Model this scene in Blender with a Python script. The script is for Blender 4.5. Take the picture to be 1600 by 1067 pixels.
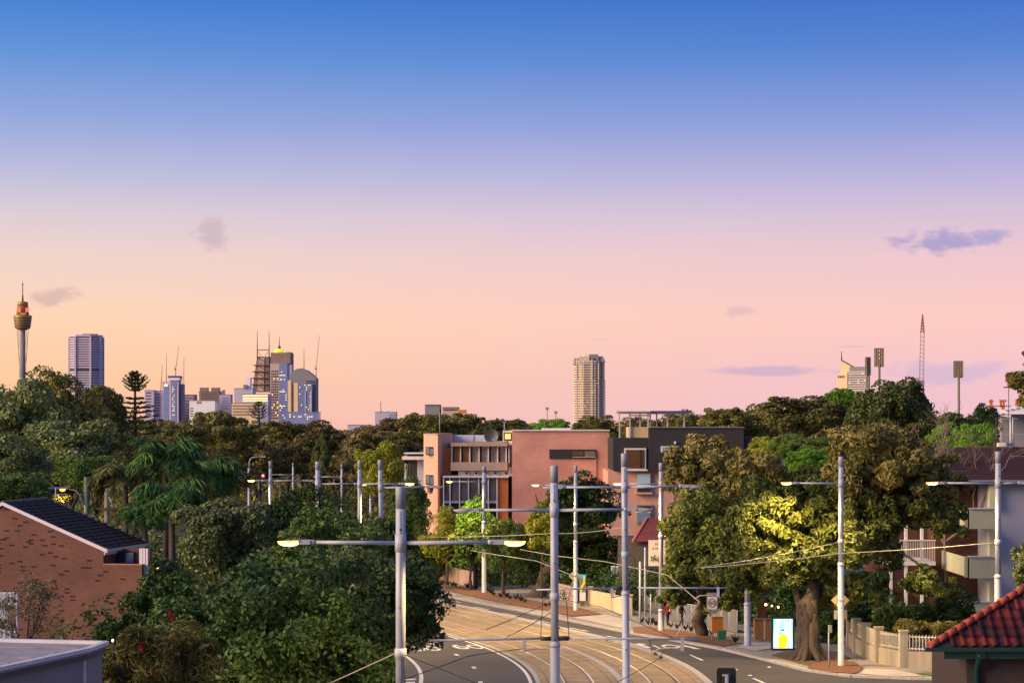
import bpy, bmesh, math, random
import numpy as np
from mathutils import Vector, Matrix

for _o in list(bpy.data.objects):
    bpy.data.objects.remove(_o, do_unlink=True)
scene = bpy.context.scene
COL = scene.collection
R = math.radians

# ------------------------------------------------------------------ camera
EYE = 12.5            # eye height above the street at the crossing
F = 3111.0            # focal length in photo pixels (70 mm on 36 mm)
HY = 668.0            # eye level in the photo
cam_d = bpy.data.cameras.new('camera')
cam = bpy.data.objects.new('camera', cam_d)
COL.objects.link(cam)
cam.location = (0, 0, EYE)
cam.rotation_euler = (R(90), 0, 0)
cam_d.lens = 70.0
cam_d.sensor_width = 36.0
cam_d.shift_y = (HY - 533.5) / 1600.0
cam_d.clip_start = 0.5
cam_d.clip_end = 30000
scene.camera = cam

# ------------------------------------------------------------------ sky
SUN_AZ, SUN_EL = -112.0, 20.0      # degrees; azimuth from the view axis, left negative


def lin(c, a=1.0):
    o = []
    for v in c[:3]:
        v = v / 255.0
        o.append(v / 12.92 if v <= 0.04045 else ((v + 0.055) / 1.055) ** 2.4)
    return (o[0], o[1], o[2], a)


world = bpy.data.worlds.new('World')
scene.world = world
world.use_nodes = True
wn, wl = world.node_tree.nodes, world.node_tree.links
wn.clear()


def wmath(op, a, b=None, c=None, clamp=False):
    n = wn.new('ShaderNodeMath')
    n.operation = op
    n.use_clamp = clamp
    for i, v in enumerate((a, b, c)):
        if v is None:
            continue
        if isinstance(v, (int, float)):
            n.inputs[i].default_value = v
        else:
            wl.new(v, n.inputs[i])
    return n.outputs[0]


def wmix(f, a, b):
    n = wn.new('ShaderNodeMix')
    n.data_type = 'RGBA'
    if isinstance(f, (int, float)):
        n.inputs[0].default_value = f
    else:
        wl.new(f, n.inputs[0])
    for i, v in ((6, a), (7, b)):
        if isinstance(v, tuple):
            n.inputs[i].default_value = v
        else:
            wl.new(v, n.inputs[i])
    return n.outputs[2]


tc = wn.new('ShaderNodeTexCoord')
sep = wn.new('ShaderNodeSeparateXYZ')
wl.new(tc.outputs['Generated'], sep.inputs[0])
elev = wmath('MULTIPLY', wmath('ARCSINE', sep.outputs[2]), 57.2958)
azim = wmath('MULTIPLY', wmath('ARCTAN2', sep.outputs[0], sep.outputs[1]), 57.2958)


def ramp(stops):
    n = wn.new('ShaderNodeValToRGB')
    n.color_ramp.interpolation = 'EASE' if False else 'LINEAR'
    el = n.color_ramp.elements
    while len(el) > 1:
        el.remove(el[-1])
    first = True
    for e, c in stops:
        p = (e + 10.0) / 100.0
        if first:
            el[0].position = p
            el[0].color = lin(c)
            first = False
        else:
            k = el.new(p)
            k.color = lin(c)
    wl.new(wmath('DIVIDE', wmath('ADD', elev, 10.0), 100.0, clamp=True), n.inputs[0])
    return n.outputs[0]


UP = [(20, (74, 120, 202)), (45, (114, 142, 204)), (85, (126, 150, 205))]
warm = ramp([(-9, (120, 100, 98)), (-1.0, (240, 168, 150)), (0.1, (255, 190, 160)), (1.3, (255, 203, 156)), (3.1, (255, 212, 178)),
             (4.9, (240, 210, 202)), (6.0, (220, 204, 212)), (7.2, (188, 188, 219)), (8.6, (148, 167, 219)), (10.5, (94, 145, 216)), (12.3, (58, 120, 209))] + UP)
pink = ramp([(-9, (118, 100, 108)), (-1.0, (226, 172, 182)), (0.1, (238, 194, 210)), (1.3, (242, 192, 204)), (3.1, (252, 200, 194)),
             (4.9, (236, 196, 206)), (6.0, (214, 190, 214)), (7.2, (182, 174, 218)), (8.6, (138, 154, 216)), (10.5, (84, 128, 208)), (12.3, (54, 106, 199))] + UP)
west = wmath('MULTIPLY_ADD', wmath('COSINE', wmath('MULTIPLY', wmath('SUBTRACT', azim, SUN_AZ), 0.0174533)), 0.5, 0.5)
wf = wn.new('ShaderNodeMapRange')
wf.interpolation_type = 'SMOOTHSTEP'
wl.new(west, wf.inputs[0])
wf.inputs[1].default_value = 0.17
wf.inputs[2].default_value = 0.47
skycol = wmix(wf.outputs[0], pink, warm)

# small evening clouds, fixed in the sky by compass direction and elevation
cl_vec = wn.new('ShaderNodeCombineXYZ')
wl.new(azim, cl_vec.inputs[0])
wl.new(elev, cl_vec.inputs[1])


def cloud(col, az, el, w, h, amount, tint, scale=1.6, seed=0.0, rough=0.55, gain=1.35, tilt=0.0):
    nz = wn.new('ShaderNodeTexNoise')
    mp = wn.new('ShaderNodeMapping')
    mp.inputs['Location'].default_value = (seed, seed * 0.7, seed * 0.3)
    mp.inputs['Scale'].default_value = (scale * 0.75, scale * 1.5, 1)
    wl.new(cl_vec.outputs[0], mp.inputs[0])
    wl.new(mp.outputs[0], nz.inputs['Vector'])
    nz.inputs['Scale'].default_value = 1.0
    nz.inputs['Detail'].default_value = 5.0
    nz.inputs['Roughness'].default_value = rough
    u0 = wmath('SUBTRACT', azim, az)
    u = wmath('DIVIDE', u0, w)
    v = wmath('DIVIDE', wmath('SUBTRACT', wmath('SUBTRACT', elev, el), wmath('MULTIPLY', u0, tilt)), h)
    r2 = wmath('SQRT', wmath('ADD', wmath('MULTIPLY', u, u), wmath('MULTIPLY', v, v)))
    body = wmath('SUBTRACT', 1.0, r2)
    m = wmath('ADD', body, wmath('MULTIPLY', wmath('SUBTRACT', nz.outputs[0], 0.5), gain * 2))
    mr = wn.new('ShaderNodeMapRange')
    mr.interpolation_type = 'SMOOTHSTEP'
    wl.new(m, mr.inputs[0])
    mr.inputs[1].default_value = 0.1
    mr.inputs[2].default_value = 0.75
    fade = wn.new('ShaderNodeMapRange')
    fade.interpolation_type = 'SMOOTHSTEP'
    wl.new(r2, fade.inputs[0])
    fade.inputs[1].default_value = 1.5
    fade.inputs[2].default_value = 0.8
    f = wmath('MULTIPLY', wmath('MULTIPLY', mr.outputs[0], fade.outputs[0]), amount)
    return wmix(f, col, lin(tint))


def sky_at(x, y):
    return math.degrees(math.atan((x - 800) / F)), math.degrees(math.atan((HY - y) / F))


a, e = sky_at(1478, 384)
skycol = cloud(skycol, a, e, 1.95, 0.46, 0.92, (170, 156, 203), 1.9, 3.1, 0.55, 1.0)
a, e = sky_at(1545, 374)
skycol = cloud(skycol, a, e, 0.9, 0.3, 0.75, (176, 164, 208), 2.4, 7.7, 0.55, 0.9, 0.12)
a, e = sky_at(330, 368)
skycol = cloud(skycol, a, e, 0.75, 0.62, 0.66, (198, 172, 186), 2.2, 5.3, 0.6, 0.8)
a, e = sky_at(84, 470)
skycol = cloud(skycol, a, e, 0.9, 0.36, 0.75, (214, 178, 172), 2.3, 1.4, 0.55, 0.9, 0.2)
a, e = sky_at(1157, 488)
skycol = cloud(skycol, a, e, 0.6, 0.26, 0.66, (222, 182, 186), 2.0, 9.2, 0.5, 0.7)
a, e = sky_at(1190, 580)
skycol = cloud(skycol, a, e, 2.4, 0.2, 0.75, (200, 172, 202), 0.9, 4.4, 0.5, 1.0)
a, e = sky_at(1480, 584)
skycol = cloud(skycol, a, e, 3.4, 0.42, 0.6, (204, 180, 212), 0.9, 6.6, 0.6, 1.3)
a, e = sky_at(1330, 543)
skycol = cloud(skycol, a, e, 0.7, 0.06, 0.5, (220, 178, 190), 1.4, 2.6, 0.5, 0.8)
a, e = sky_at(935, 531)
skycol = cloud(skycol, a, e, 0.3, 0.05, 0.4, (228, 182, 180), 1.6, 8.1, 0.5, 0.8)

bg1 = wn.new('ShaderNodeBackground')
wl.new(skycol, bg1.inputs[0])
bg1.inputs[1].default_value = 0.79
nish = wn.new('ShaderNodeTexSky')
nish.sky_type = 'NISHITA'
nish.sun_disc = False
nish.sun_elevation = R(SUN_EL)
nish.sun_rotation = R(SUN_AZ)
nish.altitude = 40
bg2 = wn.new('ShaderNodeBackground')
wl.new(nish.outputs[0], bg2.inputs[0])
bg2.inputs[1].default_value = 0.005
add = wn.new('ShaderNodeAddShader')
wl.new(bg1.outputs[0], add.inputs[0])
wl.new(bg2.outputs[0], add.inputs[1])
wo = wn.new('ShaderNodeOutputWorld')
wl.new(add.outputs[0], wo.inputs[0])

# ------------------------------------------------------------------ the last warm light from the west
sun_d = bpy.data.lights.new('sun', 'SUN')
sun_d.energy = 5.0
sun_d.angle = R(36)
sun_d.color = (1.0, 0.72, 0.46)
sun = bpy.data.objects.new('sun', sun_d)
COL.objects.link(sun)
_d = Vector((math.sin(R(SUN_AZ)) * math.cos(R(SUN_EL)), math.cos(R(SUN_AZ)) * math.cos(R(SUN_EL)), math.sin(R(SUN_EL))))
sun.rotation_euler = _d.to_track_quat('Z', 'Y').to_euler()
sun.location = (-60, 30, 60)

scene.view_settings.view_transform = 'Standard'
scene.view_settings.look = 'None'
scene.view_settings.gamma = 1.0
scene.view_settings.use_curve_mapping = False
scene.view_settings.exposure = 0.32
scene.render.engine = 'CYCLES'
scene.cycles.use_denoising = True
scene.cycles.max_bounces = 6
scene.cycles.diffuse_bounces = 3
scene.cycles.glossy_bounces = 3
scene.cycles.transmission_bounces = 3
scene.cycles.transparent_max_bounces = 6
scene.cycles.sample_clamp_indirect = 6.0

# ------------------------------------------------------------------ helpers
_GY = [-50, 92, 105, 118, 131, 150, 173, 230, 300, 600, 1500, 4000, 20000]
_GD = [12.5, 12.5, 12.72, 13.02, 13.5, 14.0, 14.5, 15.4, 16.5, 20.0, 30.0, 48.0, 70.0]


def g(y):
    """ground height at distance y: level by the crossing, falling away beyond"""
    return EYE - float(np.interp(y, _GY, _GD))


def at(x, y, Y):
    """world point seen at photo pixel (x, y) at distance Y"""
    return Vector(((x - 800) / F * Y, Y, EYE + (HY - y) / F * Y))


def X_(x, Y):
    return (x - 800) / F * Y


def Z_(y, Y):
    return EYE + (HY - y) / F * Y


def onground(x, y):
    """world point on the ground seen at photo pixel (x, y)"""
    Y = 120.0
    for _ in range(40):
        Y = F * (EYE - g(Y)) / (y - HY)
    return Vector(((x - 800) / F * Y, Y, g(Y)))


_mats = {}


def new_mat(name):
    m = bpy.data.materials.new(name)
    m.use_nodes = True
    nt = m.node_tree
    b = nt.nodes.get('Principled BSDF')
    return m, nt, b


def mat(name, col, rough=0.7, metal=0.0, spec=0.4, var=0.12, scale=3.0, bump=0.0, bscale=30.0, emit=None, estr=0.0, col2=None, stain=0.0):
    """plain surface with uneven tone, faint dirt and optional fine relief"""
    if name in _mats:
        return _mats[name]
    m, nt, b = new_mat(name)
    N, L = nt.nodes, nt.links
    b.inputs['Roughness'].default_value = rough
    b.inputs['Metallic'].default_value = metal
    b.inputs['Specular IOR Level'].default_value = spec
    c = tuple(col[:3])
    c2 = tuple(col2[:3]) if col2 else tuple(max(0.0, v * (1 - 2 * var)) for v in c)
    tcn = N.new('ShaderNodeTexCoord')
    nz = N.new('ShaderNodeTexNoise')
    nz.inputs['Scale'].default_value = scale
    nz.inputs['Detail'].default_value = 6
    nz.inputs['Roughness'].default_value = 0.65
    L.new(tcn.outputs['Object'], nz.inputs['Vector'])
    mx = N.new('ShaderNodeMix')
    mx.data_type = 'RGBA'
    mr = N.new('ShaderNodeMapRange')
    mr.inputs[1].default_value = 0.3
    mr.inputs[2].default_value = 0.72
    L.new(nz.outputs[0], mr.inputs[0])
    L.new(mr.outputs[0], mx.inputs[0])
    mx.inputs[6].default_value = c + (1,)
    mx.inputs[7].default_value = c2 + (1,)
    out = mx.outputs[2]
    if stain > 0:
        nz2 = N.new('ShaderNodeTexNoise')
        mp = N.new('ShaderNodeMapping')
        mp.inputs['Scale'].default_value = (1.2, 1.2, 0.12)
        L.new(tcn.outputs['Object'], mp.inputs[0])
        L.new(mp.outputs[0], nz2.inputs['Vector'])
        nz2.inputs['Scale'].default_value = 2.2
        nz2.inputs['Detail'].default_value = 4
        mr2 = N.new('ShaderNodeMapRange')
        mr2.inputs[1].default_value = 0.52
        mr2.inputs[2].default_value = 0.75
        mr2.inputs[4].default_value = stain
        L.new(nz2.outputs[0], mr2.inputs[0])
        mx2 = N.new('ShaderNodeMix')
        mx2.data_type = 'RGBA'
        L.new(mr2.outputs[0], mx2.inputs[0])
        L.new(out, mx2.inputs[6])
        mx2.inputs[7].default_value = tuple(v * 0.35 for v in c) + (1,)
        out = mx2.outputs[2]
    L.new(out, b.inputs['Base Color'])
    if bump > 0:
        nb = N.new('ShaderNodeTexNoise')
        nb.inputs['Scale'].default_value = bscale
        nb.inputs['Detail'].default_value = 3
        L.new(tcn.outputs['Object'], nb.inputs['Vector'])
        bp = N.new('ShaderNodeBump')
        bp.inputs['Strength'].default_value = bump
        bp.inputs['Distance'].default_value = 0.02
        L.new(nb.outputs[0], bp.inputs['Height'])
        L.new(bp.outputs[0], b.inputs['Normal'])
    if emit:
        b.inputs['Emission Color'].default_value = tuple(emit[:3]) + (1,)
        b.inputs['Emission Strength'].default_value = estr
    _mats[name] = m
    return m


def brick_mat(name, c1, c2, mortar, bw=0.24, bh=0.086, dark=None, dark_amount=0.0, axis='X'):
    """brickwork too far away to build brick by brick"""
    if name in _mats:
        return _mats[name]
    m, nt, b = new_mat(name)
    N, L = nt.nodes, nt.links
    tcn = N.new('ShaderNodeTexCoord')
    sp = N.new('ShaderNodeSeparateXYZ')
    L.new(tcn.outputs['Object'], sp.inputs[0])
    ad = N.new('ShaderNodeMath')
    ad.operation = 'ADD'
    L.new(sp.outputs[0], ad.inputs[0])
    L.new(sp.outputs[1], ad.inputs[1])
    cb = N.new('ShaderNodeCombineXYZ')
    L.new(ad.outputs[0], cb.inputs[0])
    L.new(sp.outputs[2], cb.inputs[1])
    br = N.new('ShaderNodeTexBrick')
    L.new(cb.outputs[0], br.inputs['Vector'])
    br.inputs['Scale'].default_value = 1.0
    br.inputs['Brick Width'].default_value = bw
    br.inputs['Row Height'].default_value = bh
    br.inputs['Mortar Size'].default_value = 0.008
    br.inputs['Color1'].default_value = tuple(c1) + (1,)
    br.inputs['Color2'].default_value = tuple(c2) + (1,)
    br.inputs['Mortar'].default_value = tuple(mortar) + (1,)
    out = br.outputs[0]
    if dark:
        br2 = N.new('ShaderNodeTexBrick')
        L.new(cb.outputs[0], br2.inputs['Vector'])
        br2.inputs['Scale'].default_value = 1.0
        br2.inputs['Brick Width'].default_value = bw
        br2.inputs['Row Height'].default_value = bh
        br2.inputs['Mortar Size'].default_value = 0.0
        br2.inputs['Color1'].default_value = (0, 0, 0, 1)
        br2.inputs['Color2'].default_value = (1, 1, 1, 1)
        th = N.new('ShaderNodeMath')
        th.operation = 'GREATER_THAN'
        L.new(br2.outputs[0], th.inputs[0])
        th.inputs[1].default_value = 1.0 - dark_amount
        mx = N.new('ShaderNodeMix')
        mx.data_type = 'RGBA'
        L.new(th.outputs[0], mx.inputs[0])
        L.new(out, mx.inputs[6])
        mx.inputs[7].default_value = tuple(dark) + (1,)
        out = mx.outputs[2]
    nz = N.new('ShaderNodeTexNoise')
    nz.inputs['Scale'].default_value = 0.5
    nz.inputs['Detail'].default_value = 5
    L.new(tcn.outputs['Object'], nz.inputs['Vector'])
    mr = N.new('ShaderNodeMapRange')
    mr.inputs[1].default_value = 0.3
    mr.inputs[2].default_value = 0.7
    mr.inputs[3].default_value = 0.78
    mr.inputs[4].default_value = 1.12
    L.new(nz.outputs[0], mr.inputs[0])
    mu = N.new('ShaderNodeMix')
    mu.data_type = 'RGBA'
    mu.blend_type = 'MULTIPLY'
    mu.inputs[0].default_value = 1.0
    L.new(out, mu.inputs[6])
    L.new(mr.outputs[0], mu.inputs[7])
    L.new(mu.outputs[2], b.inputs['Base Color'])
    bp = N.new('ShaderNodeBump')
    bp.inputs['Strength'].default_value = 0.5
    bp.inputs['Distance'].default_value = 0.008
    iv = N.new('ShaderNodeMath')
    iv.operation = 'SUBTRACT'
    iv.inputs[0].default_value = 1.0
    L.new(br.outputs['Fac'], iv.inputs[1])
    L.new(iv.outputs[0], bp.inputs['Height'])
    L.new(bp.outputs[0], b.inputs['Normal'])
    b.inputs['Roughness'].default_value = 0.85
    b.inputs['Specular IOR Level'].default_value = 0.25
    _mats[name] = m
    return m


def glow(name, col, strength):
    if name in _mats:
        return _mats[name]
    m, nt, b = new_mat(name)
    b.inputs['Base Color'].default_value = tuple(col) + (1,)
    b.inputs['Emission Color'].default_value = tuple(col) + (1,)
    b.inputs['Emission Strength'].default_value = strength
    _mats[name] = m
    return m


def glass(name, col=(0.03, 0.04, 0.05), rough=0.08):
    if name in _mats:
        return _mats[name]
    m, nt, b = new_mat(name)
    b.inputs['Base Color'].default_value = tuple(col) + (1,)
    b.inputs['Roughness'].default_value = rough
    b.inputs['Specular IOR Level'].default_value = 0.8
    _mats[name] = m
    return m


class MB:
    """collects shapes into one mesh object"""

    def __init__(s):
        s.v, s.f, s.sm = [], [], []

    def face(s, pts, smooth=False):
        k = len(s.v)
        s.v += [tuple(p) for p in pts]
        s.f.append(tuple(range(k, k + len(pts))))
        s.sm.append(smooth)
        return s

    def box(s, x0, x1, y0, y1, z0, z1):
        k = len(s.v)
        s.v += [(x0, y0, z0), (x1, y0, z0), (x1, y1, z0), (x0, y1, z0), (x0, y0, z1), (x1, y0, z1), (x1, y1, z1), (x0, y1, z1)]
        for q in ((0, 3, 2, 1), (4, 5, 6, 7), (0, 1, 5, 4), (1, 2, 6, 5), (2, 3, 7, 6), (3, 0, 4, 7)):
            s.f.append(tuple(k + i for i in q))
            s.sm.append(False)
        return s

    def bar(s, p, q, w, h=None, up=(0, 0, 1)):
        """rectangular bar from p to q"""
        p, q = Vector(p), Vector(q)
        h = h or w
        d = (q - p).normalized()
        u = Vector(up)
        if abs(d.dot(u)) > 0.98:
            u = Vector((0, 1, 0))
        a_ = d.cross(u).normalized() * w / 2
        b_ = a_.cross(d).normalized() * h / 2
        k = len(s.v)
        for c in (p, q):
            s.v += [tuple(c - a_ - b_), tuple(c + a_ - b_), tuple(c + a_ + b_), tuple(c - a_ + b_)]
        for f in ((0, 1, 2, 3), (7, 6, 5, 4), (0, 4, 5, 1), (1, 5, 6, 2), (2, 6, 7, 3), (3, 7, 4, 0)):
            s.f.append(tuple(k + i for i in f))
            s.sm.append(False)
        return s

    def tube(s, pts, rad, n=8, cap=True, smooth=True):
        pts = [Vector(p) for p in pts]
        if isinstance(rad, (int, float)):
            rad = [rad] * len(pts)
        k0 = len(s.v)
        prev = None
        for i, p in enumerate(pts):
            d = (pts[min(i + 1, len(pts) - 1)] - pts[max(i - 1, 0)])
            d = d.normalized() if d.length > 1e-9 else Vector((0, 0, 1))
            if prev is None:
                u = Vector((1, 0, 0)) if abs(d.x) < 0.9 else Vector((0, 1, 0))
                a_ = d.cross(u).normalized()
            else:
                a_ = (prev - d * prev.dot(d)).normalized()
            prev = a_
            b_ = d.cross(a_)
            for j in range(n):
                t = 2 * math.pi * j / n
                s.v.append(tuple(p + (a_ * math.cos(t) + b_ * math.sin(t)) * rad[i]))
        for i in range(len(pts) - 1):
            for j in range(n):
                a0, a1 = k0 + i * n + j, k0 + i * n + (j + 1) % n
                s.f.append((a0, a1, a1 + n, a0 + n))
                s.sm.append(smooth)
        if cap:
            s.f.append(tuple(k0 + j for j in reversed(range(n))))
            s.sm.append(False)
            e0 = k0 + (len(pts) - 1) * n
            s.f.append(tuple(e0 + j for j in range(n)))
            s.sm.append(False)
        return s

    def lathe(s, prof, c=(0, 0, 0), n=24, smooth=True):
        """prof: list of (r, z) from bottom to top"""
        k0 = len(s.v)
        for r_, z in prof:
            for j in range(n):
                t = 2 * math.pi * j / n
                s.v.append((c[0] + r_ * math.cos(t), c[1] + r_ * math.sin(t), c[2] + z))
        for i in range(len(prof) - 1):
            for j in range(n):
                a0, a1 = k0 + i * n + j, k0 + i * n + (j + 1) % n
                s.f.append((a0, a1, a1 + n, a0 + n))
                s.sm.append(smooth)
        s.f.append(tuple(k0 + j for j in reversed(range(n))))
        s.sm.append(False)
        e0 = k0 + (len(prof) - 1) * n
        s.f.append(tuple(e0 + j for j in range(n)))
        s.sm.append(False)
        return s

    def prism(s, poly, z0, z1):
        """vertical prism over a plan polygon (counter-clockwise)"""
        k, n = len(s.v), len(poly)
        s.v += [(p[0], p[1], z0) for p in poly] + [(p[0], p[1], z1) for p in poly]
        s.f.append(tuple(k + i for i in reversed(range(n))))
        s.f.append(tuple(k + n + i for i in range(n)))
        s.sm += [False, False]
        for i in range(n):
            j = (i + 1) % n
            s.f.append((k + i, k + j, k + n + j, k + n + i))
            s.sm.append(False)
        return s

    def extrude(s, poly, d):
        """prism of any polygon (3D points) along vector d"""
        k, n = len(s.v), len(poly)
        d = Vector(d)
        s.v += [tuple(Vector(p)) for p in poly] + [tuple(Vector(p) + d) for p in poly]
        s.f.append(tuple(k + i for i in range(n)))
        s.f.append(tuple(k + n + i for i in reversed(range(n))))
        s.sm += [False, False]
        for i in range(n):
            j = (i + 1) % n
            s.f.append((k + j, k + i, k + n + i, k + n + j))
            s.sm.append(False)
        return s

    def strip(s, A, B):
        """sheet between two polylines"""
        k, n = len(s.v), len(A)
        s.v += [tuple(p) for p in A] + [tuple(p) for p in B]
        for i in range(n - 1):
            s.f.append((k + i, k + n + i, k + n + i + 1, k + i + 1))
            s.sm.append(False)
        return s

    def mesh(s, name):
        me = bpy.data.meshes.new(name)
        me.from_pydata(s.v, [], s.f)
        me.polygons.foreach_set('use_smooth', s.sm)
        me.update()
        return me

    def build(s, name, material, parent=None, **kw):
        return link(name, s.mesh(name), material, parent, **kw)


def link(name, me, material=None, parent=None, label=None, cat=None, group=None, kind=None, loc=None, rotz=None):
    o = bpy.data.objects.new(name, me)
    COL.objects.link(o)
    if material is not None and me is not None:
        if len(me.materials) == 0:
            me.materials.append(material)
    if parent is not None:
        o.parent = parent
    if loc is not None:
        o.location = loc
    if rotz is not None:
        o.rotation_euler = (0, 0, rotz)
    tag(o, label, cat, group, kind)
    return o


def tag(o, label=None, cat=None, group=None, kind=None):
    if label:
        o['label'] = label
    if cat:
        o['category'] = cat
    if group:
        o['group'] = group
    if kind:
        o['kind'] = kind
    return o


def thing(name, label, cat, loc=(0, 0, 0), rotz=0.0, group=None):
    o = bpy.data.objects.new(name, None)
    COL.objects.link(o)
    o.empty_display_size = 0.3
    o.location = loc
    o.rotation_euler = (0, 0, rotz)
    return tag(o, label, cat, group)


def bx(name, m, parent, x0, x1, y0, y1, z0, z1, **kw):
    return MB().box(min(x0, x1), max(x0, x1), min(y0, y1), max(y0, y1), min(z0, z1), max(z0, z1)).build(name, m, parent, **kw)


def np_mesh(name, V, T, smooth=False):
    """mesh from numpy vertices (n,3) and triangles (m,3)"""
    me = bpy.data.meshes.new(name)
    me.vertices.add(len(V))
    me.vertices.foreach_set('co', np.ascontiguousarray(V, dtype=np.float32).ravel())
    m = len(T)
    me.loops.add(m * 3)
    me.loops.foreach_set('vertex_index', np.ascontiguousarray(T, dtype=np.int32).ravel())
    me.polygons.add(m)
    me.polygons.foreach_set('loop_start', np.arange(0, m * 3, 3, dtype=np.int32))
    me.update(calc_edges=True)
    return me

# ------------------------------------------------------------------ colours
M_CONC = mat('pale_concrete', (0.36, 0.255, 0.145), 0.85, var=0.28, scale=0.8, bump=0.3, stain=0.35)
M_KERB = mat('kerb_concrete', (0.42, 0.40, 0.38), 0.85, var=0.2, scale=4, bump=0.2)
M_PATH = mat('footpath_concrete', (0.27, 0.245, 0.225), 0.9, var=0.16, scale=0.9, bump=0.2)
M_WHITE = mat('road_paint', (0.72, 0.71, 0.68), 0.7, var=0.16, scale=9)
M_STEEL = mat('galvanised_paint', (0.40, 0.43, 0.51), 0.5, spec=0.4, var=0.12, scale=2.0, stain=0.4)
M_STEELD = mat('pole_cap_grey', (0.27, 0.28, 0.34), 0.55, var=0.1)
M_DARKM = mat('dark_metal', (0.03, 0.03, 0.035), 0.5, var=0.1)
M_WIRE = mat('wire_black', (0.02, 0.02, 0.02), 0.6)
M_WIREL = mat('wire_pale', (0.42, 0.38, 0.33), 0.5)
M_RAIL = mat('rail_steel', (0.72, 0.62, 0.48), 0.4, metal=0.35, var=0.2, scale=5)
M_MULCH = mat('bark_mulch', (0.20, 0.090, 0.048), 0.95, var=0.3, scale=14, bump=0.8, bscale=40, col2=(0.09, 0.042, 0.024))


def lamp_lens():
    """frosted bowl: brightest round the bulb at its middle, more orange towards the ends"""
    m, nt, b = new_mat('lamp_lens_lit')
    N, L = nt.nodes, nt.links
    tcn = N.new('ShaderNodeTexCoord')
    vm = N.new('ShaderNodeVectorMath')
    vm.operation = 'DISTANCE'
    L.new(tcn.outputs['Generated'], vm.inputs[0])
    vm.inputs[1].default_value = (0.5, 0.5, 0.4)
    cr = N.new('ShaderNodeValToRGB')
    e = cr.color_ramp.elements
    e[0].position, e[0].color = 0.22, (1.0, 0.66, 0.26, 1)
    e[1].position, e[1].color = 0.55, (1.0, 0.36, 0.05, 1)
    L.new(vm.outputs['Value'], cr.inputs[0])
    mr = N.new('ShaderNodeMapRange')
    L.new(vm.outputs['Value'], mr.inputs[0])
    mr.inputs[1].default_value, mr.inputs[2].default_value = 0.15, 0.55
    mr.inputs[3].default_value, mr.inputs[4].default_value = 22.0, 3.5
    L.new(cr.outputs[0], b.inputs['Emission Color'])
    L.new(mr.outputs[0], b.inputs['Emission Strength'])
    b.inputs['Base Color'].default_value = (0.8, 0.5, 0.2, 1)
    return m


M_LAMP = lamp_lens()
M_LENS = mat('lamp_lens_unlit', (0.55, 0.56, 0.58), 0.2, spec=0.6)


def asphalt(name, c=0.060):
    m, nt, b = new_mat(name)
    N, L = nt.nodes, nt.links
    tcn = N.new('ShaderNodeTexCoord')
    a1 = N.new('ShaderNodeTexNoise')
    a1.inputs['Scale'].default_value = 0.22
    a1.inputs['Detail'].default_value = 5
    a2 = N.new('ShaderNodeTexNoise')
    a2.inputs['Scale'].default_value = 18
    a2.inputs['Detail'].default_value = 3
    for n_ in (a1, a2):
        L.new(tcn.outputs['Object'], n_.inputs['Vector'])
    ml = N.new('ShaderNodeMath')
    ml.operation = 'MULTIPLY_ADD'
    L.new(a2.outputs[0], ml.inputs[0])
    ml.inputs[1].default_value = 0.45
    L.new(a1.outputs[0], ml.inputs[2])
    cr = N.new('ShaderNodeValToRGB')
    e = cr.color_ramp.elements
    e[0].position, e[0].color = 0.4, (c * 0.62, c * 0.60, c * 0.66, 1)
    e[1].position, e[1].color = 1.0, (c * 1.28, c * 1.18, c * 1.28, 1)
    L.new(ml.outputs[0], cr.inputs[0])
    L.new(cr.outputs[0], b.inputs['Base Color'])
    b.inputs['Roughness'].default_value = 0.8
    b.inputs['Specular IOR Level'].default_value = 0.3
    bp = N.new('ShaderNodeBump')
    bp.inputs['Strength'].default_value = 0.3
    bp.inputs['Distance'].default_value = 0.01
    a3 = N.new('ShaderNodeTexNoise')
    a3.inputs['Scale'].default_value = 60
    L.new(tcn.outputs['Object'], a3.inputs['Vector'])
    L.new(a3.outputs[0], bp.inputs['Height'])
    L.new(bp.outputs[0], b.inputs['Normal'])
    return m


M_ASPH = asphalt('asphalt', 0.052)


def grass_mat(name, c1, c2):
    return mat(name, c1, 0.95, var=0.3, scale=0.8, col2=c2, bump=0.5, bscale=25)


M_GRASS = grass_mat('ground_grass', (0.055, 0.075, 0.025), (0.05, 0.045, 0.025))

# ------------------------------------------------------------------ ground: one sheet to the horizon
ys = [-60, 0, 20, 40, 60, 80, 92, 105, 118, 131, 150, 173, 200, 230, 300, 420, 600, 1000, 1500, 2500, 4000, 8000, 20000]
mb = MB()
A = [(-0.6 * y - 80 if y > 0 else -80, y, g(y) - 0.06) for y in ys]
B = [(0.6 * y + 80 if y > 0 else 80, y, g(y) - 0.06) for y in ys]
A = [(p[0], p[1], p[2] - (0.25 if p[1] < 400 else 0)) for p in A]
B = [(p[0], p[1], p[2] - (0.25 if p[1] < 400 else 0)) for p in B]
mb.strip(A, B)
mb.build('ground', M_GRASS, kind='structure')

# ------------------------------------------------------------------ road, tram bed and pavements in plan
_CY = [14, 25, 40, 50, 64, 83, 98, 110, 122, 133, 143, 158, 175, 200, 230, 262]
_CX = [-20.5, -13.6, -6.8, -2.9, 1.3, 4.5, 5.35, 4.4, 2.0, -0.9, -3.9, -8.9, -15.2, -26, -41, -60]


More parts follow.
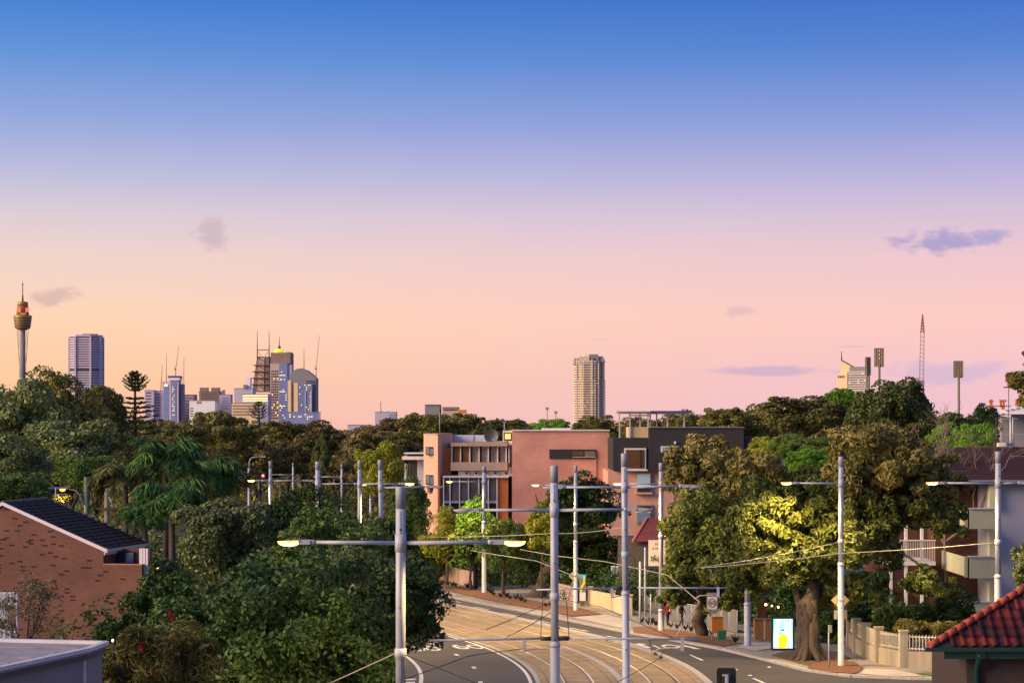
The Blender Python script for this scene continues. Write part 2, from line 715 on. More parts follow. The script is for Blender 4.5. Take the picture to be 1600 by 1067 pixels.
def _spline(xs, ysv):
    xs, ysv = np.array(xs, float), np.array(ysv, float)
    n = len(xs)
    h = np.diff(xs)
    Am = np.zeros((n, n))
    rh = np.zeros(n)
    Am[0, 0] = Am[-1, -1] = 1
    for i in range(1, n - 1):
        Am[i, i - 1], Am[i, i], Am[i, i + 1] = h[i - 1], 2 * (h[i - 1] + h[i]), h[i]
        rh[i] = 6 * ((ysv[i + 1] - ysv[i]) / h[i] - (ysv[i] - ysv[i - 1]) / h[i - 1])
    M2 = np.linalg.solve(Am, rh)

    def f(x):
        i = int(np.clip(np.searchsorted(xs, x) - 1, 0, n - 2))
        t = x - xs[i]
        return float(ysv[i] + t * ((ysv[i + 1] - ysv[i]) / h[i] - h[i] * (2 * M2[i] + M2[i + 1]) / 6) + t * t * M2[i] / 2 + t ** 3 * (M2[i + 1] - M2[i]) / (6 * h[i]))
    return f


C_ = _spline(_CY, _CX)


def off(y, o):
    """plan point o metres to the right of the tram centre line at distance y"""
    d = (C_(y + 0.5) - C_(y - 0.5))
    n = math.hypot(d, 1)
    return (C_(y) + o / n, y - o * d / n)


def line(o, dz, y0, y1, step=1.5):
    k = max(2, int((y1 - y0) / step) + 1)
    out = []
    for i in range(k):
        y = y0 + (y1 - y0) * i / (k - 1)
        p = off(y, o)
        out.append((p[0], p[1], g(p[1]) + dz))
    return out


def sheet(name, m, o0, o1, dz, y0, y1, **kw):
    return MB().strip(line(o0, dz, y0, y1), line(o1, dz, y0, y1)).build(name, m, **kw)


_RY = [98.2, 98.8, 99.4, 100.0, 101.0, 103.8, 109, 115, 123, 130, 143, 155.6, 175, 200, 230, 262]
_RX = [60, 34, 24, 20, 17.2, 15.3, 14.1, 12.6, 10.1, 7.8, 3.7, -0.7, -7.5, -18, -33, -52]


def RB(y):
    return float(np.interp(y, _RY, _RX))


rows = list(np.arange(98.2, 101, 0.2)) + list(np.arange(101, 262, 1.0))

# the asphalt lies under everything
ar = [14 + 2 * i for i in range(124)]
mb = MB()
mb.strip([(off(y, -12.6)[0], off(y, -12.6)[1], g(off(y, -12.6)[1]) + 0.004) for y in ar], [(max(C_(y) + 14, 62 if y < 100 else RB(y) + 2), y, g(y) + 0.004) for y in ar])
mb.build('road', M_ASPH, kind='structure')

sheet('tram_bed', M_CONC, -3.95, 4.15, 0.035, 16, 260, kind='structure')

# rails: two tracks, each rail set in the concrete with a dark flangeway beside it
for tr in (-2.05, 2.2):
    for sgn in (-1, 1):
        o = tr + sgn * 0.7175
        a_ = line(o - 0.045, 0.046, 30, 240, 1.0)
        b_ = line(o + 0.045, 0.046, 30, 240, 1.0)
        rl = MB().strip(a_, b_).build('rail', M_RAIL, kind='structure')
        i0 = o - sgn * 0.11
        MB().strip(line(i0 - 0.045, 0.041, 30, 240, 1.0), line(i0 + 0.045, 0.041, 30, 240, 1.0)).build('flangeway', M_DARKM, rl)


# drainage slots and slab joints in the bed
for o in (-3.55, -0.45, 0.62, 3.75):
    sheet('bed_groove', mat('groove_dark', (0.16, 0.12, 0.09), 0.9), o - 0.035, o + 0.035, 0.040, 40, 220, kind='structure')


def kerb(name, o, w, h, y0, y1, m=M_KERB, seg=3.0):
    """kerb of separate stones with open joints along an offset line"""
    y = y0
    root = None
    while y < y1:
        ye = min(y + seg, y1)
        P = [y, (y + ye) / 2, ye - 0.03]
        k = MB()
        rows_ = []
        for q in P:
            l, r = off(q, o - w / 2), off(q, o + w / 2)
            z = g(q)
            rows_.append([(l[0], l[1], z - 0.05), (l[0], l[1], z + h), (r[0], r[1], z + h), (r[0], r[1], z - 0.05)])
        for i in range(2):
            for j in range(4):
                k.face([rows_[i][j], rows_[i + 1][j], rows_[i + 1][(j + 1) % 4], rows_[i][(j + 1) % 4]])
        k.face(rows_[0])
        k.face(list(reversed(rows_[2])))
        ob = k.build('kerb_stone' if root else name, m, root)
        if root is None:
            root = tag(ob, kind='structure')
        y = ye
    return root


kerb('bed_kerb_right', 4.3, 0.34, 0.13, 40, 250)
kerb('bed_kerb_left', -4.05, 0.2, 0.07, 40, 250)
kerb('median_kerb', 0.08, 0.3, 0.10, 40, 118)

# pavement on the right, with a kerb along its curved edge
mb = MB()
A = [(RB(y) + 0.15, y, g(y) + 0.12) for y in rows]
B = [(max(RB(y) + 40, 62), y, g(y) + 0.12) for y in rows]
mb.strip(A, B)
mb.strip([(p[0], p[1], p[2] - 0.2) for p in A], A)
mb.build('footpath', M_PATH, kind='structure')
prev = None
root = None
pts = [(RB(y), y) for y in rows]
acc = [pts[0]]
ln = 0
for p, q in zip(pts, pts[1:]):
    ln += math.dist(p, q)
    acc.append(q)
    if ln > 2.4:
        k = MB()
        for a_, b_ in zip(acc, acc[1:]):
            k.bar((a_[0] + 0.05, a_[1], g(a_[1]) + 0.03), (b_[0] + 0.05, b_[1] - 0.02, g(b_[1]) + 0.03), 0.24, 0.21)
        ob = k.build('kerb_stone' if root else 'footpath_kerb', M_KERB, root)
        if root is None:
            root = tag(ob, kind='structure')
        acc, ln = [q], 0

# pavement on the left behind the trees
mb = MB()
lr = [16 + 2 * i for i in range(120)]
A = [(off(y, -12.5)[0], off(y, -12.5)[1], g(off(y, -12.5)[1]) + 0.12) for y in lr]
B = [(off(y, -16.5)[0], off(y, -16.5)[1], g(off(y, -16.5)[1]) + 0.12) for y in lr]
mb.strip(B, A)
mb.strip([(p[0], p[1], p[2] - 0.2) for p in A], A)
mb.build('footpath_left', M_PATH, kind='structure')


def patch(name, m, pts_img, dz=0.135, kind='structure', n=1):
    """flat bed on the pavement; corners given as photo pixels on the ground"""
    P = [onground(x, y) for x, y in pts_img]
    return MB().face([(p.x, p.y, g(p.y) + dz) for p in P]).build(name, m, kind=kind)


patch('mulch_bed', M_MULCH, [(1262, 1047), (1300, 1054.5), (1338, 1056), (1349, 1047), (1335, 1038), (1300, 1033), (1272, 1040)], 0.16)
patch('mulch_bed', mat('bare_soil', (0.12, 0.08, 0.06), 0.95, var=0.25, scale=6, bump=0.6), [(1205, 1027), (1262, 1044), (1300, 1040), (1330, 1032), (1310, 1022), (1240, 1015)], 0.15)
patch('mulch_bed', M_MULCH, [(990, 991), (1035, 997), (1090, 1006), (1130, 1013.5), (1158, 1008), (1110, 997), (1060, 988), (1010, 982), (988, 982)], 0.16)
patch('mulch_bed', M_MULCH, [(862, 958), (892, 966), (940, 962), (905, 952), (872, 948)], 0.17)
patch('mulch_bed', M_MULCH, [(668, 917), (720, 930), (790, 946), (856, 957), (868, 948), (810, 936), (740, 922), (680, 912)], 0.17)
patch('driveway_apron', mat('apron_concrete', (0.46, 0.41, 0.37), 0.9, var=0.12, scale=1.2, stain=0.2), [(894, 967), (968, 983.5), (985, 983), (986, 972), (945, 963)], 0.15)
patch('driveway_apron', _mats['apron_concrete'], [(1152, 1014), (1180, 1020), (1207, 1016), (1204, 1008), (1168, 1008)], 0.15)
patch('driveway_apron', _mats['apron_concrete'], [(1345, 1056), (1380, 1060), (1443, 1060), (1400, 1050), (1352, 1048)], 0.15)
patch('lawn_strip', grass_mat('verge_grass', (0.07, 0.15, 0.03), (0.10, 0.13, 0.04)), [(1430, 1056), (1470, 1061), (1600, 1063), (1600, 1050), (1480, 1051)], 0.16)


# ---- painted markings
def dash(o, y, ln_, w=0.11, dz=0.012):
    a_ = [off(y, o - w), off(y + ln_, o - w)]
    b_ = [off(y, o + w), off(y + ln_, o + w)]
    return MB().strip([(p[0], p[1], g(p[1]) + dz) for p in a_], [(p[0], p[1], g(p[1]) + dz) for p in b_]).build('lane_dash', M_WHITE, kind='structure')


for y in (98.2, 106.0, 114.0, 121.5, 129.5, 138):
    dash(-6.9, y, 1.1 if y < 120 else 1.6)
for x, y in ((709, 939), (752, 950), (797, 960), (847, 970.5), (903, 983), (962, 996), (1088, 1027), (1190, 1065)):
    p = onground(x, y)
    q = onground(x - 9, y - 1.7 if x < 1000 else y - 4)
    d = (q - p).normalized()
    n_ = Vector((d.y, -d.x, 0)) * 0.075
    L_ = 1.7
    m_ = MB().face([p - d * L_ - n_, p - d * L_ + n_, p + d * L_ + n_, p + d * L_ - n_])
    m_.v = [(v[0], v[1], g(v[1]) + 0.012) for v in m_.v]
    m_.build('lane_dash', M_WHITE, kind='structure')
sheet('edge_line', M_WHITE, -4.5, -4.33, 0.012, 60, 200, kind='structure')
sheet('edge_line', M_WHITE, -9.95, -9.75, 0.012, 60, 200, kind='structure')
for i in range(7):
    y = 90 + i * 1.6
    l, r = off(y, -11.9), off(y + 0.5, -10.15)
    MB().face([(l[0], l[1], g(l[1]) + 0.012), (r[0], r[1], g(r[1]) + 0.012), (r[0], r[1] + 0.55, g(r[1]) + 0.012), (l[0], l[1] + 0.55, g(l[1]) + 0.012)]).build('hatch_bar', M_WHITE, kind='structure')


def ring(mb, cx, cy, rx, ry, w, a0=0, a1=360, n=28):
    A_, B_ = [], []
    for i in range(n + 1):
        t = R(a0 + (a1 - a0) * i / n)
        A_.append((cx + rx * math.cos(t), cy + ry * math.sin(t)))
        B_.append((cx + (rx - w) * math.cos(t), cy + (ry - w * 2.2) * math.sin(t)))
    return A_, B_


def numerals(o, y, name, h=2.9):
    """60 painted on the lane, tall in the direction of travel"""
    def to(p):
        q = off(y + p[1], o + p[0])
        return (q[0], q[1], g(q[1]) + 0.014)

    def band(path, w):
        k = MB()
        A_, B_ = [], []
        for i, p in enumerate(path):
            a_, b_ = path[max(0, i - 1)], path[min(len(path) - 1, i + 1)]
            if path[0] == path[-1] and i in (0, len(path) - 1):
                a_, b_ = path[-2], path[1]
            dx, dy = (b_[0] - a_[0]), (b_[1] - a_[1]) / 3.0
            n = math.hypot(dx, dy) or 1
            nx, ny = -dy / n * w, dx / n * w * 3.0
            A_.append(to((p[0] + nx, p[1] + ny)))
            B_.append(to((p[0] - nx, p[1] - ny)))
        return k.strip(A_, B_)
    el = lambda cx, cy, rx, ry, a0, a1, n=28: [(cx + rx * math.cos(R(a0 + (a1 - a0) * i / n)), cy + ry * math.sin(R(a0 + (a1 - a0) * i / n))) for i in range(n + 1)]
    bowl = el(-0.46, h * 0.29, 0.31, h * 0.25, 0, 360)
    bowl[-1] = bowl[0]
    six = band(bowl, 0.085).build(name, M_WHITE, kind='structure')
    tail = el(-0.40, h * 0.42, 0.37, h * 0.53, 190, 80)
    tb = band(tail, 0.085)
    tb.v = [(v[0], v[1], v[2] + 0.003) for v in tb.v]
    tb.build('numeral_tail', M_WHITE, six)
    zero = el(0.46, h * 0.5, 0.36, h * 0.45, 0, 360)
    zero[-1] = zero[0]
    band(zero, 0.085).build('numeral', M_WHITE, six)
    return six


numerals(-5.3, 118.3, 'speed_marking')
numerals(-8.05, 117.6, 'speed_marking')


# marks on the far carriageway, seen from behind
def flat(pts, name, parent=None):
    P = [onground(x, y) for x, y in pts]
    return MB().face([(p.x, p.y, g(p.y) + 0.014) for p in P]).build(name, M_WHITE, parent, kind=None if parent else 'structure')


r0 = flat([(990, 1006), (1001, 1006), (1020, 1012), (1008, 1012)], 'lane_lettering')
flat([(990, 1006), (1000, 1004.8), (1012, 1006.2), (1001, 1007)], 'stroke', r0)
flat([(1018, 1007.8), (1021, 1007.6), (1034, 1012.6), (1030, 1012.8)], 'stroke', r0)
k = MB()
oA, oB = [], []
for i in range(25):
    t = 2 * math.pi * i / 24
    sx = 1 if math.cos(t) > 0 else -1
    dx, dy = 14 * math.cos(t) + 5.5 * math.sin(t), 3.0 * math.sin(t)
    p = onground(1048 + dx, 1009.6 + dy)
    q = onground(1048 + dx * 0.66, 1009.6 + dy * 0.5)
    oA.append((p.x, p.y, g(p.y) + 0.014))
    oB.append((q.x, q.y, g(q.y) + 0.014))
k.strip(oA, oB)
k.build('letter', M_WHITE, r0)
flat([(1070, 1009.5), (1082, 1010), (1096, 1014), (1084, 1013.6)], 'stroke', r0)
flat([(1059, 1008), (1070, 1007.6), (1082, 1010), (1072, 1010.6)], 'stroke', r0)

# drain grates and small reflectors on the road
for x, y in ((787, 945.5), (722, 933)):
    p = onground(x, y)
    t = thing('storm_drain', 'dark kerb drain opening at the edge of the far lane' if x > 750 else 'dark drain slot in the kerb beside the street trees', 'drain', p)
    bx('grate', M_DARKM, t, -0.55, 0.55, -0.5, 0.5, 0.1, 0.15)
    for i in range(5):
        bx('slot', M_STEELD, t, -0.48, 0.48, -0.42 + i * 0.2, -0.36 + i * 0.2, 0.15, 0.165)
for x, y in ((1127, 1058), (1150, 1046), (1172, 1055), (1202, 1042), (855, 963), (912, 985)):
    p = onground(x, y)
    MB().lathe([(0.11, 0), (0.10, 0.03), (0.03, 0.04)], (p.x, p.y, p.z), 10).build('road_stud', M_WHITE, None, label='small pale reflective stud set in the far lanes', cat='road stud', group='studs on the far carriageway')
for x, y in ((873, 985), (949, 1003), (1033, 1031.5), (1024, 1026)):
    p = onground(x, y)
    MB().box(p.x - .1, p.x + .1, p.y - .14, p.y + .14, g(p.y) + .13, g(p.y) + .22).lathe([(0.07, .22), (0.05, .26)], (p.x, p.y, g(p.y)), 8).build('kerb_marker', M_DARKM, None, label='small dark marker on the pale kerb beside the tracks', cat='marker', group='markers on the track kerb')

# ------------------------------------------------------------------ tram and street-light poles
def lamp_head(parent, x, z, sgn, lit, sc=1.0, y=0.0, energy=1300, emit_light=True, tilt=0.0):
    """elongated street-light head on the end of an arm pointing along +-x"""
    hb = MB()
    hb.box(min(0, sgn * 0.30), max(0, sgn * 0.30), -0.085, 0.085, -0.055, 0.06)
    hb.tube([(0, 0, 0), (-sgn * 0.12, 0, 0)], 0.06, 8)
    k0 = len(hb.v)
    top = []
    for i in range(7):                                    # thin tapering cover over the lens
        t = i / 6
        w = 0.115 * math.sqrt(max(0.0, 1 - (t * 1.0) ** 2.6)) + 0.01
        top.append((sgn * (0.28 + t * 0.52), w, 0.062 - 0.045 * t * t))
    A_ = [(p[0], -p[1], p[2]) for p in top]
    B_ = [(p[0], p[1], p[2]) for p in top]
    hb.strip(A_, B_)
    hb.strip([(p[0], p[1], p[2] - 0.03) for p in B_], [(p[0], p[1], p[2] - 0.03) for p in A_])
    hb.strip(B_, [(p[0], p[1], p[2] - 0.03) for p in B_])
    hb.strip([(p[0], p[1], p[2] - 0.03) for p in A_], A_)
    h = hb.build('lamp_head', M_STEEL, parent, loc=(x, y, z))
    h.scale = (sc, sc, sc)
    lb = MB()
    ring_ = []
    n, mrows = 12, 5
    for j in range(mrows + 1):
        ph = math.pi / 2 * j / mrows
        ring_.append([(sgn * (0.55 + 0.29 * math.cos(ph) * math.cos(2 * math.pi * i / n)), 0.12 * math.cos(ph) * math.sin(2 * math.pi * i / n), 0.025 - 0.13 * math.sin(ph)) for i in range(n)])
    for j in range(mrows):
        for i in range(n):
            lb.face([ring_[j][i], ring_[j][(i + 1) % n], ring_[j + 1][(i + 1) % n], ring_[j + 1][i]], True)
    lb.build('lens', M_LAMP if lit else M_LENS, h)
    if lit and emit_light:
        ld = bpy.data.lights.new('lamp_light', 'SPOT')
        ld.spot_size = R(172)
        ld.spot_blend = 0.45
        ld.energy = energy
        ld.color = (1.0, 0.66, 0.25)
        ld.shadow_soft_size = 0.16
        lo = bpy.data.objects.new('lamp_light', ld)
        COL.objects.link(lo)
        lo.parent = h
        lo.location = (sgn * 0.53, 0, -0.16)
    return h


def pole(name, label, x, ytop, Y, arm_y=None, arms=(), r=0.13, collar_y=None, step_y=None, bracket=None, lean=0.0, slot=True, energy=1300, cat='pole', group=None, base=None, light=True):
    """arms: list of (tip pixel x, lit); heights given as photo rows at distance Y"""
    X = X_(x, Y)
    zb = g(Y) + 0.1 if base is None else base
    t = thing(name, label, cat, (X, Y, zb), 0, group)
    H = Z_(ytop, Y) - zb
    zz = lambda yy: Z_(yy, Y) - zb
    zs = zz(step_y) if step_y else H * 0.47
    rl = r * 1.22
    MB().lathe([(rl * 1.35, 0.0), (rl * 1.35, 0.04), (rl, 0.05), (rl, zs), (r * 1.04, zs + 0.1)], n=20).build('lower_shaft', M_STEEL, t)
    MB().lathe([(r, zs + 0.08), (r * 0.98, H - 0.55)], n=20).build('upper_shaft', M_STEEL, t)
    MB().lathe([(r * 1.03, H - 0.555), (r * 1.03, H - 0.03), (r * 0.9, H)], n=20).build('cap', M_STEELD, t)
    MB().lathe([(rl * 1.12, zs - 0.08), (rl * 1.12, zs + 0.02)], n=20).build('joint_band', M_STEEL, t)
    if slot:
        a_ = MB().box(-0.014, 0.014, -r - 0.004, -r + 0.02, zs + 0.3, H - 0.62)
        a_.build('cable_slot', M_STEELD, t)
        for q in (0.28, 0.5, 0.72, 0.9):
            MB().lathe([(0.028, -.02), (0.022, 0.03)], (0, -r * (1.22 if H * q < zs else 1.0), H * q), 8).build('bolt', M_DARKM, t)
    if collar_y:
        zc = zz(collar_y)
        MB().lathe([(r * 1.0, zc - 0.13), (r * 1.22, zc - 0.12), (r * 1.22, zc + 0.12), (r * 1.0, zc + 0.13)], n=20).build('collar', M_STEEL, t)
    if arm_y:
        za = zz(arm_y)
        MB().lathe([(r * 1.15, za - 0.22), (r * 1.15, za + 0.22)], n=20).build('arm_clamp', M_STEEL, t)
        for tipx, lit, *en in arms:
            xe = X_(tipx, Y) - X
            sg = 1 if xe > 0 else -1
            x1 = xe - sg * 0.78
            MB().tube([(sg * r * 0.9, 0, za), (x1, 0, za + 0.02)], [0.055, 0.042], 10).build('arm', M_STEEL, t)
            lamp_head(t, x1, za + 0.02, sg, lit, energy=en[0] if en else energy, emit_light=light)
    if bracket:
        for tipx, drop_x in bracket['sides']:
            zbk = zz(bracket['y'])
            xe = X_(tipx, Y) - X
            sg = 1 if xe > 0 else -1
            b_ = MB().tube([(sg * r, 0, zbk), (sg * (r + 0.32), 0, zbk)], 0.07, 10).build('insulator', M_DARKM, t)
            MB().tube([(sg * (r + 0.3), 0, zbk), (xe, 0, zbk - 0.05)], 0.036, 10).build('bracket_tube', M_STEEL, t)
            xd = X_(drop_x, Y) - X
            MB().box(xd - 0.05, xd + 0.05, -0.05, 0.05, zbk - 0.42, zbk).build('drop_bracket', M_STEEL, t)
            rg = MB().tube([(xd, 0, zbk - 0.4), (xd - sg * 0.35, 0.05, zbk - 0.33), (xd - sg * 0.75, 0.08, zbk - 0.36), (xd - sg * 1.0, 0.1, zbk - 0.5)], 0.024, 8)
            rg.build('registration_arm', M_WIREL, t)
            MB().tube([(xd - sg * 1.05, 0.05, zbk - 0.04), (xd - sg * 0.95, 0.1, zbk - 0.5)], 0.012, 6).build('dropper', M_WIRE, t)
            MB().tube([(sg * r * 1.1, 0, zz(collar_y)), (sg * (r + 0.25), 0, zz(collar_y) - 0.1), (sg * (r + 0.33), 0, zbk + 0.05)], 0.012, 6).build('stay_wire', M_WIRE, t)
    if lean:
        t.rotation_euler = (0, R(lean), 0)
    return t


# the three double-armed poles on the strip between the tracks
pole('tram_pole', 'nearest tall grey pole with two lit street lamps in front of the dark trees', 626, 760, 50.5, 848, [(437, True, 160), (818, True, 2600)], 0.125, 1020, 1075, lean=0.0)
pole('tram_pole', 'double-armed grey pole with unlit lamps and a bracket over the left track', 868, 727, 64.0, 797, [(713, False), (1020, False)], 0.128, 932, 1006, {'y': 997, 'sides': [(672, 820), (1094, 1067)]}, lean=-0.25)
pole('tram_pole', 'tall bluish pole with unlit double lamps before the pink and black house', 979, 708, 83.0, 761, [(853, False), (1098, False)], 0.132, 866, 926, {'y': 918, 'sides': [(840, 958), (1138, 1124)]}, lean=-0.5)
# poles along the right-hand pavement
pole('street_pole', 'pole beside the fig tree with a single lit lamp to the left', 1314, 713, 105.5, 755, [(1222, True)], 0.135, 846, 881, energy=5500)
pole('street_pole', 'rightmost pole in front of the cream balconies, lamp lit on its left', 1559.5, 705, 93, 755, [(1449, True, 3500), (1620, False)], 0.135, 847, 900, energy=5500)
pole('street_pole', 'pole half hidden by the leaves above the footpath sign, lamp lit', 1033, 723, 131, 756, [(960, True)], 0.15, 838, 953, energy=5500)
pole('street_pole', 'thick pole whose top is hidden in the fig leaves beside the bins', 1168, 800, 118, None, (), 0.17, None, 943, slot=False)
pole('street_pole', 'slim pole with the diamond sign and a lit lamp by the dark tree', 899.5, 727, 151, 758, [(832, True)], 0.135, 819, 846, energy=5500)
pole('street_pole', 'pole in front of the window bands of the pink building, lamp lit', 756.5, 728, 173, 752.5, [(698, True)], 0.17, None, 815, energy=5500)
pole('street_pole', 'slim far pole to the right of the leaning pole, lamp lit', 634, 724, 216, 747, [(582, True)], 0.13, None, 790, slot=False, energy=5000)
pole('street_pole', 'thin far pole with a tiny lit lamp before the yellow tree', 579, 727, 262, 747, [(568, True)], 0.13, None, 780, slot=False, energy=1000)
pole('street_pole', 'brownish thin far pole with a long thin arm to its left', 534, 725, 232, 745, [(490, False)], 0.13, None, 790, slot=False)
pole('street_pole', 'thin far pole with its arm reaching left past a taller mast', 458, 723, 292, 741.5, [(424, False)], 0.14, None, 790, slot=False)
pole('street_pole', 'plain far mast standing above the arm of its neighbour', 438, 712, 300, None, (), 0.12, None, 790, slot=False, cat='mast')
pole('street_pole', 'thin far pole beside the red traffic light', 405, 722, 300, 738, [(376, False)], 0.13, None, 790, slot=False)
# poles along the left-hand kerb, rising out of the trees
pole('street_pole', 'slightly leaning pole on the left kerb with an unlit lamp', 599, 718, 107, 762, [(695, False)], 0.125, 833, 900, lean=-0.9)
pole('street_pole', 'second pole on the left kerb, its lamp lit beside the yellow tree', 562, 719, 121, 756, [(646, True)], 0.125, None, 880, energy=5000)
pole('street_pole', 'stout short-looking pole above the trees with a lit lamp at right', 496.5, 721, 134, 756, [(574, True)], 0.17, None, 880, energy=5000)
pole('street_pole', 'pole above the dark trees with one lit and one unlit lamp', 422.5, 720, 150, 751, [(388, True), (492, False)], 0.125, None, 880, energy=1250)

# gooseneck lamp far left of the traffic light
Yg = 230
t = thing('gooseneck_lamp', 'far street lamp on a curved gooseneck left of the red light', 'street lamp', (X_(389, Yg), Yg, g(Yg)))
zt = Z_(728, Yg) - g(Yg)
MB().tube([(0, 0, 0), (0, 0, zt)], [0.16, 0.13], 12).build('shaft', M_STEEL, t)
cv = [(0, 0, zt - 0.1)] + [(0.45 - 0.45 * math.cos(R(a_)), 0, zt + 0.1 + 0.9 * math.sin(R(a_))) for a_ in (20, 45, 70, 88)] + [(1.5, 0, zt + 1.08)]
MB().tube(cv, 0.05, 8).build('gooseneck', M_STEEL, t)
MB().box(1.35, 1.9, -0.12, 0.12, zt + 1.02, zt + 1.14).build('lamp_head', M_STEEL, t)
MB().tube([(0, 0, Z_(738, Yg) - g(Yg)), (-3.2, 0, Z_(738, Yg) - g(Yg))], 0.05, 8).build('bracket_tube', M_STEEL, t)

# red traffic light far down the road
Yt = 226
p = at(411, 743, Yt)
t = thing('traffic_light', 'far traffic light showing red above the trees', 'traffic light', (p.x, p.y, g(Yt)))
zc = p.z - g(Yt)
MB().tube([(0, 0, 0), (0, 0, zc - 0.4)], 0.06, 8).build('post', M_DARKM, t)
MB().box(-0.28, 0.28, 0.0, 0.22, zc - 0.85, zc + 0.35).build('housing', M_DARKM, t)
MB().lathe([(0.13, 0), (0.12, 0.04), (0.05, 0.06)], (0, 0, 0), 14).build('red_lens', glow('red_signal', (1.0, 0.04, 0.05), 14), t, loc=(0, -0.001, zc)).rotation_euler = (R(90), 0, 0)
MB().lathe([(0.13, 0), (0.12, 0.03)], (0, 0, 0), 14).build('dark_lens', M_DARKM, t, loc=(0, -0.002, zc - 0.45)).rotation_euler = (R(90), 0, 0)

# back of a signal head at the bottom edge
p = at(1135, 1056, 62)
t = thing('traffic_light', 'black back of a traffic light at the bottom edge of the picture', 'traffic light', (p.x, p.y, g(62)))
zc = p.z - g(62)
MB().tube([(0, -0.16, 0), (0, -0.16, zc + 0.08)], 0.06, 12).build('post', M_STEELD, t)
pl = []
for cx_, cz_, a0 in ((0.22, 0.18, 0), (-0.22, 0.18, 90), (-0.22, -1.3, 180), (0.22, -1.3, 270)):
    for a_ in (0, 30, 60, 90):
        pl.append((cx_ + 0.08 * math.cos(R(a0 + a_)), 0, zc + cz_ + 0.08 * math.sin(R(a0 + a_))))
MB().extrude(pl, (0, 0.05, 0)).build('backing_board', mat('signal_black', (0.012, 0.012, 0.013), 0.5), t)
MB().box(-0.14, 0.14, -0.06, 0.0, zc - 1.1, zc + 0.1).build('housing', M_DARKM, t)
MB().tube([(-0.13, -0.1, zc + 0.04), (-0.04, -0.17, zc + 0.05)], 0.03, 8).build('bracket', M_STEELD, t)


# ------------------------------------------------------------------ overhead wires
def wire(label, pts, r=0.016, m=M_WIRE, sag=0.0):
    P = []
    for i, (p, q) in enumerate(zip(pts, pts[1:])):
        p, q = Vector(p), Vector(q)
        for j in range(8):
            t_ = j / 8
            P.append(p.lerp(q, t_) - Vector((0, 0, sag * 4 * t_ * (1 - t_))))
    P.append(Vector(pts[-1]))
    o = MB().tube(P, r, 6).build('overhead_wire', m, None, label=label, cat='wire')
    return o


wire('span wire from the fig-side pole slanting down to the pull-off', [at(1314, 846, 105.5), at(1095, 886, 96)], 0.022, M_WIREL, 0.1)
wire('span wire from the rightmost pole running left across the fig tree', [at(1559, 847, 93), at(1314, 864, 95), at(1095, 887, 96.3)], 0.018, M_WIREL, 0.05)
wire('thin wire from the bluish pole back to the dark tree', [at(978, 823, 84), at(860, 833, 118), at(650, 838, 150)], 0.018, M_WIREL, 0.1)
wire('upper pale contact wire curving behind the middle pole', [at(812, 858, 150), at(868, 868, 120), at(945, 877, 106), at(978, 884, 100), at(1043, 898, 96), at(1093, 940, 92)], 0.024, M_WIREL)
wire('lower pale contact wire running to the diamond sign', [at(735, 860, 150), at(838, 876, 110), at(868, 888, 100), at(892, 898, 96)], 0.022, M_WIREL)
wire('short pale strut wire slanting down right of the middle pole', [at(896, 905, 90), at(887, 937, 88)], 0.03, M_WIREL)
wire('pale strut slanting down before the small tree trunk', [at(1093, 940, 92), at(1056, 994, 90)], 0.03, M_WIREL)
wire('dark wire dipping from the middle pole to the pavement side', [at(888, 938, 84), at(940, 948, 92), at(1052, 996, 90)], 0.014, M_WIRE)
wire('dark wire crossing the left lanes to the bracket', [at(622, 1064, 60), at(690, 1040, 62), at(730, 1025, 64), at(760, 1020, 64), at(818, 1013, 64)], 0.014, M_WIRE)
wire('dark wire from the nearest pole falling to the lower right', [at(632, 1022, 50), at(690, 1045, 52), at(745, 1067, 54)], 0.012, M_WIRE)
wire('pale guy wire from the nearest pole down into the dark trees', [at(618, 1020, 50), at(570, 1042, 52), at(515, 1067, 54)], 0.014, M_WIREL)
wire('dark diagonal wire across the tracks left of the middle pole', [at(760, 983, 64), at(805, 965, 70), at(850, 945, 74)], 0.013, M_WIRE)
wire('dark diagonal wire across the tracks touching the middle pole', [at(790, 996, 64), at(832, 974, 68), at(866, 953, 70)], 0.013, M_WIRE)
wire('dark diagonal wire at the lower right of the middle pole', [at(966, 1064, 66), at(1000, 1046, 70), at(1030, 1028, 74), at(1044, 1008, 76)], 0.013, M_WIRE)

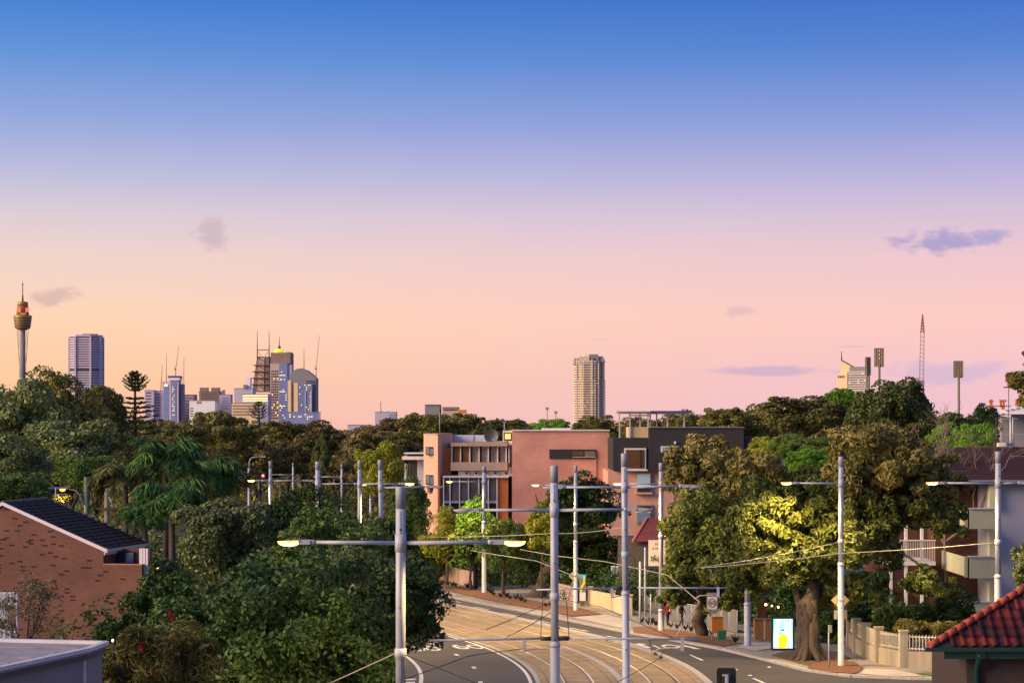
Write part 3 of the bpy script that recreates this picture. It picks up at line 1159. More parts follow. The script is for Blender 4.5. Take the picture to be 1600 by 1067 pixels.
# ------------------------------------------------------------------ vegetation
def foliage(name, c1, c2, c3=None, nscale=0.35, trans=0.22):
    """leaf colours that differ from leaf to leaf and from bough to bough"""
    if name in _mats:
        return _mats[name]
    m, nt, b = new_mat(name)
    N, L = nt.nodes, nt.links
    ge = N.new('ShaderNodeNewGeometry')
    tcn = N.new('ShaderNodeTexCoord')
    nz = N.new('ShaderNodeTexNoise')
    nz.inputs['Scale'].default_value = nscale
    nz.inputs['Detail'].default_value = 2
    L.new(tcn.outputs['Object'], nz.inputs['Vector'])
    ad = N.new('ShaderNodeMath')
    ad.operation = 'MULTIPLY_ADD'
    L.new(ge.outputs['Random Per Island'], ad.inputs[0])
    ad.inputs[1].default_value = 0.55
    sb = N.new('ShaderNodeMapRange')
    sb.inputs[1].default_value = 0.3
    sb.inputs[2].default_value = 0.7
    sb.inputs[4].default_value = 0.5
    L.new(nz.outputs[0], sb.inputs[0])
    L.new(sb.outputs[0], ad.inputs[2])
    cr = N.new('ShaderNodeValToRGB')
    e = cr.color_ramp.elements
    e[0].position, e[0].color = 0.15, tuple(c1) + (1,)
    e[1].position, e[1].color = 0.9, tuple(c3 or c2) + (1,)
    if c3:
        k = e.new(0.55)
        k.color = tuple(c2) + (1,)
    L.new(ad.outputs[0], cr.inputs[0])
    oi = N.new('ShaderNodeObjectInfo')
    hs = N.new('ShaderNodeHueSaturation')
    mr = N.new('ShaderNodeMapRange')
    mr.inputs[3].default_value = 0.8
    mr.inputs[4].default_value = 1.25
    L.new(oi.outputs['Random'], mr.inputs[0])
    L.new(mr.outputs[0], hs.inputs['Value'])
    L.new(cr.outputs[0], hs.inputs['Color'])
    L.new(hs.outputs[0], b.inputs['Base Color'])
    b.inputs['Roughness'].default_value = 0.55
    b.inputs['Specular IOR Level'].default_value = 0.3
    tr = N.new('ShaderNodeBsdfTranslucent')
    L.new(hs.outputs[0], tr.inputs[0])
    mxs = N.new('ShaderNodeMixShader')
    mxs.inputs[0].default_value = trans
    L.new(b.outputs[0], mxs.inputs[1])
    L.new(tr.outputs[0], mxs.inputs[2])
    out = [n for n in N if n.type == 'OUTPUT_MATERIAL'][0]
    L.new(mxs.outputs[0], out.inputs[0])
    _mats[name] = m
    return m


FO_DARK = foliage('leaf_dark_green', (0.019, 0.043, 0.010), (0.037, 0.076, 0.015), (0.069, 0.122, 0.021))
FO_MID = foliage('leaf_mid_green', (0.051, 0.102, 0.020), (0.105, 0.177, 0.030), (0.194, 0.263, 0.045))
FO_GREY = foliage('leaf_grey_green', (0.059, 0.086, 0.030), (0.127, 0.165, 0.055), (0.260, 0.288, 0.110))
FO_OLIVE = foliage('leaf_olive', (0.075, 0.079, 0.018), (0.149, 0.145, 0.032), (0.245, 0.215, 0.050))
FO_BROWN = foliage('leaf_olive_brown', (0.089, 0.070, 0.020), (0.178, 0.140, 0.038), (0.297, 0.239, 0.070))
FO_YELL = foliage('leaf_yellow_green', (0.133, 0.165, 0.016), (0.283, 0.313, 0.024), (0.475, 0.478, 0.040))
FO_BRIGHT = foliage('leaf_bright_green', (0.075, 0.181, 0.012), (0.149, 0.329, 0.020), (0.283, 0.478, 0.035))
FO_FIG = foliage('leaf_fig_rust_glow', (0.088, 0.095, 0.019), (0.182, 0.162, 0.038), (0.341, 0.261, 0.081), 0.28, 0.18)
FO_FIG2 = foliage('leaf_fig_olive', (0.051, 0.075, 0.014), (0.122, 0.154, 0.028), (0.260, 0.271, 0.060), 0.28, 0.18)
FO_DOME = foliage('leaf_dome_green', (0.040, 0.065, 0.017), (0.088, 0.122, 0.028), (0.154, 0.174, 0.043))
FO_PINE = foliage('needle_dark', (0.035, 0.056, 0.014), (0.075, 0.095, 0.022), (0.119, 0.140, 0.035))
FO_PALM = foliage('palm_green', (0.035, 0.099, 0.024), (0.075, 0.181, 0.040), (0.141, 0.271, 0.060))
FO_PALMD = foliage('palm_dull', (0.067, 0.086, 0.026), (0.119, 0.135, 0.040), (0.178, 0.184, 0.060))
FO_PURP = foliage('leaf_dull_purple', (0.075, 0.059, 0.034), (0.127, 0.102, 0.055), (0.194, 0.165, 0.080))
FO_RED = foliage('flower_red', (0.16, 0.010, 0.014), (0.28, 0.016, 0.02))
FO_TUFT = foliage('strap_leaf_dark', (0.018, 0.026, 0.016), (0.040, 0.045, 0.026))
M_BARK = mat('bark_brown', (0.105, 0.075, 0.055), 0.95, var=0.3, scale=5, bump=0.8, bscale=14)
M_BARKG = mat('bark_grey', (0.080, 0.060, 0.048), 0.95, var=0.3, scale=3, bump=0.8, bscale=10, stain=0.5)
M_BARKD = mat('bark_dark', (0.05, 0.038, 0.03), 0.95, var=0.3, scale=5, bump=0.6)
M_TWIG = mat('bare_twig', (0.26, 0.18, 0.14), 0.9, var=0.2)


def unit(v):
    return v / np.maximum(1e-9, np.linalg.norm(v, axis=-1, keepdims=True))


def leaf_tris(rng, P, Nv, size, aspect=0.5, jit=0.7, up=None):
    """folded diamond leaves at P facing roughly along Nv"""
    n = len(P)
    Nn = unit(Nv + jit * rng.normal(size=(n, 3)))
    T = unit(np.cross(Nn, rng.normal(size=(n, 3))) if up is None else up)
    Bv = unit(np.cross(Nn, T))
    Lh = (size * (0.5 + 1.0 * rng.random(n) ** 1.4))[:, None]
    V = np.empty((n, 4, 3))
    V[:, 0] = P - T * Lh * 0.5
    V[:, 1] = P + Bv * Lh * aspect * 0.5 + Nn * Lh * 0.08
    V[:, 2] = P + T * Lh * 0.5
    V[:, 3] = P - Bv * Lh * aspect * 0.5 + Nn * Lh * 0.08
    k = (np.arange(n) * 4)[:, None]
    T1 = np.concatenate([k + np.array([[0, 1, 2]]), k + np.array([[0, 2, 3]])], 0)
    return V.reshape(-1, 3), T1


def merge(parts):
    Vs, Ts, k = [], [], 0
    for V, T in parts:
        Vs.append(V)
        Ts.append(T + k)
        k += len(V)
    return np.concatenate(Vs), np.concatenate(Ts)


def crown_parts(rng, c, rad, nclump, per, leaf, clump=0.26, low=-0.45, aspect=0.5, jit=0.65, core=0.25, hollow=0.55, squash=0.8):
    """leaf clumps spread through an uneven crown"""
    c, rad = np.array(c, float), np.array(rad, float)
    D = []
    while len(D) < nclump:
        d = unit(rng.normal(size=3))
        if d[2] > low + 0.25 * rng.random():
            D.append(d)
    D = np.array(D)
    lump = 1 + 0.20 * np.sin(D[:, 0] * 5 + rng.random() * 6) * np.cos(D[:, 1] * 4 + rng.random() * 6)
    rr = (hollow + (1 - hollow) * np.sqrt(rng.random(nclump)))[:, None] * lump[:, None] * 0.86
    Cc = c + D * rad * rr
    cr = clump * rad.mean() * (0.7 + 0.65 * rng.random(nclump))
    idx = np.repeat(np.arange(nclump), per)
    n = len(idx)
    d = unit(rng.normal(size=(n, 3)) + 0.55 * D[idx] + np.array([0, 0, 0.35]))
    r = cr[idx] * (0.62 + 0.42 * rng.random(n) ** 0.7) * np.where(rng.random(n) < 0.16, 1.0 + 0.2 * rng.random(n), 1.0)
    off_ = d * r[:, None]
    off_[:, 2] *= squash
    P = Cc[idx] + off_
    parts = [leaf_tris(rng, P, d, leaf, aspect, jit)]
    if core > 0:
        m = int(n * core * 0.8)
        dd = unit(rng.normal(size=(m, 3)))
        P2 = c + dd * rad * (0.1 + 0.42 * rng.random((m, 1)))
        P2[:, 2] = np.maximum(P2[:, 2], c[2] + low * rad[2])
        parts.append(leaf_tris(rng, P2, dd, leaf * 1.3, 0.6, 0.8))
    return parts


def lobed(rng, c, rad, nclump, per, leaf, clump, low, aspect, jit, core, hollow, squash, lobes=6):
    """uneven crown: a main body with several boughs standing out of it"""
    c, rad = np.array(c, float), np.array(rad, float)
    nm = int(nclump * 0.6)
    parts = crown_parts(rng, c, rad * 0.86, nm, per, leaf, clump, low, aspect, jit, core, hollow, squash)
    if not lobes:
        return crown_parts(rng, c, rad, nclump, per, leaf, clump, low, aspect, jit, core, hollow, squash)
    nl = max(4, int(nclump * 0.4 / lobes))
    for k in range(lobes):
        a_ = 2 * math.pi * (k + rng.random()) / lobes
        el = -0.15 + 1.15 * rng.random()
        d = np.array([math.cos(a_) * math.cos(el), math.sin(a_) * math.cos(el), math.sin(el)])
        f_ = 0.26 + 0.16 * rng.random()
        cc = c + d * rad * (1.0 - f_ * 0.85)
        parts += crown_parts(rng, cc, rad * f_ * np.array([1.1, 1.1, 0.9]), nl, per, leaf, clump * 1.5, -0.8, aspect, jit, 0.1, 0.3, squash)
    return parts


def trunk_mb(rng, h, r, top, limbs=5, spread=1.5, lean=(0, 0), fork=0.45, flare=1.6):
    """tapered trunk with limbs reaching into the crown"""
    mb = MB()
    P = [Vector((0, 0, -0.3))]
    for i in range(1, 6):
        t = i / 5
        P.append(Vector((lean[0] * t + rng.normal() * r * 0.25, lean[1] * t + rng.normal() * r * 0.25, h * t)))
    mb.tube(P, [r * flare, r * 1.1, r, r * 0.9, r * 0.8, r * 0.66], 10)
    for k in range(limbs):
        a_ = 2 * math.pi * (k + 0.5 * rng.random()) / limbs
        s = P[3].lerp(P[5], rng.random())
        e = Vector((P[5].x + math.cos(a_) * spread * (0.7 + 0.5 * rng.random()), P[5].y + math.sin(a_) * spread * (0.7 + 0.5 * rng.random()), h + (top - h) * (0.35 + 0.6 * rng.random())))
        m = s.lerp(e, 0.5) + Vector((0, 0, -0.12 * (e - s).length + rng.normal() * 0.1))
        mb.tube([s, s.lerp(m, 0.5), m, m.lerp(e, 0.5), e], [r * 0.52, r * 0.42, r * 0.32, r * 0.22, r * 0.08], 7)
        for q in range(2):
            e2 = m.lerp(e, 0.3 + 0.3 * q) + Vector((rng.normal(), rng.normal(), abs(rng.normal()) * 0.6)) * spread * 0.4
            mb.tube([m.lerp(e, 0.15 + 0.3 * q), e2], [r * 0.2, r * 0.05], 5)
    return mb


def tree_img(name, label, x, ytop, Y, wpx, hpx, mat_l, leaf, nclump=60, per=110, seed=1, clump=0.26, low=-0.45, bark=None, trunk_x=None, depth=1.0, aspect=0.5, core=0.3, hollow=0.55, limbs=5, r=None, squash=0.8, cat='tree', group=None, jit=0.65, zbase=None, lobes=6):
    """tree whose crown spans wpx by hpx photo pixels with its top at (x, ytop), standing at distance Y"""
    rng = np.random.default_rng(seed)
    zb = g(Y) if zbase is None else zbase
    xt = X_(x if trunk_x is None else trunk_x, Y)
    t = thing(name, label, cat, (xt, Y, zb), 0, group)
    rw, rh = wpx / F * Y / 2, hpx / F * Y / 2
    cz = Z_(ytop, Y) - zb - rh
    cx = X_(x, Y) - xt
    V, T = merge(lobed(rng, (cx, 0, cz), (rw, rw * depth, rh), nclump, per, leaf, clump, low, aspect, jit, core, hollow, squash, lobes))
    link('crown', np_mesh('crown', V, T), mat_l, t)
    rr = r or max(0.09, rw * 0.06)
    trunk_mb(rng, max(0.6, cz - rh * 0.35), rr, cz + rh * 0.75, limbs, rw * 0.6, (cx * 0.6, 0)).build('trunk', bark or M_BARK, t)
    return t


# shared crowns for the middle distance, each copied with its own turn and size
def proto(seed, nclump, per, leaf, clump=0.27, low=-0.35, hollow=0.5, squash=0.75, core=0.3, aspect=0.55):
    rng = np.random.default_rng(seed)
    V, T = merge(lobed(rng, (0, 0, 0), (1, 1, 1), nclump, per, leaf, clump, low, aspect, 0.65, core, hollow, squash, 7))
    me = np_mesh('crown', V, T)
    return me


PRO = [proto(100 + i, 84, 190, 0.066) for i in range(4)]
PROF = [proto(120 + i, 56, 190, 0.078, 0.25, -0.15, 0.6, 0.6) for i in range(3)]     # flat-bottomed park figs
PROS = [proto(140 + i, 46, 60, 0.12) for i in range(2)]


def tree_copy(name, label, x, ytop, Y, wpx, hpx, mat_l, me, seed, bark=None, limbs=5, r=None, group=None, depth=1.0):
    rng = np.random.default_rng(seed)
    zb = g(Y)
    t = thing(name, label, 'tree', (X_(x, Y), Y, zb), 0, group)
    rw, rh = wpx / F * Y / 2, hpx / F * Y / 2
    cz = Z_(ytop, Y) - zb - rh
    key = me.name + mat_l.name
    o = bpy.data.objects.new('crown', me)
    COL.objects.link(o)
    if len(me.materials) == 0:
        me.materials.append(mat_l)
    o.material_slots[0].link = 'OBJECT'
    o.material_slots[0].material = mat_l
    o.parent = t
    o.location = (0, 0, cz)
    o.scale = (rw * 1.04, rw * depth, rh * 1.04)
    o.rotation_euler = (0, 0, rng.random() * 6.28)
    trunk_mb(rng, max(0.8, cz - rh * 0.4), r or max(0.15, rw * 0.055), cz + rh * 0.6, limbs, rw * 0.6).build('trunk', bark or M_BARKD, t)
    return t


# --- near trees and shrubs, lower left
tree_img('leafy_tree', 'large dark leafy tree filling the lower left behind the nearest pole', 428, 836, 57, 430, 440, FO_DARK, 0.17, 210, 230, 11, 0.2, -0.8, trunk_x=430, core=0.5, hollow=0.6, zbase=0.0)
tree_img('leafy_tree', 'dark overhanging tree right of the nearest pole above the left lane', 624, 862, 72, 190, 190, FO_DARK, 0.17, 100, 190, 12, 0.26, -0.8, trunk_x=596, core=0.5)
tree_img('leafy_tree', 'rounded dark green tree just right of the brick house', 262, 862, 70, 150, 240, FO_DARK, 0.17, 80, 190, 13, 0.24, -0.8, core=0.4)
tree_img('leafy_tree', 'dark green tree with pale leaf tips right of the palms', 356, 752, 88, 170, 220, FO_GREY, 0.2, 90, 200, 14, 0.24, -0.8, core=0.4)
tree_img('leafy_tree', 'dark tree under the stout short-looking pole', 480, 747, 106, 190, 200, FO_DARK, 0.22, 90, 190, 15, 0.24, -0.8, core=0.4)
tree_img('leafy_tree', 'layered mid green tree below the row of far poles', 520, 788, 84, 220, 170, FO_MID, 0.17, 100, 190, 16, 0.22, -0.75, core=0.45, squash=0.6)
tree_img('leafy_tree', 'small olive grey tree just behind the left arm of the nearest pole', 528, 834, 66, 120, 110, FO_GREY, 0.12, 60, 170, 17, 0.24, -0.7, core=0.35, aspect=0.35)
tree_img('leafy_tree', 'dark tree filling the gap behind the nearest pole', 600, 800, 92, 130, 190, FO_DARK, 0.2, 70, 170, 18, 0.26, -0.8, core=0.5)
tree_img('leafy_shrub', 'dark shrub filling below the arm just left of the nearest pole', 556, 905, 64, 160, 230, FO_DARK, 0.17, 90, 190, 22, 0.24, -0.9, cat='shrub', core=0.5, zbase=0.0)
tree_img('leafy_shrub', 'low dark shrub at the foot of the brick wall', 190, 950, 62, 90, 120, FO_DARK, 0.14, 50, 150, 19, 0.28, -0.8, cat='shrub', core=0.4)
tree_img('bottlebrush_shrub', 'feathery bottlebrush shrub with red flowers in the bottom left', 250, 950, 45, 230, 240, FO_OLIVE, 0.22, 90, 240, 20, 0.26, -0.9, cat='shrub', aspect=0.12, core=0.35)
_bb = [o for o in COL.objects if o.name.startswith('bottlebrush_shrub')][0]
_rng = np.random.default_rng(5)
for x, y in ((267, 962), (237, 1052), (222, 1010)):
    p = at(x, y, 43.3 + _rng.random() * 0.6) - _bb.location
    ax = Vector((_rng.normal() * 0.5, -0.4, 1)).normalized() * 0.08
    n_ = 90
    P_ = np.array([[p.x, p.y, p.z]]) + np.outer(_rng.random(n_) * 2 - 1, np.array(ax))
    dd = unit(_rng.normal(size=(n_, 3)))
    V, T = leaf_tris(_rng, P_ + dd * 0.05, unit(np.cross(dd, _rng.normal(size=(n_, 3)))), 0.10, 0.15, 0.1, up=dd)
    link('flower', np_mesh('flower', V, T), FO_RED, _bb)
tree_img('wispy_shrub', 'wispy purplish brown shrub against the left end of the brick wall', 40, 880, 58, 130, 180, FO_PURP, 0.09, 46, 90, 21, 0.3, -0.8, cat='shrub', core=0.0, aspect=0.35, limbs=9)

# --- left middle and back
tree_copy('broad_tree', 'tall dark tree at the left edge behind the brick house', 30, 588, 150, 190, 210, FO_GREY, PRO[0], 31)
tree_copy('broad_tree', 'dark tree crown beneath the observation tower', 85, 575, 158, 170, 190, FO_OLIVE, PRO[1], 32)
tree_copy('broad_tree', 'dark tree in front of the striped office tower', 150, 594, 165, 120, 200, FO_OLIVE, PRO[2], 33)
tree_copy('broad_tree', 'grey leaved tree below the skyline at far left', 110, 648, 140, 220, 150, FO_GREY, PRO[3], 34)
tree_copy('broad_tree', 'dark grey tree low at the left edge above the roof', 20, 676, 132, 150, 130, FO_GREY, PRO[1], 35)
tree_copy('broad_tree', 'light green spreading tree behind the orange street lamp', 135, 708, 122, 120, 80, FO_MID, PRO[2], 36)
tree_copy('broad_tree', 'mid green tree behind the roof at the left edge', 35, 735, 112, 150, 90, FO_MID, PRO[0], 37)
tree_copy('broad_tree', 'olive tree behind the tall palm', 225, 672, 140, 130, 130, FO_OLIVE, PRO[3], 38)
tree_copy('broad_tree', 'olive green tree right of the norfolk pine', 268, 650, 210, 130, 110, FO_OLIVE, PROF[0], 39)
tree_copy('broad_tree', 'round yellowish olive tree in front of the white city block', 345, 634, 260, 130, 130, FO_OLIVE, PROF[1], 40)
tree_copy('broad_tree', 'brown olive tree left of the far gooseneck lamp', 330, 700, 170, 150, 120, FO_BROWN, PRO[0], 41)
tree_copy('broad_tree', 'dark olive tree above the red traffic light', 400, 672, 300, 150, 130, FO_BROWN, PROF[2], 42)
tree_copy('broad_tree', 'brown park fig below the glass tower', 470, 650, 380, 140, 100, FO_BROWN, PROF[0], 43)
tree_copy('broad_tree', 'brown park fig with a pale top left of the low gap', 450, 688, 330, 120, 90, FO_BROWN, PROF[1], 44)
tree_copy('broad_tree', 'brown rounded fig right of the stout pole', 530, 700, 300, 110, 100, FO_BROWN, PROF[2], 45)
tree_copy('broad_tree', 'dark conical tree standing among the brown figs', 503, 680, 290, 36, 90, FO_PINE, PRO[1], 46)
tree_copy('broad_tree', 'brown fig at the right side of the low gap', 590, 668, 330, 130, 100, FO_BROWN, PROF[0], 47)
tree_copy('broad_tree', 'brown fig under the small lilac office block', 612, 648, 420, 100, 80, FO_BROWN, PROF[1], 48)
tree_copy('broad_tree', 'tall olive fig behind the left end of the pink building', 672, 634, 360, 140, 100, FO_OLIVE, PROF[2], 49)
tree_copy('broad_tree', 'olive fig above the roof of the pink building', 735, 642, 380, 110, 80, FO_OLIVE, PROF[0], 50)
tree_copy('broad_tree', 'olive fig behind the middle of the pink roof', 800, 652, 400, 110, 60, FO_OLIVE, PROF[1], 51)
tree_copy('broad_tree', 'bright green tree under the small floodlight pair', 862, 652, 330, 70, 50, FO_BRIGHT, PRO[2], 52)
tree_copy('broad_tree', 'dark tree in front of the round apartment tower', 930, 645, 300, 80, 70, FO_OLIVE, PRO[3], 53)
tree_copy('broad_tree', 'tree seen between the pergola posts', 1000, 650, 300, 100, 70, FO_OLIVE, PRO[0], 54)
tree_copy('broad_tree', 'tree behind the right end of the pergola', 1068, 640, 280, 90, 80, FO_OLIVE, PRO[1], 55)
tree_copy('broad_tree', 'brown olive tree on the skyline right of the pergola', 1146, 626, 260, 120, 100, FO_OLIVE, PROF[2], 56)
tree_copy('broad_tree', 'flat topped umbrella pine left of the sloping roofed tower', 1250, 612, 250, 170, 100, FO_OLIVE, PROF[0], 57)
tree_copy('broad_tree', 'bright green tree just under the sloping roofed tower', 1312, 604, 280, 70, 60, FO_BRIGHT, PRO[2], 58)
tree_img('broad_tree', 'great dark domed fig under the floodlight masts', 1396, 590, 235, 138, 130, FO_DOME, 0.42, 150, 110, 59, 0.17, -0.55, bark=M_BARKD, core=0.5, hollow=0.8, lobes=0)
tree_copy('broad_tree', 'dark tree right of the domed fig under the single floodlight', 1490, 640, 260, 90, 80, FO_DARK, PRO[3], 60)
tree_copy('broad_tree', 'dark pointed green tree beside the orange cranes', 1538, 628, 240, 54, 90, FO_DARK, PRO[0], 61)
tree_copy('broad_tree', 'rounded light green tree in front of the white roof', 1526, 658, 190, 80, 80, FO_BRIGHT, PRO[2], 62)
tree_copy('broad_tree', 'light green tree behind the bare branches', 1478, 660, 200, 60, 60, FO_BRIGHT, PRO[1], 63)
tree_copy('broad_tree', 'round green tree between the umbrella pine and the rusty fig', 1235, 676, 170, 80, 60, FO_MID, PRO[0], 64)
tree_copy('broad_tree', 'yellowish round tree left of the garden mast', 1200, 678, 175, 70, 60, FO_YELL, PRO[3], 65)
tree_copy('broad_tree', 'mid green tree by the thin roof aerial', 1290, 680, 165, 90, 60, FO_MID, PRO[2], 66)
tree_copy('broad_tree', 'vivid green shrubby tree above the lit fig leaves', 1262, 700, 140, 90, 60, FO_BRIGHT, PRO[1], 67)
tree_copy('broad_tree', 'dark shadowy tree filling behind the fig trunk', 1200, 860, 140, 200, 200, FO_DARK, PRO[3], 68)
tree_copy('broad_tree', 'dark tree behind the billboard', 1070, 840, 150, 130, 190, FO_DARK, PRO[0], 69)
# --- middle: beside the pink building and along the far pavement
tree_img('poplar_tree', 'yellow green feathery tree left of the pink building', 596, 683, 190, 92, 110, FO_YELL, 0.32, 80, 120, 71, 0.2, -0.8, aspect=0.3, squash=1.2)
tree_copy('broad_tree', 'dim shrubby tree in front of the left end of the pink building', 640, 745, 150, 90, 140, FO_MID, PRO[1], 72)
tree_copy('broad_tree', 'pale green sapling before the window bands', 742, 775, 178, 60, 80, FO_BRIGHT, PROS[0], 73)
tree_img('street_tree', 'loose yellow green street tree left of the far pole', 698, 786, 186, 78, 118, FO_YELL, 0.26, 60, 120, 74, 0.25, -0.8, aspect=0.35, core=0.2, hollow=0.35)
tree_img('street_tree', 'green street tree standing before the pale pink wall', 735, 806, 177, 70, 100, FO_MID, 0.26, 60, 130, 75, 0.26, -0.8, core=0.2)
tree_img('street_tree', 'mid green street tree right of the far pole', 786, 800, 171, 90, 110, FO_MID, 0.26, 70, 130, 76, 0.26, -0.8, core=0.2)
tree_img('street_tree', 'yellow tinted small tree in front of the dark broad tree', 846, 772, 166, 50, 110, FO_YELL, 0.26, 50, 120, 77, 0.28, -0.8, core=0.2)
tree_img('broad_tree', 'dark broad tree with a thick trunk before the pink wall', 905, 722, 168, 130, 190, FO_DARK, 0.3, 100, 170, 78, 0.24, -0.85, trunk_x=835, core=0.6, r=0.55)
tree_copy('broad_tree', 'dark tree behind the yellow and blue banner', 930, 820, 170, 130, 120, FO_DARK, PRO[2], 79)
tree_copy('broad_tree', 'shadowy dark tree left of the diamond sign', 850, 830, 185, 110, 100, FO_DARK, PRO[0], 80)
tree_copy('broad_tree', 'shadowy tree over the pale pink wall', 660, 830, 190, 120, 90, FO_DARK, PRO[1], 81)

# --- the two figs on the right
def fig(name, label, base_img, blobs, mat_l, leaf, seed, branches, r, bark):
    rng = np.random.default_rng(seed)
    p = onground(*base_img)
    Yb = p.y
    t = thing(name, label, 'tree', p)
    parts, top = [], []
    for x, ytop, dY, w, h, n, per in blobs:
        Y = Yb + dY
        rw, rh = w / F * Y / 2, h / F * Y / 2
        c = Vector((X_(x, Y), Y, Z_(ytop, Y) - rh)) - p
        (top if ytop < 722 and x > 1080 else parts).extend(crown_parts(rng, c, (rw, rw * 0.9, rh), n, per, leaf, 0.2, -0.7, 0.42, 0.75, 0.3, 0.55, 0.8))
    V, T = merge(parts)
    link('crown', np_mesh('crown', V, T), mat_l, t)
    V, T = merge(top)
    link('upper_crown', np_mesh('upper_crown', V, T), FO_FIG, t, label='rust upper leaves with sunset glow in the colour')  # warmer than the crown below: sunset glow put into the rust leaf colour
    mb = MB()
    for path, r0, r1 in branches:
        P = [at(x, y, Yb + dy) - p for x, y, dy in path]
        n = len(P)
        Q, Rr = [], []
        for i in range(n - 1):
            for j in range(4):
                t_ = j / 4
                Q.append(P[i].lerp(P[i + 1], t_) + Vector((rng.normal(), rng.normal(), 0)) * r1 * 0.3)
                f_ = (i + t_) / (n - 1)
                Rr.append(r0 + (r1 - r0) * f_)
        Q.append(P[-1])
        Rr.append(r1)
        mb.tube(Q, Rr, 9)
    mb.build('trunk', bark, t)
    return t, p


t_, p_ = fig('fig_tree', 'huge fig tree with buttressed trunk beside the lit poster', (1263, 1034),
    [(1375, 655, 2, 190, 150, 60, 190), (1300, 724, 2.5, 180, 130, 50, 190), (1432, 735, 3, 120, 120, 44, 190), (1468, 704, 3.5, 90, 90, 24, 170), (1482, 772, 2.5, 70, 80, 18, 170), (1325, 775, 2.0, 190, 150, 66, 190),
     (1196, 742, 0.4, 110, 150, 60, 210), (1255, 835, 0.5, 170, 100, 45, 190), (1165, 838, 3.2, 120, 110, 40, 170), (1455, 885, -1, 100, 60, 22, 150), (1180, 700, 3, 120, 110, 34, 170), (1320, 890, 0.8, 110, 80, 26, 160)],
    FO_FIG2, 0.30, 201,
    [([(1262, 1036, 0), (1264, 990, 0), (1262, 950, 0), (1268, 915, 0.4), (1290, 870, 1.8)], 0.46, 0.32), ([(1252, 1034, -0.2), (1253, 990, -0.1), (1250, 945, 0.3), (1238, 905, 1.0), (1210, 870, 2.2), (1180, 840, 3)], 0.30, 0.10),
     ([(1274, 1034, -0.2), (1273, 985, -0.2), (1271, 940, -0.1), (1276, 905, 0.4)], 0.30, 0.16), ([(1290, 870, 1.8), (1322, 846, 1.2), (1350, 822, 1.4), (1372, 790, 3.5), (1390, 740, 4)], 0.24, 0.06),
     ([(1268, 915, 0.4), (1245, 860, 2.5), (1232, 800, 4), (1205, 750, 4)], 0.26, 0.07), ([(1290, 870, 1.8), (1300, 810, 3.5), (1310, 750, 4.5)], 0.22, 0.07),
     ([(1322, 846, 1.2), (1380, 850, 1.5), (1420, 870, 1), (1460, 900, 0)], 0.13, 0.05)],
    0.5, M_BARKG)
rt = MB()
_rng = np.random.default_rng(8)
for i in range(13):                                    # buttress roots spreading over the soil
    a_ = 2 * math.pi * i / 13 + _rng.normal() * 0.12
    L_ = 1.1 + _rng.random() * 0.9
    pts_ = []
    for s_ in (0.25, 0.5, 0.8, 1.0):
        wob = _rng.normal() * 0.1
        pts_.append((math.cos(a_ + wob) * L_ * s_, math.sin(a_ + wob) * L_ * s_, 1.5 * max(0, 0.62 - s_) ** 1.3 * 2.0 + 0.12 - 0.1 * s_))
    pts_ = [(math.cos(a_) * 0.36, math.sin(a_) * 0.36, 1.9 + _rng.random())] + pts_
    rt.tube(pts_, [0.16, 0.2, 0.16, 0.12, 0.05], 7)
rt.build('buttress_root', M_BARKG, t_)
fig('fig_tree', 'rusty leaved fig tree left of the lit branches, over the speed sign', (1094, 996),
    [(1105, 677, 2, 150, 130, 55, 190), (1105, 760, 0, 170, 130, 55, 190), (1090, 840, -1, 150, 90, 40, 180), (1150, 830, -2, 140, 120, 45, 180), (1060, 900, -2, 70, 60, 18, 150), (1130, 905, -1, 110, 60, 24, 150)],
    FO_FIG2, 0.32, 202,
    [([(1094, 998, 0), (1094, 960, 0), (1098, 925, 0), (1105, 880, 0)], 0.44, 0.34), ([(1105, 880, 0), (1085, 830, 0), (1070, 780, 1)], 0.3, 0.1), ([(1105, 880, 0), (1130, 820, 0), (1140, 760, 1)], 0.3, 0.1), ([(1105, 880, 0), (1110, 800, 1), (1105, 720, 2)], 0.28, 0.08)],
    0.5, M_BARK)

# overhanging foliage at the right edge, a nearer tree mostly out of frame
tree_img('overhanging_tree', 'rusty foliage hanging into the right edge of the sky', 1622, 535, 75, 90, 110, FO_FIG, 0.2, 50, 170, 91, 0.3, -0.95, core=0.3)
tree_img('leafy_tree', 'dim green foliage at the right edge beside the grey wall', 1606, 838, 88, 55, 110, FO_GREY, 0.17, 36, 150, 92, 0.3, -0.9, core=0.3)

# bare tree beside the brown tiled roof
Yb = 125
p = at(1470, 900, Yb)
t = thing('bare_tree', 'leafless pale tree in front of the brown tiled roof', 'tree', (p.x, p.y, g(Yb)))
rng = np.random.default_rng(77)
mb = MB()
base = Vector((0, 0, 0))


def twig(a, d, ln_, r_, lev):
    b = a + d * ln_
    m_ = a.lerp(b, 0.5) + Vector((rng.normal(), rng.normal(), 0)) * ln_ * 0.06
    mb.tube([a, m_, b], [r_, r_ * 0.8, r_ * 0.6], 6 if lev < 2 else 4, cap=False)
    if lev == 5:
        return
    for k in range(3 if lev > 0 else 5):
        nd = (d + Vector((rng.normal(), rng.normal() * 0.8, rng.normal() * 0.45 + 0.12)) * (0.62 if lev else 0.42)).normalized()
        twig(a.lerp(b, 0.7 + 0.3 * rng.random()), nd, ln_ * (0.62 + 0.2 * rng.random()) * (0.62 if lev == 0 else 1), r_ * 0.58, lev + 1)


twig(Vector((0, 0, 0)), Vector((0.03, 0, 1)), 7.4, 0.17, 0)
mb.build('branches', M_TWIG, t)


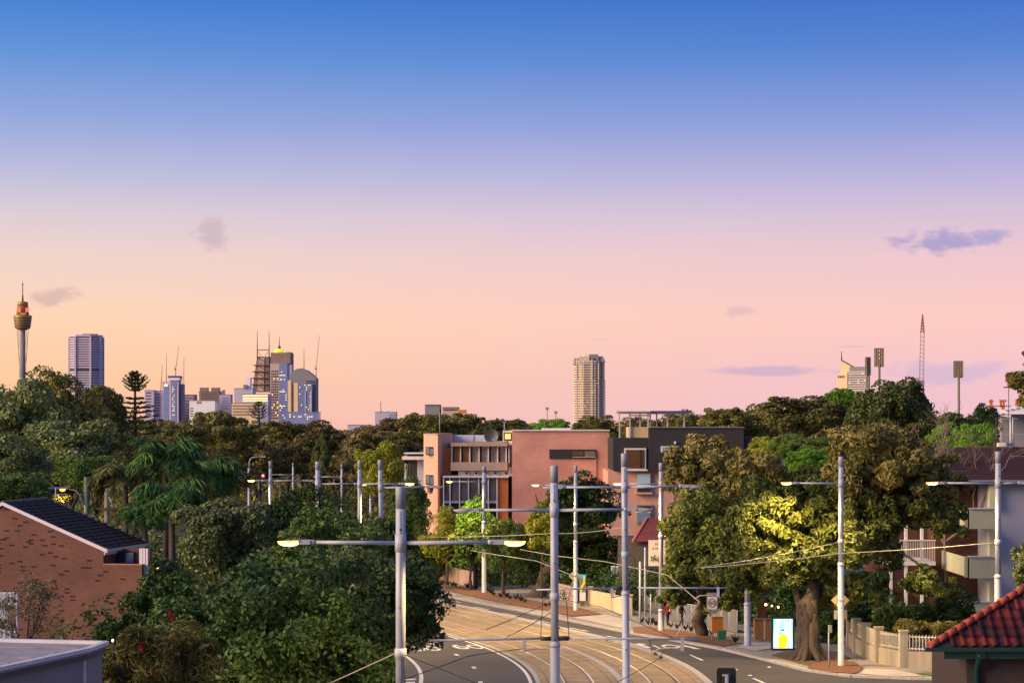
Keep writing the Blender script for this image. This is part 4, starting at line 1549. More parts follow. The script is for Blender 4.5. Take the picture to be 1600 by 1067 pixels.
# --- norfolk pines
def norfolk(label, x, ytop, Y, sc, seed):
    rng = np.random.default_rng(seed)
    zb = g(Y)
    t = thing('norfolk_pine', label, 'tree', (X_(x, Y), Y, zb))
    zt = Z_(ytop, Y) - zb
    px = Y / F
    MB().tube([(0, 0, -0.3), (0, 0, zt * 0.6), (0, 0, zt)], [0.4, 0.25, 0.05], 8).build('trunk', M_BARKD, t)
    tiers = [(1, 5), (6, 11), (11, 16), (16, 20), (21, 22), (27, 20), (41, 15), (48, 20), (55, 27), (62, 33), (70, 39), (78, 44), (87, 48), (96, 50)]
    parts = []
    br = MB()
    for dy, rp in tiers:
        z = zt - dy * px * sc
        up = 0.55 if dy < 30 else 0.12
        nb = 6 if dy < 30 else 8
        for k in range(nb):
            a_ = 2 * math.pi * (k + rng.random() * 0.5) / nb
            L_ = rp * px * sc * (0.82 + 0.3 * rng.random())
            d = np.array([math.cos(a_), math.sin(a_), 0.0])
            n = 40
            s_ = 0.25 + 0.75 * rng.random(n)
            P = np.outer(s_ * L_, d) + np.array([0, 0, z])
            P[:, 2] += up * L_ * s_ ** 2 - 0.2 * up * L_
            side = np.cross(d, [0, 0, 1])
            P += np.outer(rng.normal(size=n) * 0.07 * L_ * (1.2 - s_ * 0.6), side)
            P[:, 2] += rng.normal(size=n) * 0.035
            parts.append(leaf_tris(rng, P, np.tile([0, 0, 1.0], (n, 1)), 0.30, 0.4, 0.4))
            br.tube([(0, 0, z - 0.2 * up * L_), tuple(d * L_ * 0.5 + np.array([0, 0, z])), tuple(d * L_ + np.array([0, 0, z + 0.8 * up * L_]))], [0.06, 0.04, 0.015], 5)
    V, T = merge(parts)
    link('needles', np_mesh('needles', V, T), FO_PINE, t)
    br.build('branches', M_BARKD, t)


norfolk('tall norfolk pine rising above the left trees, open tiered crown', 211, 582, 170, 1.0, 301)
norfolk('far norfolk pine before the lit terraces of the city', 405, 628, 320, 0.9, 302)


# --- palms
def palm(label, x, ycrown, Y, rpx, seed, m=None, n_fr=20, droop=1.0, ring_only=False):
    rng = np.random.default_rng(seed)
    zb = g(Y)
    t = thing('palm_tree', label, 'palm', (X_(x, Y), Y, zb))
    zc = Z_(ycrown, Y) - zb
    L_ = rpx * Y / F * 1.25
    MB().tube([(0, 0, -0.3), (0.05, 0, zc * 0.5), (0, 0, zc)], [0.26, 0.17, 0.13], 10).build('trunk', M_BARKG, t)
    for k in range(n_fr):
        a_ = 2 * math.pi * k / n_fr * 2.4 + rng.random()
        e0 = 1.2 - 1.0 * (k / n_fr) + rng.normal() * 0.12
        d = np.array([math.cos(a_), math.sin(a_), 0])
        n = 14
        P = [np.array([0, 0, zc])]
        el = e0
        for i in range(n):
            P.append(P[-1] + (d * math.cos(el) + np.array([0, 0, math.sin(el)])) * L_ / n)
            el -= droop * (1.9 + rng.normal() * 0.1) / n
        P = np.array(P)
        s_ = rng.random(150) * 0.95 + 0.05
        idx = np.clip((s_ * n).astype(int), 0, n - 1)
        fr = (s_ * n - idx)[:, None]
        B_ = P[idx] * (1 - fr) + P[idx + 1] * fr
        side = np.cross(d, [0, 0, 1])
        sg = np.where(rng.random(150) < 0.5, -1.0, 1.0)
        ll = 0.30 * L_ * np.sin(np.pi * np.clip(s_ * 0.9 + 0.08, 0, 1)) + 0.1
        dirv = unit(np.outer(sg, side) * 0.75 + np.array([0, 0, -0.75]) + d * 0.35 + rng.normal(size=(150, 3)) * 0.18)
        Pm = B_ + dirv * ll[:, None] * 0.5
        Nn = unit(np.cross(dirv, rng.normal(size=(150, 3))))
        V, T = leaf_tris(rng, Pm, Nn, ll, 0.09, 0.0, up=dirv)
        fo = link('frond', np_mesh('frond', V, T), m or FO_PALM, t)
        MB().tube([tuple(q) for q in P[::2]], [0.03, 0.028, 0.024, 0.02, 0.016, 0.012, 0.008, 0.006][:len(P[::2])], 5).build('frond_stem', M_BARK, fo)
    return t


palm('tall bright green palm behind the brick house', 258, 712, 104, 62, 401, FO_PALM, 22)
palm('drooping dull palm arching over the grey post', 196, 742, 108, 62, 402, FO_PALMD, 18, 1.25)
palm('palm with hanging green fronds in front of the tall palm', 268, 775, 92, 62, 403, FO_PALM, 22, 1.2)
palm('palm at the right of the palm clump', 320, 738, 112, 60, 404, FO_PALM, 20, 1.1)
palm('low palm right of the roof end', 226, 800, 100, 44, 405, FO_PALM, 18, 1.2)

# --- far parkland that reads as one mass of treetops
rng = np.random.default_rng(900)
parts = []
tl = [(-200, 640), (0, 640), (200, 655), (300, 656), (420, 660), (500, 664), (545, 670), (600, 660), (650, 650), (720, 650), (800, 660), (900, 662), (1000, 660), (1060, 652), (1130, 640), (1250, 632), (1400, 632), (1460, 645), (1560, 655), (1620, 648), (1900, 640)]
for i in range(170):
    Y = 430 + 420 * rng.random()
    x = -150 + 1900 * rng.random()
    yt = float(np.interp(x, [a for a, b in tl], [b for a, b in tl])) + rng.random() * 14
    zt = Z_(yt, Y)
    rw = 6 + 5 * rng.random()
    rh = rw * (0.55 + 0.25 * rng.random())
    V, T = merge(crown_parts(rng, (X_(x, Y), Y, zt - rh), (rw, rw, rh), 26, 34, 1.25, 0.3, -0.3, 0.6, 0.7, 0.3))
    parts.append((V, T))
    h = zt - rh - g(Y)
    tb = MB().tube([(X_(x, Y), Y, g(Y) - 0.5), (X_(x, Y), Y, zt - rh)], [0.5, 0.35], 5, smooth=False)
    tv = np.array(tb.v)
    tt = []
    for f_ in tb.f:
        for q in range(1, len(f_) - 1):
            tt.append((f_[0], f_[q], f_[q + 1]))
    parts.append((tv, np.array(tt)))
V, T = merge(parts)
link('parkland_trees', np_mesh('parkland_trees', V, T), FO_BROWN, None, label='distant brown green mass of park treetops below the skyline', cat='trees', kind='stuff')


# --- strappy tufts planted in the mulch
rng = np.random.default_rng(55)


def tuft_mesh(seed):
    r_ = np.random.default_rng(seed)
    n = 26
    a_ = r_.random(n) * 6.28
    tl_ = 0.25 + 0.55 * r_.random(n)
    d = np.stack([np.cos(a_) * tl_, np.sin(a_) * tl_, np.ones(n)], 1)
    d = unit(d)
    ll = 0.35 + 0.4 * r_.random(n)
    V, T = leaf_tris(r_, d * ll[:, None] * 0.5, unit(np.cross(d, r_.normal(size=(n, 3)))), ll * 1.1, 0.14, 0.0, up=d)
    me = np_mesh('strappy_plant', V, T)
    me.materials.append(FO_TUFT)
    return me


TU = [tuft_mesh(i) for i in range(3)]
for lab, grp, spots in (
        ('small dark strappy plant in the mulch under the speed sign', 'plants in the bed under the speed sign', [(1003, 976), (1013, 979), (1019, 978), (1025, 981), (1048, 984), (1058, 986), (1071, 988), (1080, 990), (1112, 997), (1118, 993), (1131, 999), (1149, 1008)]),
        ('small dark strappy plant in the far mulch along the street trees', 'plants in the far bed', [(676, 914), (684, 915), (692, 916), (700, 917), (707, 918), (712, 919), (731, 921), (738, 922), (744, 923), (763, 927), (768, 930), (771, 933), (782, 936), (792, 936), (797, 939), (806, 939), (814, 942), (820, 944), (853, 951), (860, 950)])):
    for x, y in spots:
        p = onground(x, y)
        o = link('strappy_plant', TU[int(rng.integers(3))], None, None, lab, 'plant', grp)
        o.location = (p.x, p.y, p.z + 0.16)
        o.rotation_euler = (0, 0, rng.random() * 6)
        s_ = 0.6 + 0.3 * rng.random()
        o.scale = (s_, s_, s_)


# --- undergrowth that closes the view under the trees
rng = np.random.default_rng(950)
parts = []


def bush(X, Y, w, h, leaf, n=16, per=46):
    parts.extend(crown_parts(rng, (X, Y, g(Y) + h * 0.42), (w, w, h * 0.62), n, per, leaf, 0.34, -0.6, 0.5, 0.7, 0.25, 0.45))


for i in range(150):                                   # left of the road
    Y = 76 + 190 * rng.random() ** 1.2
    xr_ = off(min(Y, 250), -18)[0] if Y < 250 else -70
    X = max(xr_ - rng.random() ** 1.3 * 30, -0.30 * Y - 4)
    if 92 < Y < 104 and X < -16:
        continue
    if X > xr_:
        continue
    bush(X, Y, 1.8 + 1.6 * rng.random(), 2.2 + 2.6 * rng.random(), 0.26)
for x, yt, Y in ((238, 842, 108), (262, 846, 106), (284, 850, 110), (225, 850, 112), (300, 842, 116), (206, 838, 118), (160, 800, 122), (185, 806, 120)):
    bush(X_(x, Y), Y, 2.6, (Z_(yt, Y) - g(Y)) * 0.97, 0.26, 26, 60)
for i in range(70):                                    # gardens on the right, behind the walls
    Y = 128 + 60 * rng.random()
    X = RB(min(Y, 255)) + 9 + 22 * rng.random()
    bush(X, Y, 1.6 + 1.4 * rng.random(), 1.8 + 2.4 * rng.random(), 0.28)
for i in range(60):                                    # before and beside the pink building
    Y = 186 + 60 * rng.random()
    X = RB(min(Y, 255)) + 6 + 24 * rng.random()
    if 192 < Y < 214 and X > -9:
        continue
    bush(X, Y, 1.8 + 1.6 * rng.random(), 2.4 + 3 * rng.random(), 0.32)
V, T = merge(parts)
link('undergrowth', np_mesh('undergrowth', V, T), FO_DARK, None, label='dark bushes and undergrowth below the trees on both sides of the road', cat='undergrowth', kind='stuff')
parts = []
for i in range(240):
    Y = 235 + 330 * rng.random()
    X = (-0.34 + 0.68 * rng.random()) * Y
    if abs(X - C_(min(Y, 258))) < 20 and Y < 262:
        continue
    bush(X, Y, 4 + 3 * rng.random(), 5 + 5 * rng.random(), 0.8, 14, 30)
V, T = merge(parts)
link('park_understorey', np_mesh('park_understorey', V, T), FO_OLIVE, None, label='dim brown green understorey beneath the far park trees', cat='undergrowth', kind='stuff')

# ------------------------------------------------------------------ far city skyline
def ib(name, m, t, x0, x1, yt, yb, Y, d, **kw):
    """box that covers photo rectangle (x0..x1, yt..yb) at distance Y and is d metres deep, as part of thing t"""
    l = t.location if t is not None else Vector((0, 0, 0))
    return bx(name, m, t, X_(x0, Y) - l.x, X_(x1, Y) - l.x, Y - l.y, Y + d - l.y, Z_(yb, Y) - l.z, Z_(yt, Y) - l.z, **kw)


def ithing(name, label, cat, x, Y, z=None, group=None):
    return thing(name, label, cat, (X_(x, Y), Y, g(Y) if z is None else z), 0, group)


B_LILAC = mat('facade_lilac_grey', (0.52, 0.46, 0.60), 0.8, var=0.08, scale=0.02)
B_BLUE = mat('facade_blue_glass', (0.22, 0.28, 0.56), 0.25, spec=0.7, var=0.15, scale=0.03)
B_BROWN = mat('facade_brown', (0.30, 0.20, 0.19), 0.85, var=0.1, scale=0.02)
B_TAN = mat('facade_tan', (0.58, 0.44, 0.36), 0.8, var=0.08, scale=0.02)
B_CREAM_GLOW = mat('facade_cream_glow', (0.82, 0.62, 0.38), 0.8, var=0.08, scale=0.02)  # cream with the yellow western glow put into the colour
B_WHITE = mat('facade_white', (0.82, 0.80, 0.82), 0.7, var=0.05, scale=0.02)
B_DARK = mat('facade_dark_window', (0.05, 0.05, 0.07), 0.25, spec=0.6, var=0.2, scale=0.05)
B_GREY = mat('facade_grey', (0.26, 0.25, 0.28), 0.8, var=0.1, scale=0.02)
B_STEEL = mat('mast_steel', (0.12, 0.08, 0.07), 0.6)
B_CRANE = mat('crane_red', (0.42, 0.10, 0.07), 0.6, var=0.15)
B_ORNG = mat('crane_orange', (0.65, 0.16, 0.06), 0.6)
B_GOLD = mat('turret_bronze', (0.42, 0.27, 0.09), 0.45, metal=0.3, var=0.15, scale=0.1)
W_LIT = glow('window_warm_lit', (1.0, 0.72, 0.30), 1.1)
W_GOLD = glow('crown_gold_lit', (1.0, 0.72, 0.06), 0.9)


def panes(t, name, m, x0, x1, yt, yb, Y, cols, rows, fx=0.6, fy=0.5, proud=0.3, prob=1.0, seed=0, d=1.0):
    """many small far window panes of one face"""
    rng_ = random.Random(seed)
    l = t.location
    mb_ = MB()
    for i in range(cols):
        for j in range(rows):
            if rng_.random() > prob:
                continue
            cw, ch = (x1 - x0) / cols, (yb - yt) / rows
            a_, b_ = x0 + cw * (i + 0.5 - fx / 2), x0 + cw * (i + 0.5 + fx / 2)
            c_, e_ = yt + ch * (j + 0.5 - fy / 2), yt + ch * (j + 0.5 + fy / 2)
            mb_.box(X_(a_, Y) - l.x, X_(b_, Y) - l.x, Y - proud - l.y, Y + d - l.y, Z_(e_, Y) - l.z, Z_(c_, Y) - l.z)
    if mb_.v:
        mb_.build(name, m, t, kind='stuff')


def bands(t, name, m, x0, x1, yt, yb, Y, n, fy=0.5, proud=0.4, d=10):
    """one slab per storey, each its own part"""
    for j in range(n):
        ch = (yb - yt) / n
        ib(name, m, t, x0, x1, yt + ch * j, yt + ch * (j + fy), Y - proud, d)


# observation tower
Y0 = 4060
k_ = Y0 / F
t = ithing('observation_tower', 'slender observation tower with golden turret and red lit sign at far left', 'tower', 35.5, Y0)
zr = lambda y: Z_(y, Y0) - t.location.z
MB().lathe([(5.6, 0), (5.4, zr(515))], n=16).build('shaft', B_GREY, t)
MB().lathe([(6, zr(516)), (14.6, zr(513.2)), (15.4, zr(512.5)), (18.4, zr(495)), (18.4, zr(493.2)), (12, zr(492))], n=28).build('turret', B_GOLD, t)
for y in (497, 501, 505, 509):
    f_ = (y - 494) / 18
    MB().lathe([(18.65 - 3.0 * f_, zr(y + 1.2)), (18.75 - 3.0 * f_, zr(y))], n=28).build('window_band', B_DARK, t)
MB().lathe([(12.5, zr(492)), (11.5, zr(479)), (10.5, zr(478))], n=24).build('sign_drum', mat('sign_drum_bronze', (0.30, 0.15, 0.06), 0.6), t)
MB().lathe([(10.6, zr(478)), (10.8, zr(472)), (4, zr(471))], n=24).build('upper_drum', B_GOLD, t)
RS = glow('sign_red_lit', (1.0, 0.10, 0.05), 1.3)
for xx in (29.5, 42.5):
    for sx, y0_, y1_ in ((-1.6, 481, 488), (0.2, 480.5, 487), (1.7, 482, 487.5)):
        ib('sign_stroke', RS, t, xx + sx - 0.7, xx + sx + 0.7, y0_, y1_, Y0 - 13.0, 1.2)
for xx in (33, 36, 39):
    ib('beacon', W_LIT, t, xx - 0.4, xx + 0.4, 489.5, 490.6, Y0 - 13.6, 1)
MB().lathe([(2.0, zr(471)), (1.5, zr(462)), (1.0, zr(461)), (0.8, zr(446)), (1.5, zr(445)), (1.4, zr(443.5)), (0.5, zr(443)), (0.4, zr(440))], n=8).build('spire', B_STEEL, t)
for i in range(12):
    a_ = 2 * math.pi * i / 12
    MB().tube([(12 * math.cos(a_), 12 * math.sin(a_), zr(512)), (6 * math.cos(a_ + 0.8), 6 * math.sin(a_ + 0.8), zr(590))], 0.25, 4).build('stay_cable', B_STEEL, t)

# striped octagonal office tower
Y0 = 3900
t = ithing('office_tower', 'pale octagonal office tower with horizontal stripes', 'tower', 135, Y0)
hw = 24 * Y0 / F


def octo(sx):
    w, q = hw * sx, hw * sx * 0.5
    return [(-q, -w), (q * 0.95, -w), (w, -q), (w, q), (q, w), (-q, w), (-w, q), (-w, -q)]


zr = lambda y: Z_(y, Y0) - t.location.z
MB().prism(octo(0.985), 0, zr(527)).build('body', B_DARK, t)
MB().prism(octo(0.99), zr(526.9), zr(524)).build('parapet', B_LILAC, t)
nf = 24
for j in range(nf):
    y = 529 + j * 3.7
    if j in (13,):
        continue
    MB().prism(octo(1.0), zr(y + 2.2), zr(y)).build('spandrel', B_LILAC, t)
for p0 in octo(1.006):
    MB().box(p0[0] - 1.6, p0[0] + 1.6, p0[1] - 1.6, p0[1] + 1.6, 0, zr(527)).build('corner_pier', B_LILAC, t)
ib('plant_room', B_BROWN, t, 129, 150, 521.5, 524.5, Y0 - 5, 20)

# mid-rise blocks left of the centre of the skyline
Y0 = 3500


def block(label, x0, x1, yt, Y, m, d=30, win=None, extra=None):
    t = ithing('city_block', label, 'building', (x0 + x1) / 2, Y)
    ib('wall', m, t, x0, x1, yt, HY + 40, Y, d)
    ib('roof_edge', B_GREY, t, x0 - 0.3, x1 + 0.3, yt - 0.7, yt, Y - 0.5, d + 1)
    if win:
        for w in win:
            panes(t, *w)
    return t


t = block('lilac office block left of the unfinished tower', 226, 240, 610, Y0, B_LILAC, 30)
bands(t, 'window_band', B_DARK, 228, 236, 613, 650, Y0, 8, 0.35, 0.3, 1)
t = block('bluish slab block beside the unfinished tower', 240, 253, 611, Y0 + 10, B_LILAC)
panes(t, 'window_panes', B_DARK, 242, 250, 614, 652, Y0 + 10, 3, 9, 0.7, 0.5)
t = block('small grey block peeping over the trees right of the striped tower', 160, 168, 606, Y0 + 20, B_GREY)
t = block('white low block with dark top slots before the brown twin blocks', 296, 336, 626, Y0 - 300, B_WHITE)
panes(t, 'window_panes', B_DARK, 307, 315, 627, 631, Y0 - 300, 3, 1, 0.5, 0.9)
panes(t, 'window_panes', B_DARK, 297, 302, 636, 652, Y0 - 300, 1, 4, 0.9, 0.4)
t = block('brown twin-headed block in the middle of the skyline', 311, 343, 612, Y0 + 200, B_BROWN)
ib('roof_block', B_BROWN, t, 312, 324.5, 605.5, 612, Y0 + 199, 14)
ib('roof_block', B_BROWN, t, 330, 342.5, 605.5, 612, Y0 + 199, 14)
panes(t, 'window_panes', B_DARK, 314, 341, 614, 630, Y0 + 200, 9, 5, 0.6, 0.4)
t = block('lilac block right of the brown twin blocks', 343, 360, 617, Y0 + 100, B_LILAC)
ib('roof_block', B_BROWN, t, 347, 351, 609, 617, Y0 + 100, 6)
panes(t, 'window_panes', B_BLUE, 346, 358, 620, 640, Y0 + 100, 4, 5, 0.7, 0.5)
t = block('brownish block just right of the unfinished tower', 286, 304, 617, Y0 + 60, B_BROWN)
bands(t, 'window_band', B_LILAC, 287, 303, 619, 650, Y0 + 60, 7, 0.4, 0.3, 1)

# unfinished tower with jumping core
t = ithing('unfinished_tower', 'blue grey tower under construction below the cranes', 'tower', 267, Y0)
ib('wall', B_LILAC, t, 254, 265, 596, 700, Y0, 24)
ib('wall', B_LILAC, t, 265, 279, 591, 700, Y0 - 3, 30)
ib('core_top', mat('formwork_blue', (0.10, 0.12, 0.38), 0.6), t, 262.5, 280.5, 587, 590.5, Y0 - 6, 30)
ib('formwork_deck', B_WHITE, t, 262.5, 280.5, 590.5, 594, Y0 - 6.5, 30)
ib('wall', B_GREY, t, 282, 286, 600, 700, Y0 + 4, 20)
ib('recess', B_BLUE, t, 267, 275, 597, 660, Y0 - 3.6, 4)
ib('recess', B_BLUE, t, 256, 263, 604, 660, Y0 - 0.6, 4)
panes(t, 'lit_windows', W_LIT, 269, 273, 603, 650, Y0 - 4.2, 2, 14, 0.5, 0.35, 0.3, 0.6, 3)
panes(t, 'window_panes', B_WHITE, 252.6, 254.2, 612, 655, Y0 - 0.5, 1, 16, 0.7, 0.5, 0.4)
panes(t, 'lit_windows', W_LIT, 257, 262, 600, 604, Y0 - 1.4, 3, 1, 0.6, 0.8, 0.3, 1, 2)


def crane(label, xb, yb, xm, ym, xt, yt, Y, m=None, cab=True):
    """luffing tower crane: mast from (xb,yb) up to (xm,ym), jib to (xt,yt)"""
    m = m or B_CRANE
    t = thing('tower_crane', label, 'crane', (X_(xb, Y), Y, g(Y)))
    o = t.location
    w = 0.9 * Y / F
    mz = MB()
    A_, B_ = at(xb, yb, Y) - o, at(xm, ym, Y) - o
    n = max(3, int((B_ - A_).length / (w * 2)))
    for sx in (-w / 2, w / 2):
        mz.bar(A_ + Vector((sx, 0, 0)), B_ + Vector((sx, 0, 0)), 0.5)
    for i in range(n):
        p, q = A_.lerp(B_, i / n), A_.lerp(B_, (i + 1) / n)
        s_ = 1 if i % 2 else -1
        mz.bar(p + Vector((s_ * w / 2, 0, 0)), q - Vector((s_ * w / 2, 0, 0)), 0.35)
    mz.build('mast', m, t)
    jb = MB()
    C2 = at(xt, yt, Y) - o
    d = (C2 - B_).normalized()
    s2 = Vector((d.z, 0, -d.x)) * w / 2
    n = max(4, int((C2 - B_).length / (w * 2)))
    jb.bar(B_ + s2, C2, 0.45)
    jb.bar(B_ - s2, C2, 0.45)
    for i in range(n):
        f0, f1 = i / n, (i + 1) / n
        p, q = B_.lerp(C2, f0), B_.lerp(C2, f1)
        s_ = 1 if i % 2 else -1
        jb.bar(p + s2 * s_ * (1 - f0), q - s2 * s_ * (1 - f1), 0.3)
    jb.build('jib', mat('crane_pale_red', (0.60, 0.26, 0.20), 0.6), t)
    if cab:
        c = B_
        MB().box(c.x - 2.6 * w, c.x + 1.2 * w, -w, w, c.z - w * 0.8, c.z + w * 0.6).build('machine_deck', B_STEEL, t)
        MB().bar(c + Vector((-w, 0, 0)), c + Vector((-w * 2.2, 0, w * 5)), 0.6).build('a_frame', B_STEEL, t)
    return t


crane('thin red crane standing upright above the unfinished tower', 260, 596, 260, 585, 260, 552, Y0 + 30, None, False)
crane('red luffing crane leaning right over the unfinished tower', 274.5, 587, 274.5, 577, 279.5, 540, Y0 + 10)
crane('red upright crane right of the unfinished tower', 287, 625, 287, 603, 287.5, 558, Y0 + 40)
crane('slim dark crane left of the unfinished tower with a flag-like tip', 251, 615, 252.5, 592, 253.5, 570, Y0 + 20, B_STEEL, False)
crane('tall red luffing crane at the right end of the city', 494, 660, 494, 576, 499, 524, Y0 + 40)

# the stepped tower with twin masts
t = ithing('stepped_tower', 'brown sloping tower with twin masts on its roof', 'tower', 407, Y0 + 150)
Yx = Y0 + 150
l = t.location
poly = [at(394, 612, Yx), at(420, 612, Yx), at(420, 557, Yx), at(401.5, 557, Yx)]
MB().extrude([p - l for p in poly], (0, 40, 0)).build('wall', B_BROWN, t)
poly = [at(403, 611, Yx - 1), at(412, 611, Yx - 1), at(413, 559, Yx - 1), at(404.5, 559, Yx - 1)]
MB().extrude([p - l for p in poly], (0, 4, 0)).build('glazed_strip', B_TAN, t)
for i, y in enumerate((570, 580, 590, 600)):
    ib('terrace', B_STEEL, t, 401 - (y - 557) * 0.16 - 3.5, 422, y, y + 1.1, Yx - 4, 44)
for i in range(8):
    y = 560 + i * 6
    MB().bar(at(404, y, Yx - 3) - l, at(412, y + 6, Yx - 3) - l, 0.8).build('cross_brace', B_STEEL, t)
for x in (402, 420.5):
    MB().tube([at(x, 560, Yx - 2) - l, at(x, 540, Yx - 2) - l, at(x, 516, Yx - 2) - l], [1.1, 0.8, 0.35], 6).build('mast', B_STEEL, t)
ib('mast_beam', B_STEEL, t, 402, 420.5, 546, 547.2, Yx - 2.6, 1.4)
MB().bar(at(403, 549, Yx - 2) - l, at(408, 556, Yx - 2) - l, 0.7).build('mast_brace', B_STEEL, t)
MB().bar(at(420, 549, Yx - 2) - l, at(414, 556, Yx - 2) - l, 0.7).build('mast_brace', B_STEEL, t)

# the tower with the golden lit crown
Yx = Y0 + 60
t = ithing('crowned_tower', 'tall city tower with a glowing golden crown and spire', 'tower', 438, Yx)
l = t.location
ib('wall', B_BROWN, t, 423, 455, 551, 700, Yx, 40)
ib('wall', B_TAN, t, 422, 436, 568, 700, Yx - 6, 20)
ib('glass_bay', B_BLUE, t, 436, 449, 567, 700, Yx - 7, 20)
ib('wall', B_LILAC, t, 449, 456, 570, 700, Yx - 5, 20)
panes(t, 'window_panes', B_DARK, 423, 435, 578, 655, Yx - 6.3, 4, 19, 0.55, 0.5)
panes(t, 'lit_windows', W_LIT, 424, 435, 590, 655, Yx - 6.6, 4, 16, 0.5, 0.4, 0.4, 0.12, 5)
panes(t, 'lit_windows', W_LIT, 437, 448, 575, 655, Yx - 7.4, 5, 20, 0.5, 0.4, 0.4, 0.12, 8)
for y in (586, 611.5, 634):
    ib('lit_floor', W_LIT, t, 436.5, 446, y, y + 0.8, Yx - 7.6, 2)
MB().lathe([(9, 0), (9, Z_(547, Yx) - Z_(555, Yx)), (7.2, Z_(545, Yx) - Z_(555, Yx))], (0, 10, Z_(555, Yx) - l.z), 20).build('lit_crown', W_GOLD, t, loc=(X_(435, Yx) - l.x, 0, 0))
for i, y in enumerate((547.5, 550.5, 553)):
    MB().lathe([(9.3, 0), (9.3, 1.0)], (X_(435, Yx) - l.x, 10, Z_(y, Yx) - l.z), 20).build('crown_rib', B_BROWN, t)
MB().lathe([(3.4, 0), (2.2, 5), (0.8, 7), (0.35, 22)], (X_(435.5, Yx) - l.x, 10, Z_(545.5, Yx) - l.z), 10).build('spire', B_STEEL, t)
ib('shoulder', B_BROWN, t, 447, 454, 550, 575, Yx - 2, 30)

# glass tower with the arched top, and its neighbours
Yx = Y0 - 100
t = ithing('glass_tower', 'blue glass tower with a curved roof left of the red crane', 'tower', 474, Yx)
l = t.location
top = [(452, 588), (456, 581), (463, 576.5), (471, 575), (479, 578), (487, 584), (494, 591)]
poly = [at(494, 700, Yx), *[at(x, y, Yx) for x, y in reversed(top)], at(452, 700, Yx)]
MB().extrude([p - l for p in poly], (0, 40, 0)).build('wall', B_GREY, t)
ib('glass_wall', B_BLUE, t, 466, 488, 600, 700, Yx - 4, 8)
poly = [at(466, 600, Yx - 4), at(480, 600, Yx - 4), at(480, 592, Yx - 4), at(462, 592, Yx - 4)]
panes(t, 'window_panes', B_DARK, 478, 493, 594, 655, Yx - 0.4, 6, 22, 0.7, 0.45)
ib('edge_frame', B_LILAC, t, 484.5, 487, 611, 700, Yx - 5, 4)
ib('edge_frame', B_LILAC, t, 476.5, 478, 611, 700, Yx - 5, 4)
panes(t, 'lit_windows', W_LIT, 467, 486, 600, 655, Yx - 4.5, 7, 16, 0.5, 0.35, 0.4, 0.14, 4)
MB().tube([at(475, 577, Yx) - l, at(475, 543, Yx) - l], [0.7, 0.25], 5).build('mast', B_STEEL, t)
Yx = Y0 - 160
t = ithing('sandstone_slab', 'sunlit cream slab block in front of the glass tower', 'building', 458, Yx)
ib('wall', B_CREAM_GLOW, t, 449.5, 455, 594, 700, Yx, 16)
ib('wall', B_BROWN, t, 455, 459, 597, 700, Yx + 1, 16)
ib('wall', B_CREAM_GLOW, t, 459, 465.5, 598, 700, Yx - 1, 16)
panes(t, 'window_panes', B_DARK, 455, 459, 600, 655, Yx + 0.6, 2, 18, 0.6, 0.5)
t = block('low block with rows of golden lit windows', 378, 419, 616, Y0 - 260, B_LILAC, 40)
for y in (617.5, 621.5, 625.5):
    ib('lit_floor', W_LIT, t, 379.5, 418, y, y + 1.7, Y0 - 261, 2)
t = block('grey block stepping up left of the sloping tower', 366, 395, 607, Y0 - 120, B_LILAC, 40)
ib('roof_block', B_WHITE, t, 383, 391, 590, 607, Y0 - 118, 20)
ib('roof_block', B_GREY, t, 380, 385, 601, 607, Y0 - 122, 10)
t = block('low terraces with pale lit balconies under the sloping tower', 362, 402, 630, Y0 - 420, B_CREAM_GLOW, 30)
for y in (631, 635.5, 640, 644.5):
    ib('balcony_strip', B_BROWN, t, 363, 400, y + 2, y + 3.6, Y0 - 421, 2)
t = block('dark blue block at the foot of the city beside the crane', 446, 498, 644, Y0 - 500, B_BLUE, 30)
panes(t, 'lit_windows', W_LIT, 448, 496, 646, 656, Y0 - 500.5, 14, 3, 0.5, 0.4, 0.3, 0.3, 6)
t = block('small lilac office block alone in the gap right of the city', 586, 619, 644, 3000, B_LILAC, 30)
panes(t, 'window_panes', B_BLUE, 607, 618, 646, 655, 3000, 3, 3, 0.8, 0.6)
MB().tube([at(595, 644, 3000) - t.location, at(595, 627, 3000) - t.location], 0.5, 5).build('mast', B_STEEL, t)
ib('roof_block', B_WHITE, t, 590, 606, 641.5, 644, 3000, 12)
t = block('pale distant roofs low in the gap between the park trees', 543, 577, 664, 2600, B_LILAC, 30)
t = block('grey flat building among the treetops left of the pink building', 664, 687, 632.5, 900, B_GREY, 20)
t = block('flat building with an orange end wall among the treetops', 691, 716, 636.5, 900, B_TAN, 20)
ib('end_wall', mat('lit_orange_wall', (0.75, 0.25, 0.06), 0.8), t, 716, 728, 640, 646, 899, 12)
panes(t, 'window_panes', B_DARK, 692, 715, 638, 642, 900, 9, 1, 0.6, 0.5, 0.2)

# round-sided apartment tower
Y0 = 3200
t = ithing('apartment_tower', 'tall curved apartment tower with stacked balconies', 'tower', 920, Y0)
l = t.location
kx = Y0 / F


def curved(sx, x0=897, x1=944.5):
    """convex front plan in metres around the tower axis"""
    w = (x1 - x0) / 2 * kx * sx
    cx = ((x0 + x1) / 2 - 920) * kx
    P = []
    for i in range(9):
        a_ = math.pi + math.pi * i / 8
        s_ = 1 + 0.07 * math.cos(6 * a_)
        P.append((cx + w * math.cos(a_) * s_, 0.62 * w * math.sin(a_) * s_))
    P += [(cx + w, 18), (cx - w, 18)]
    return P


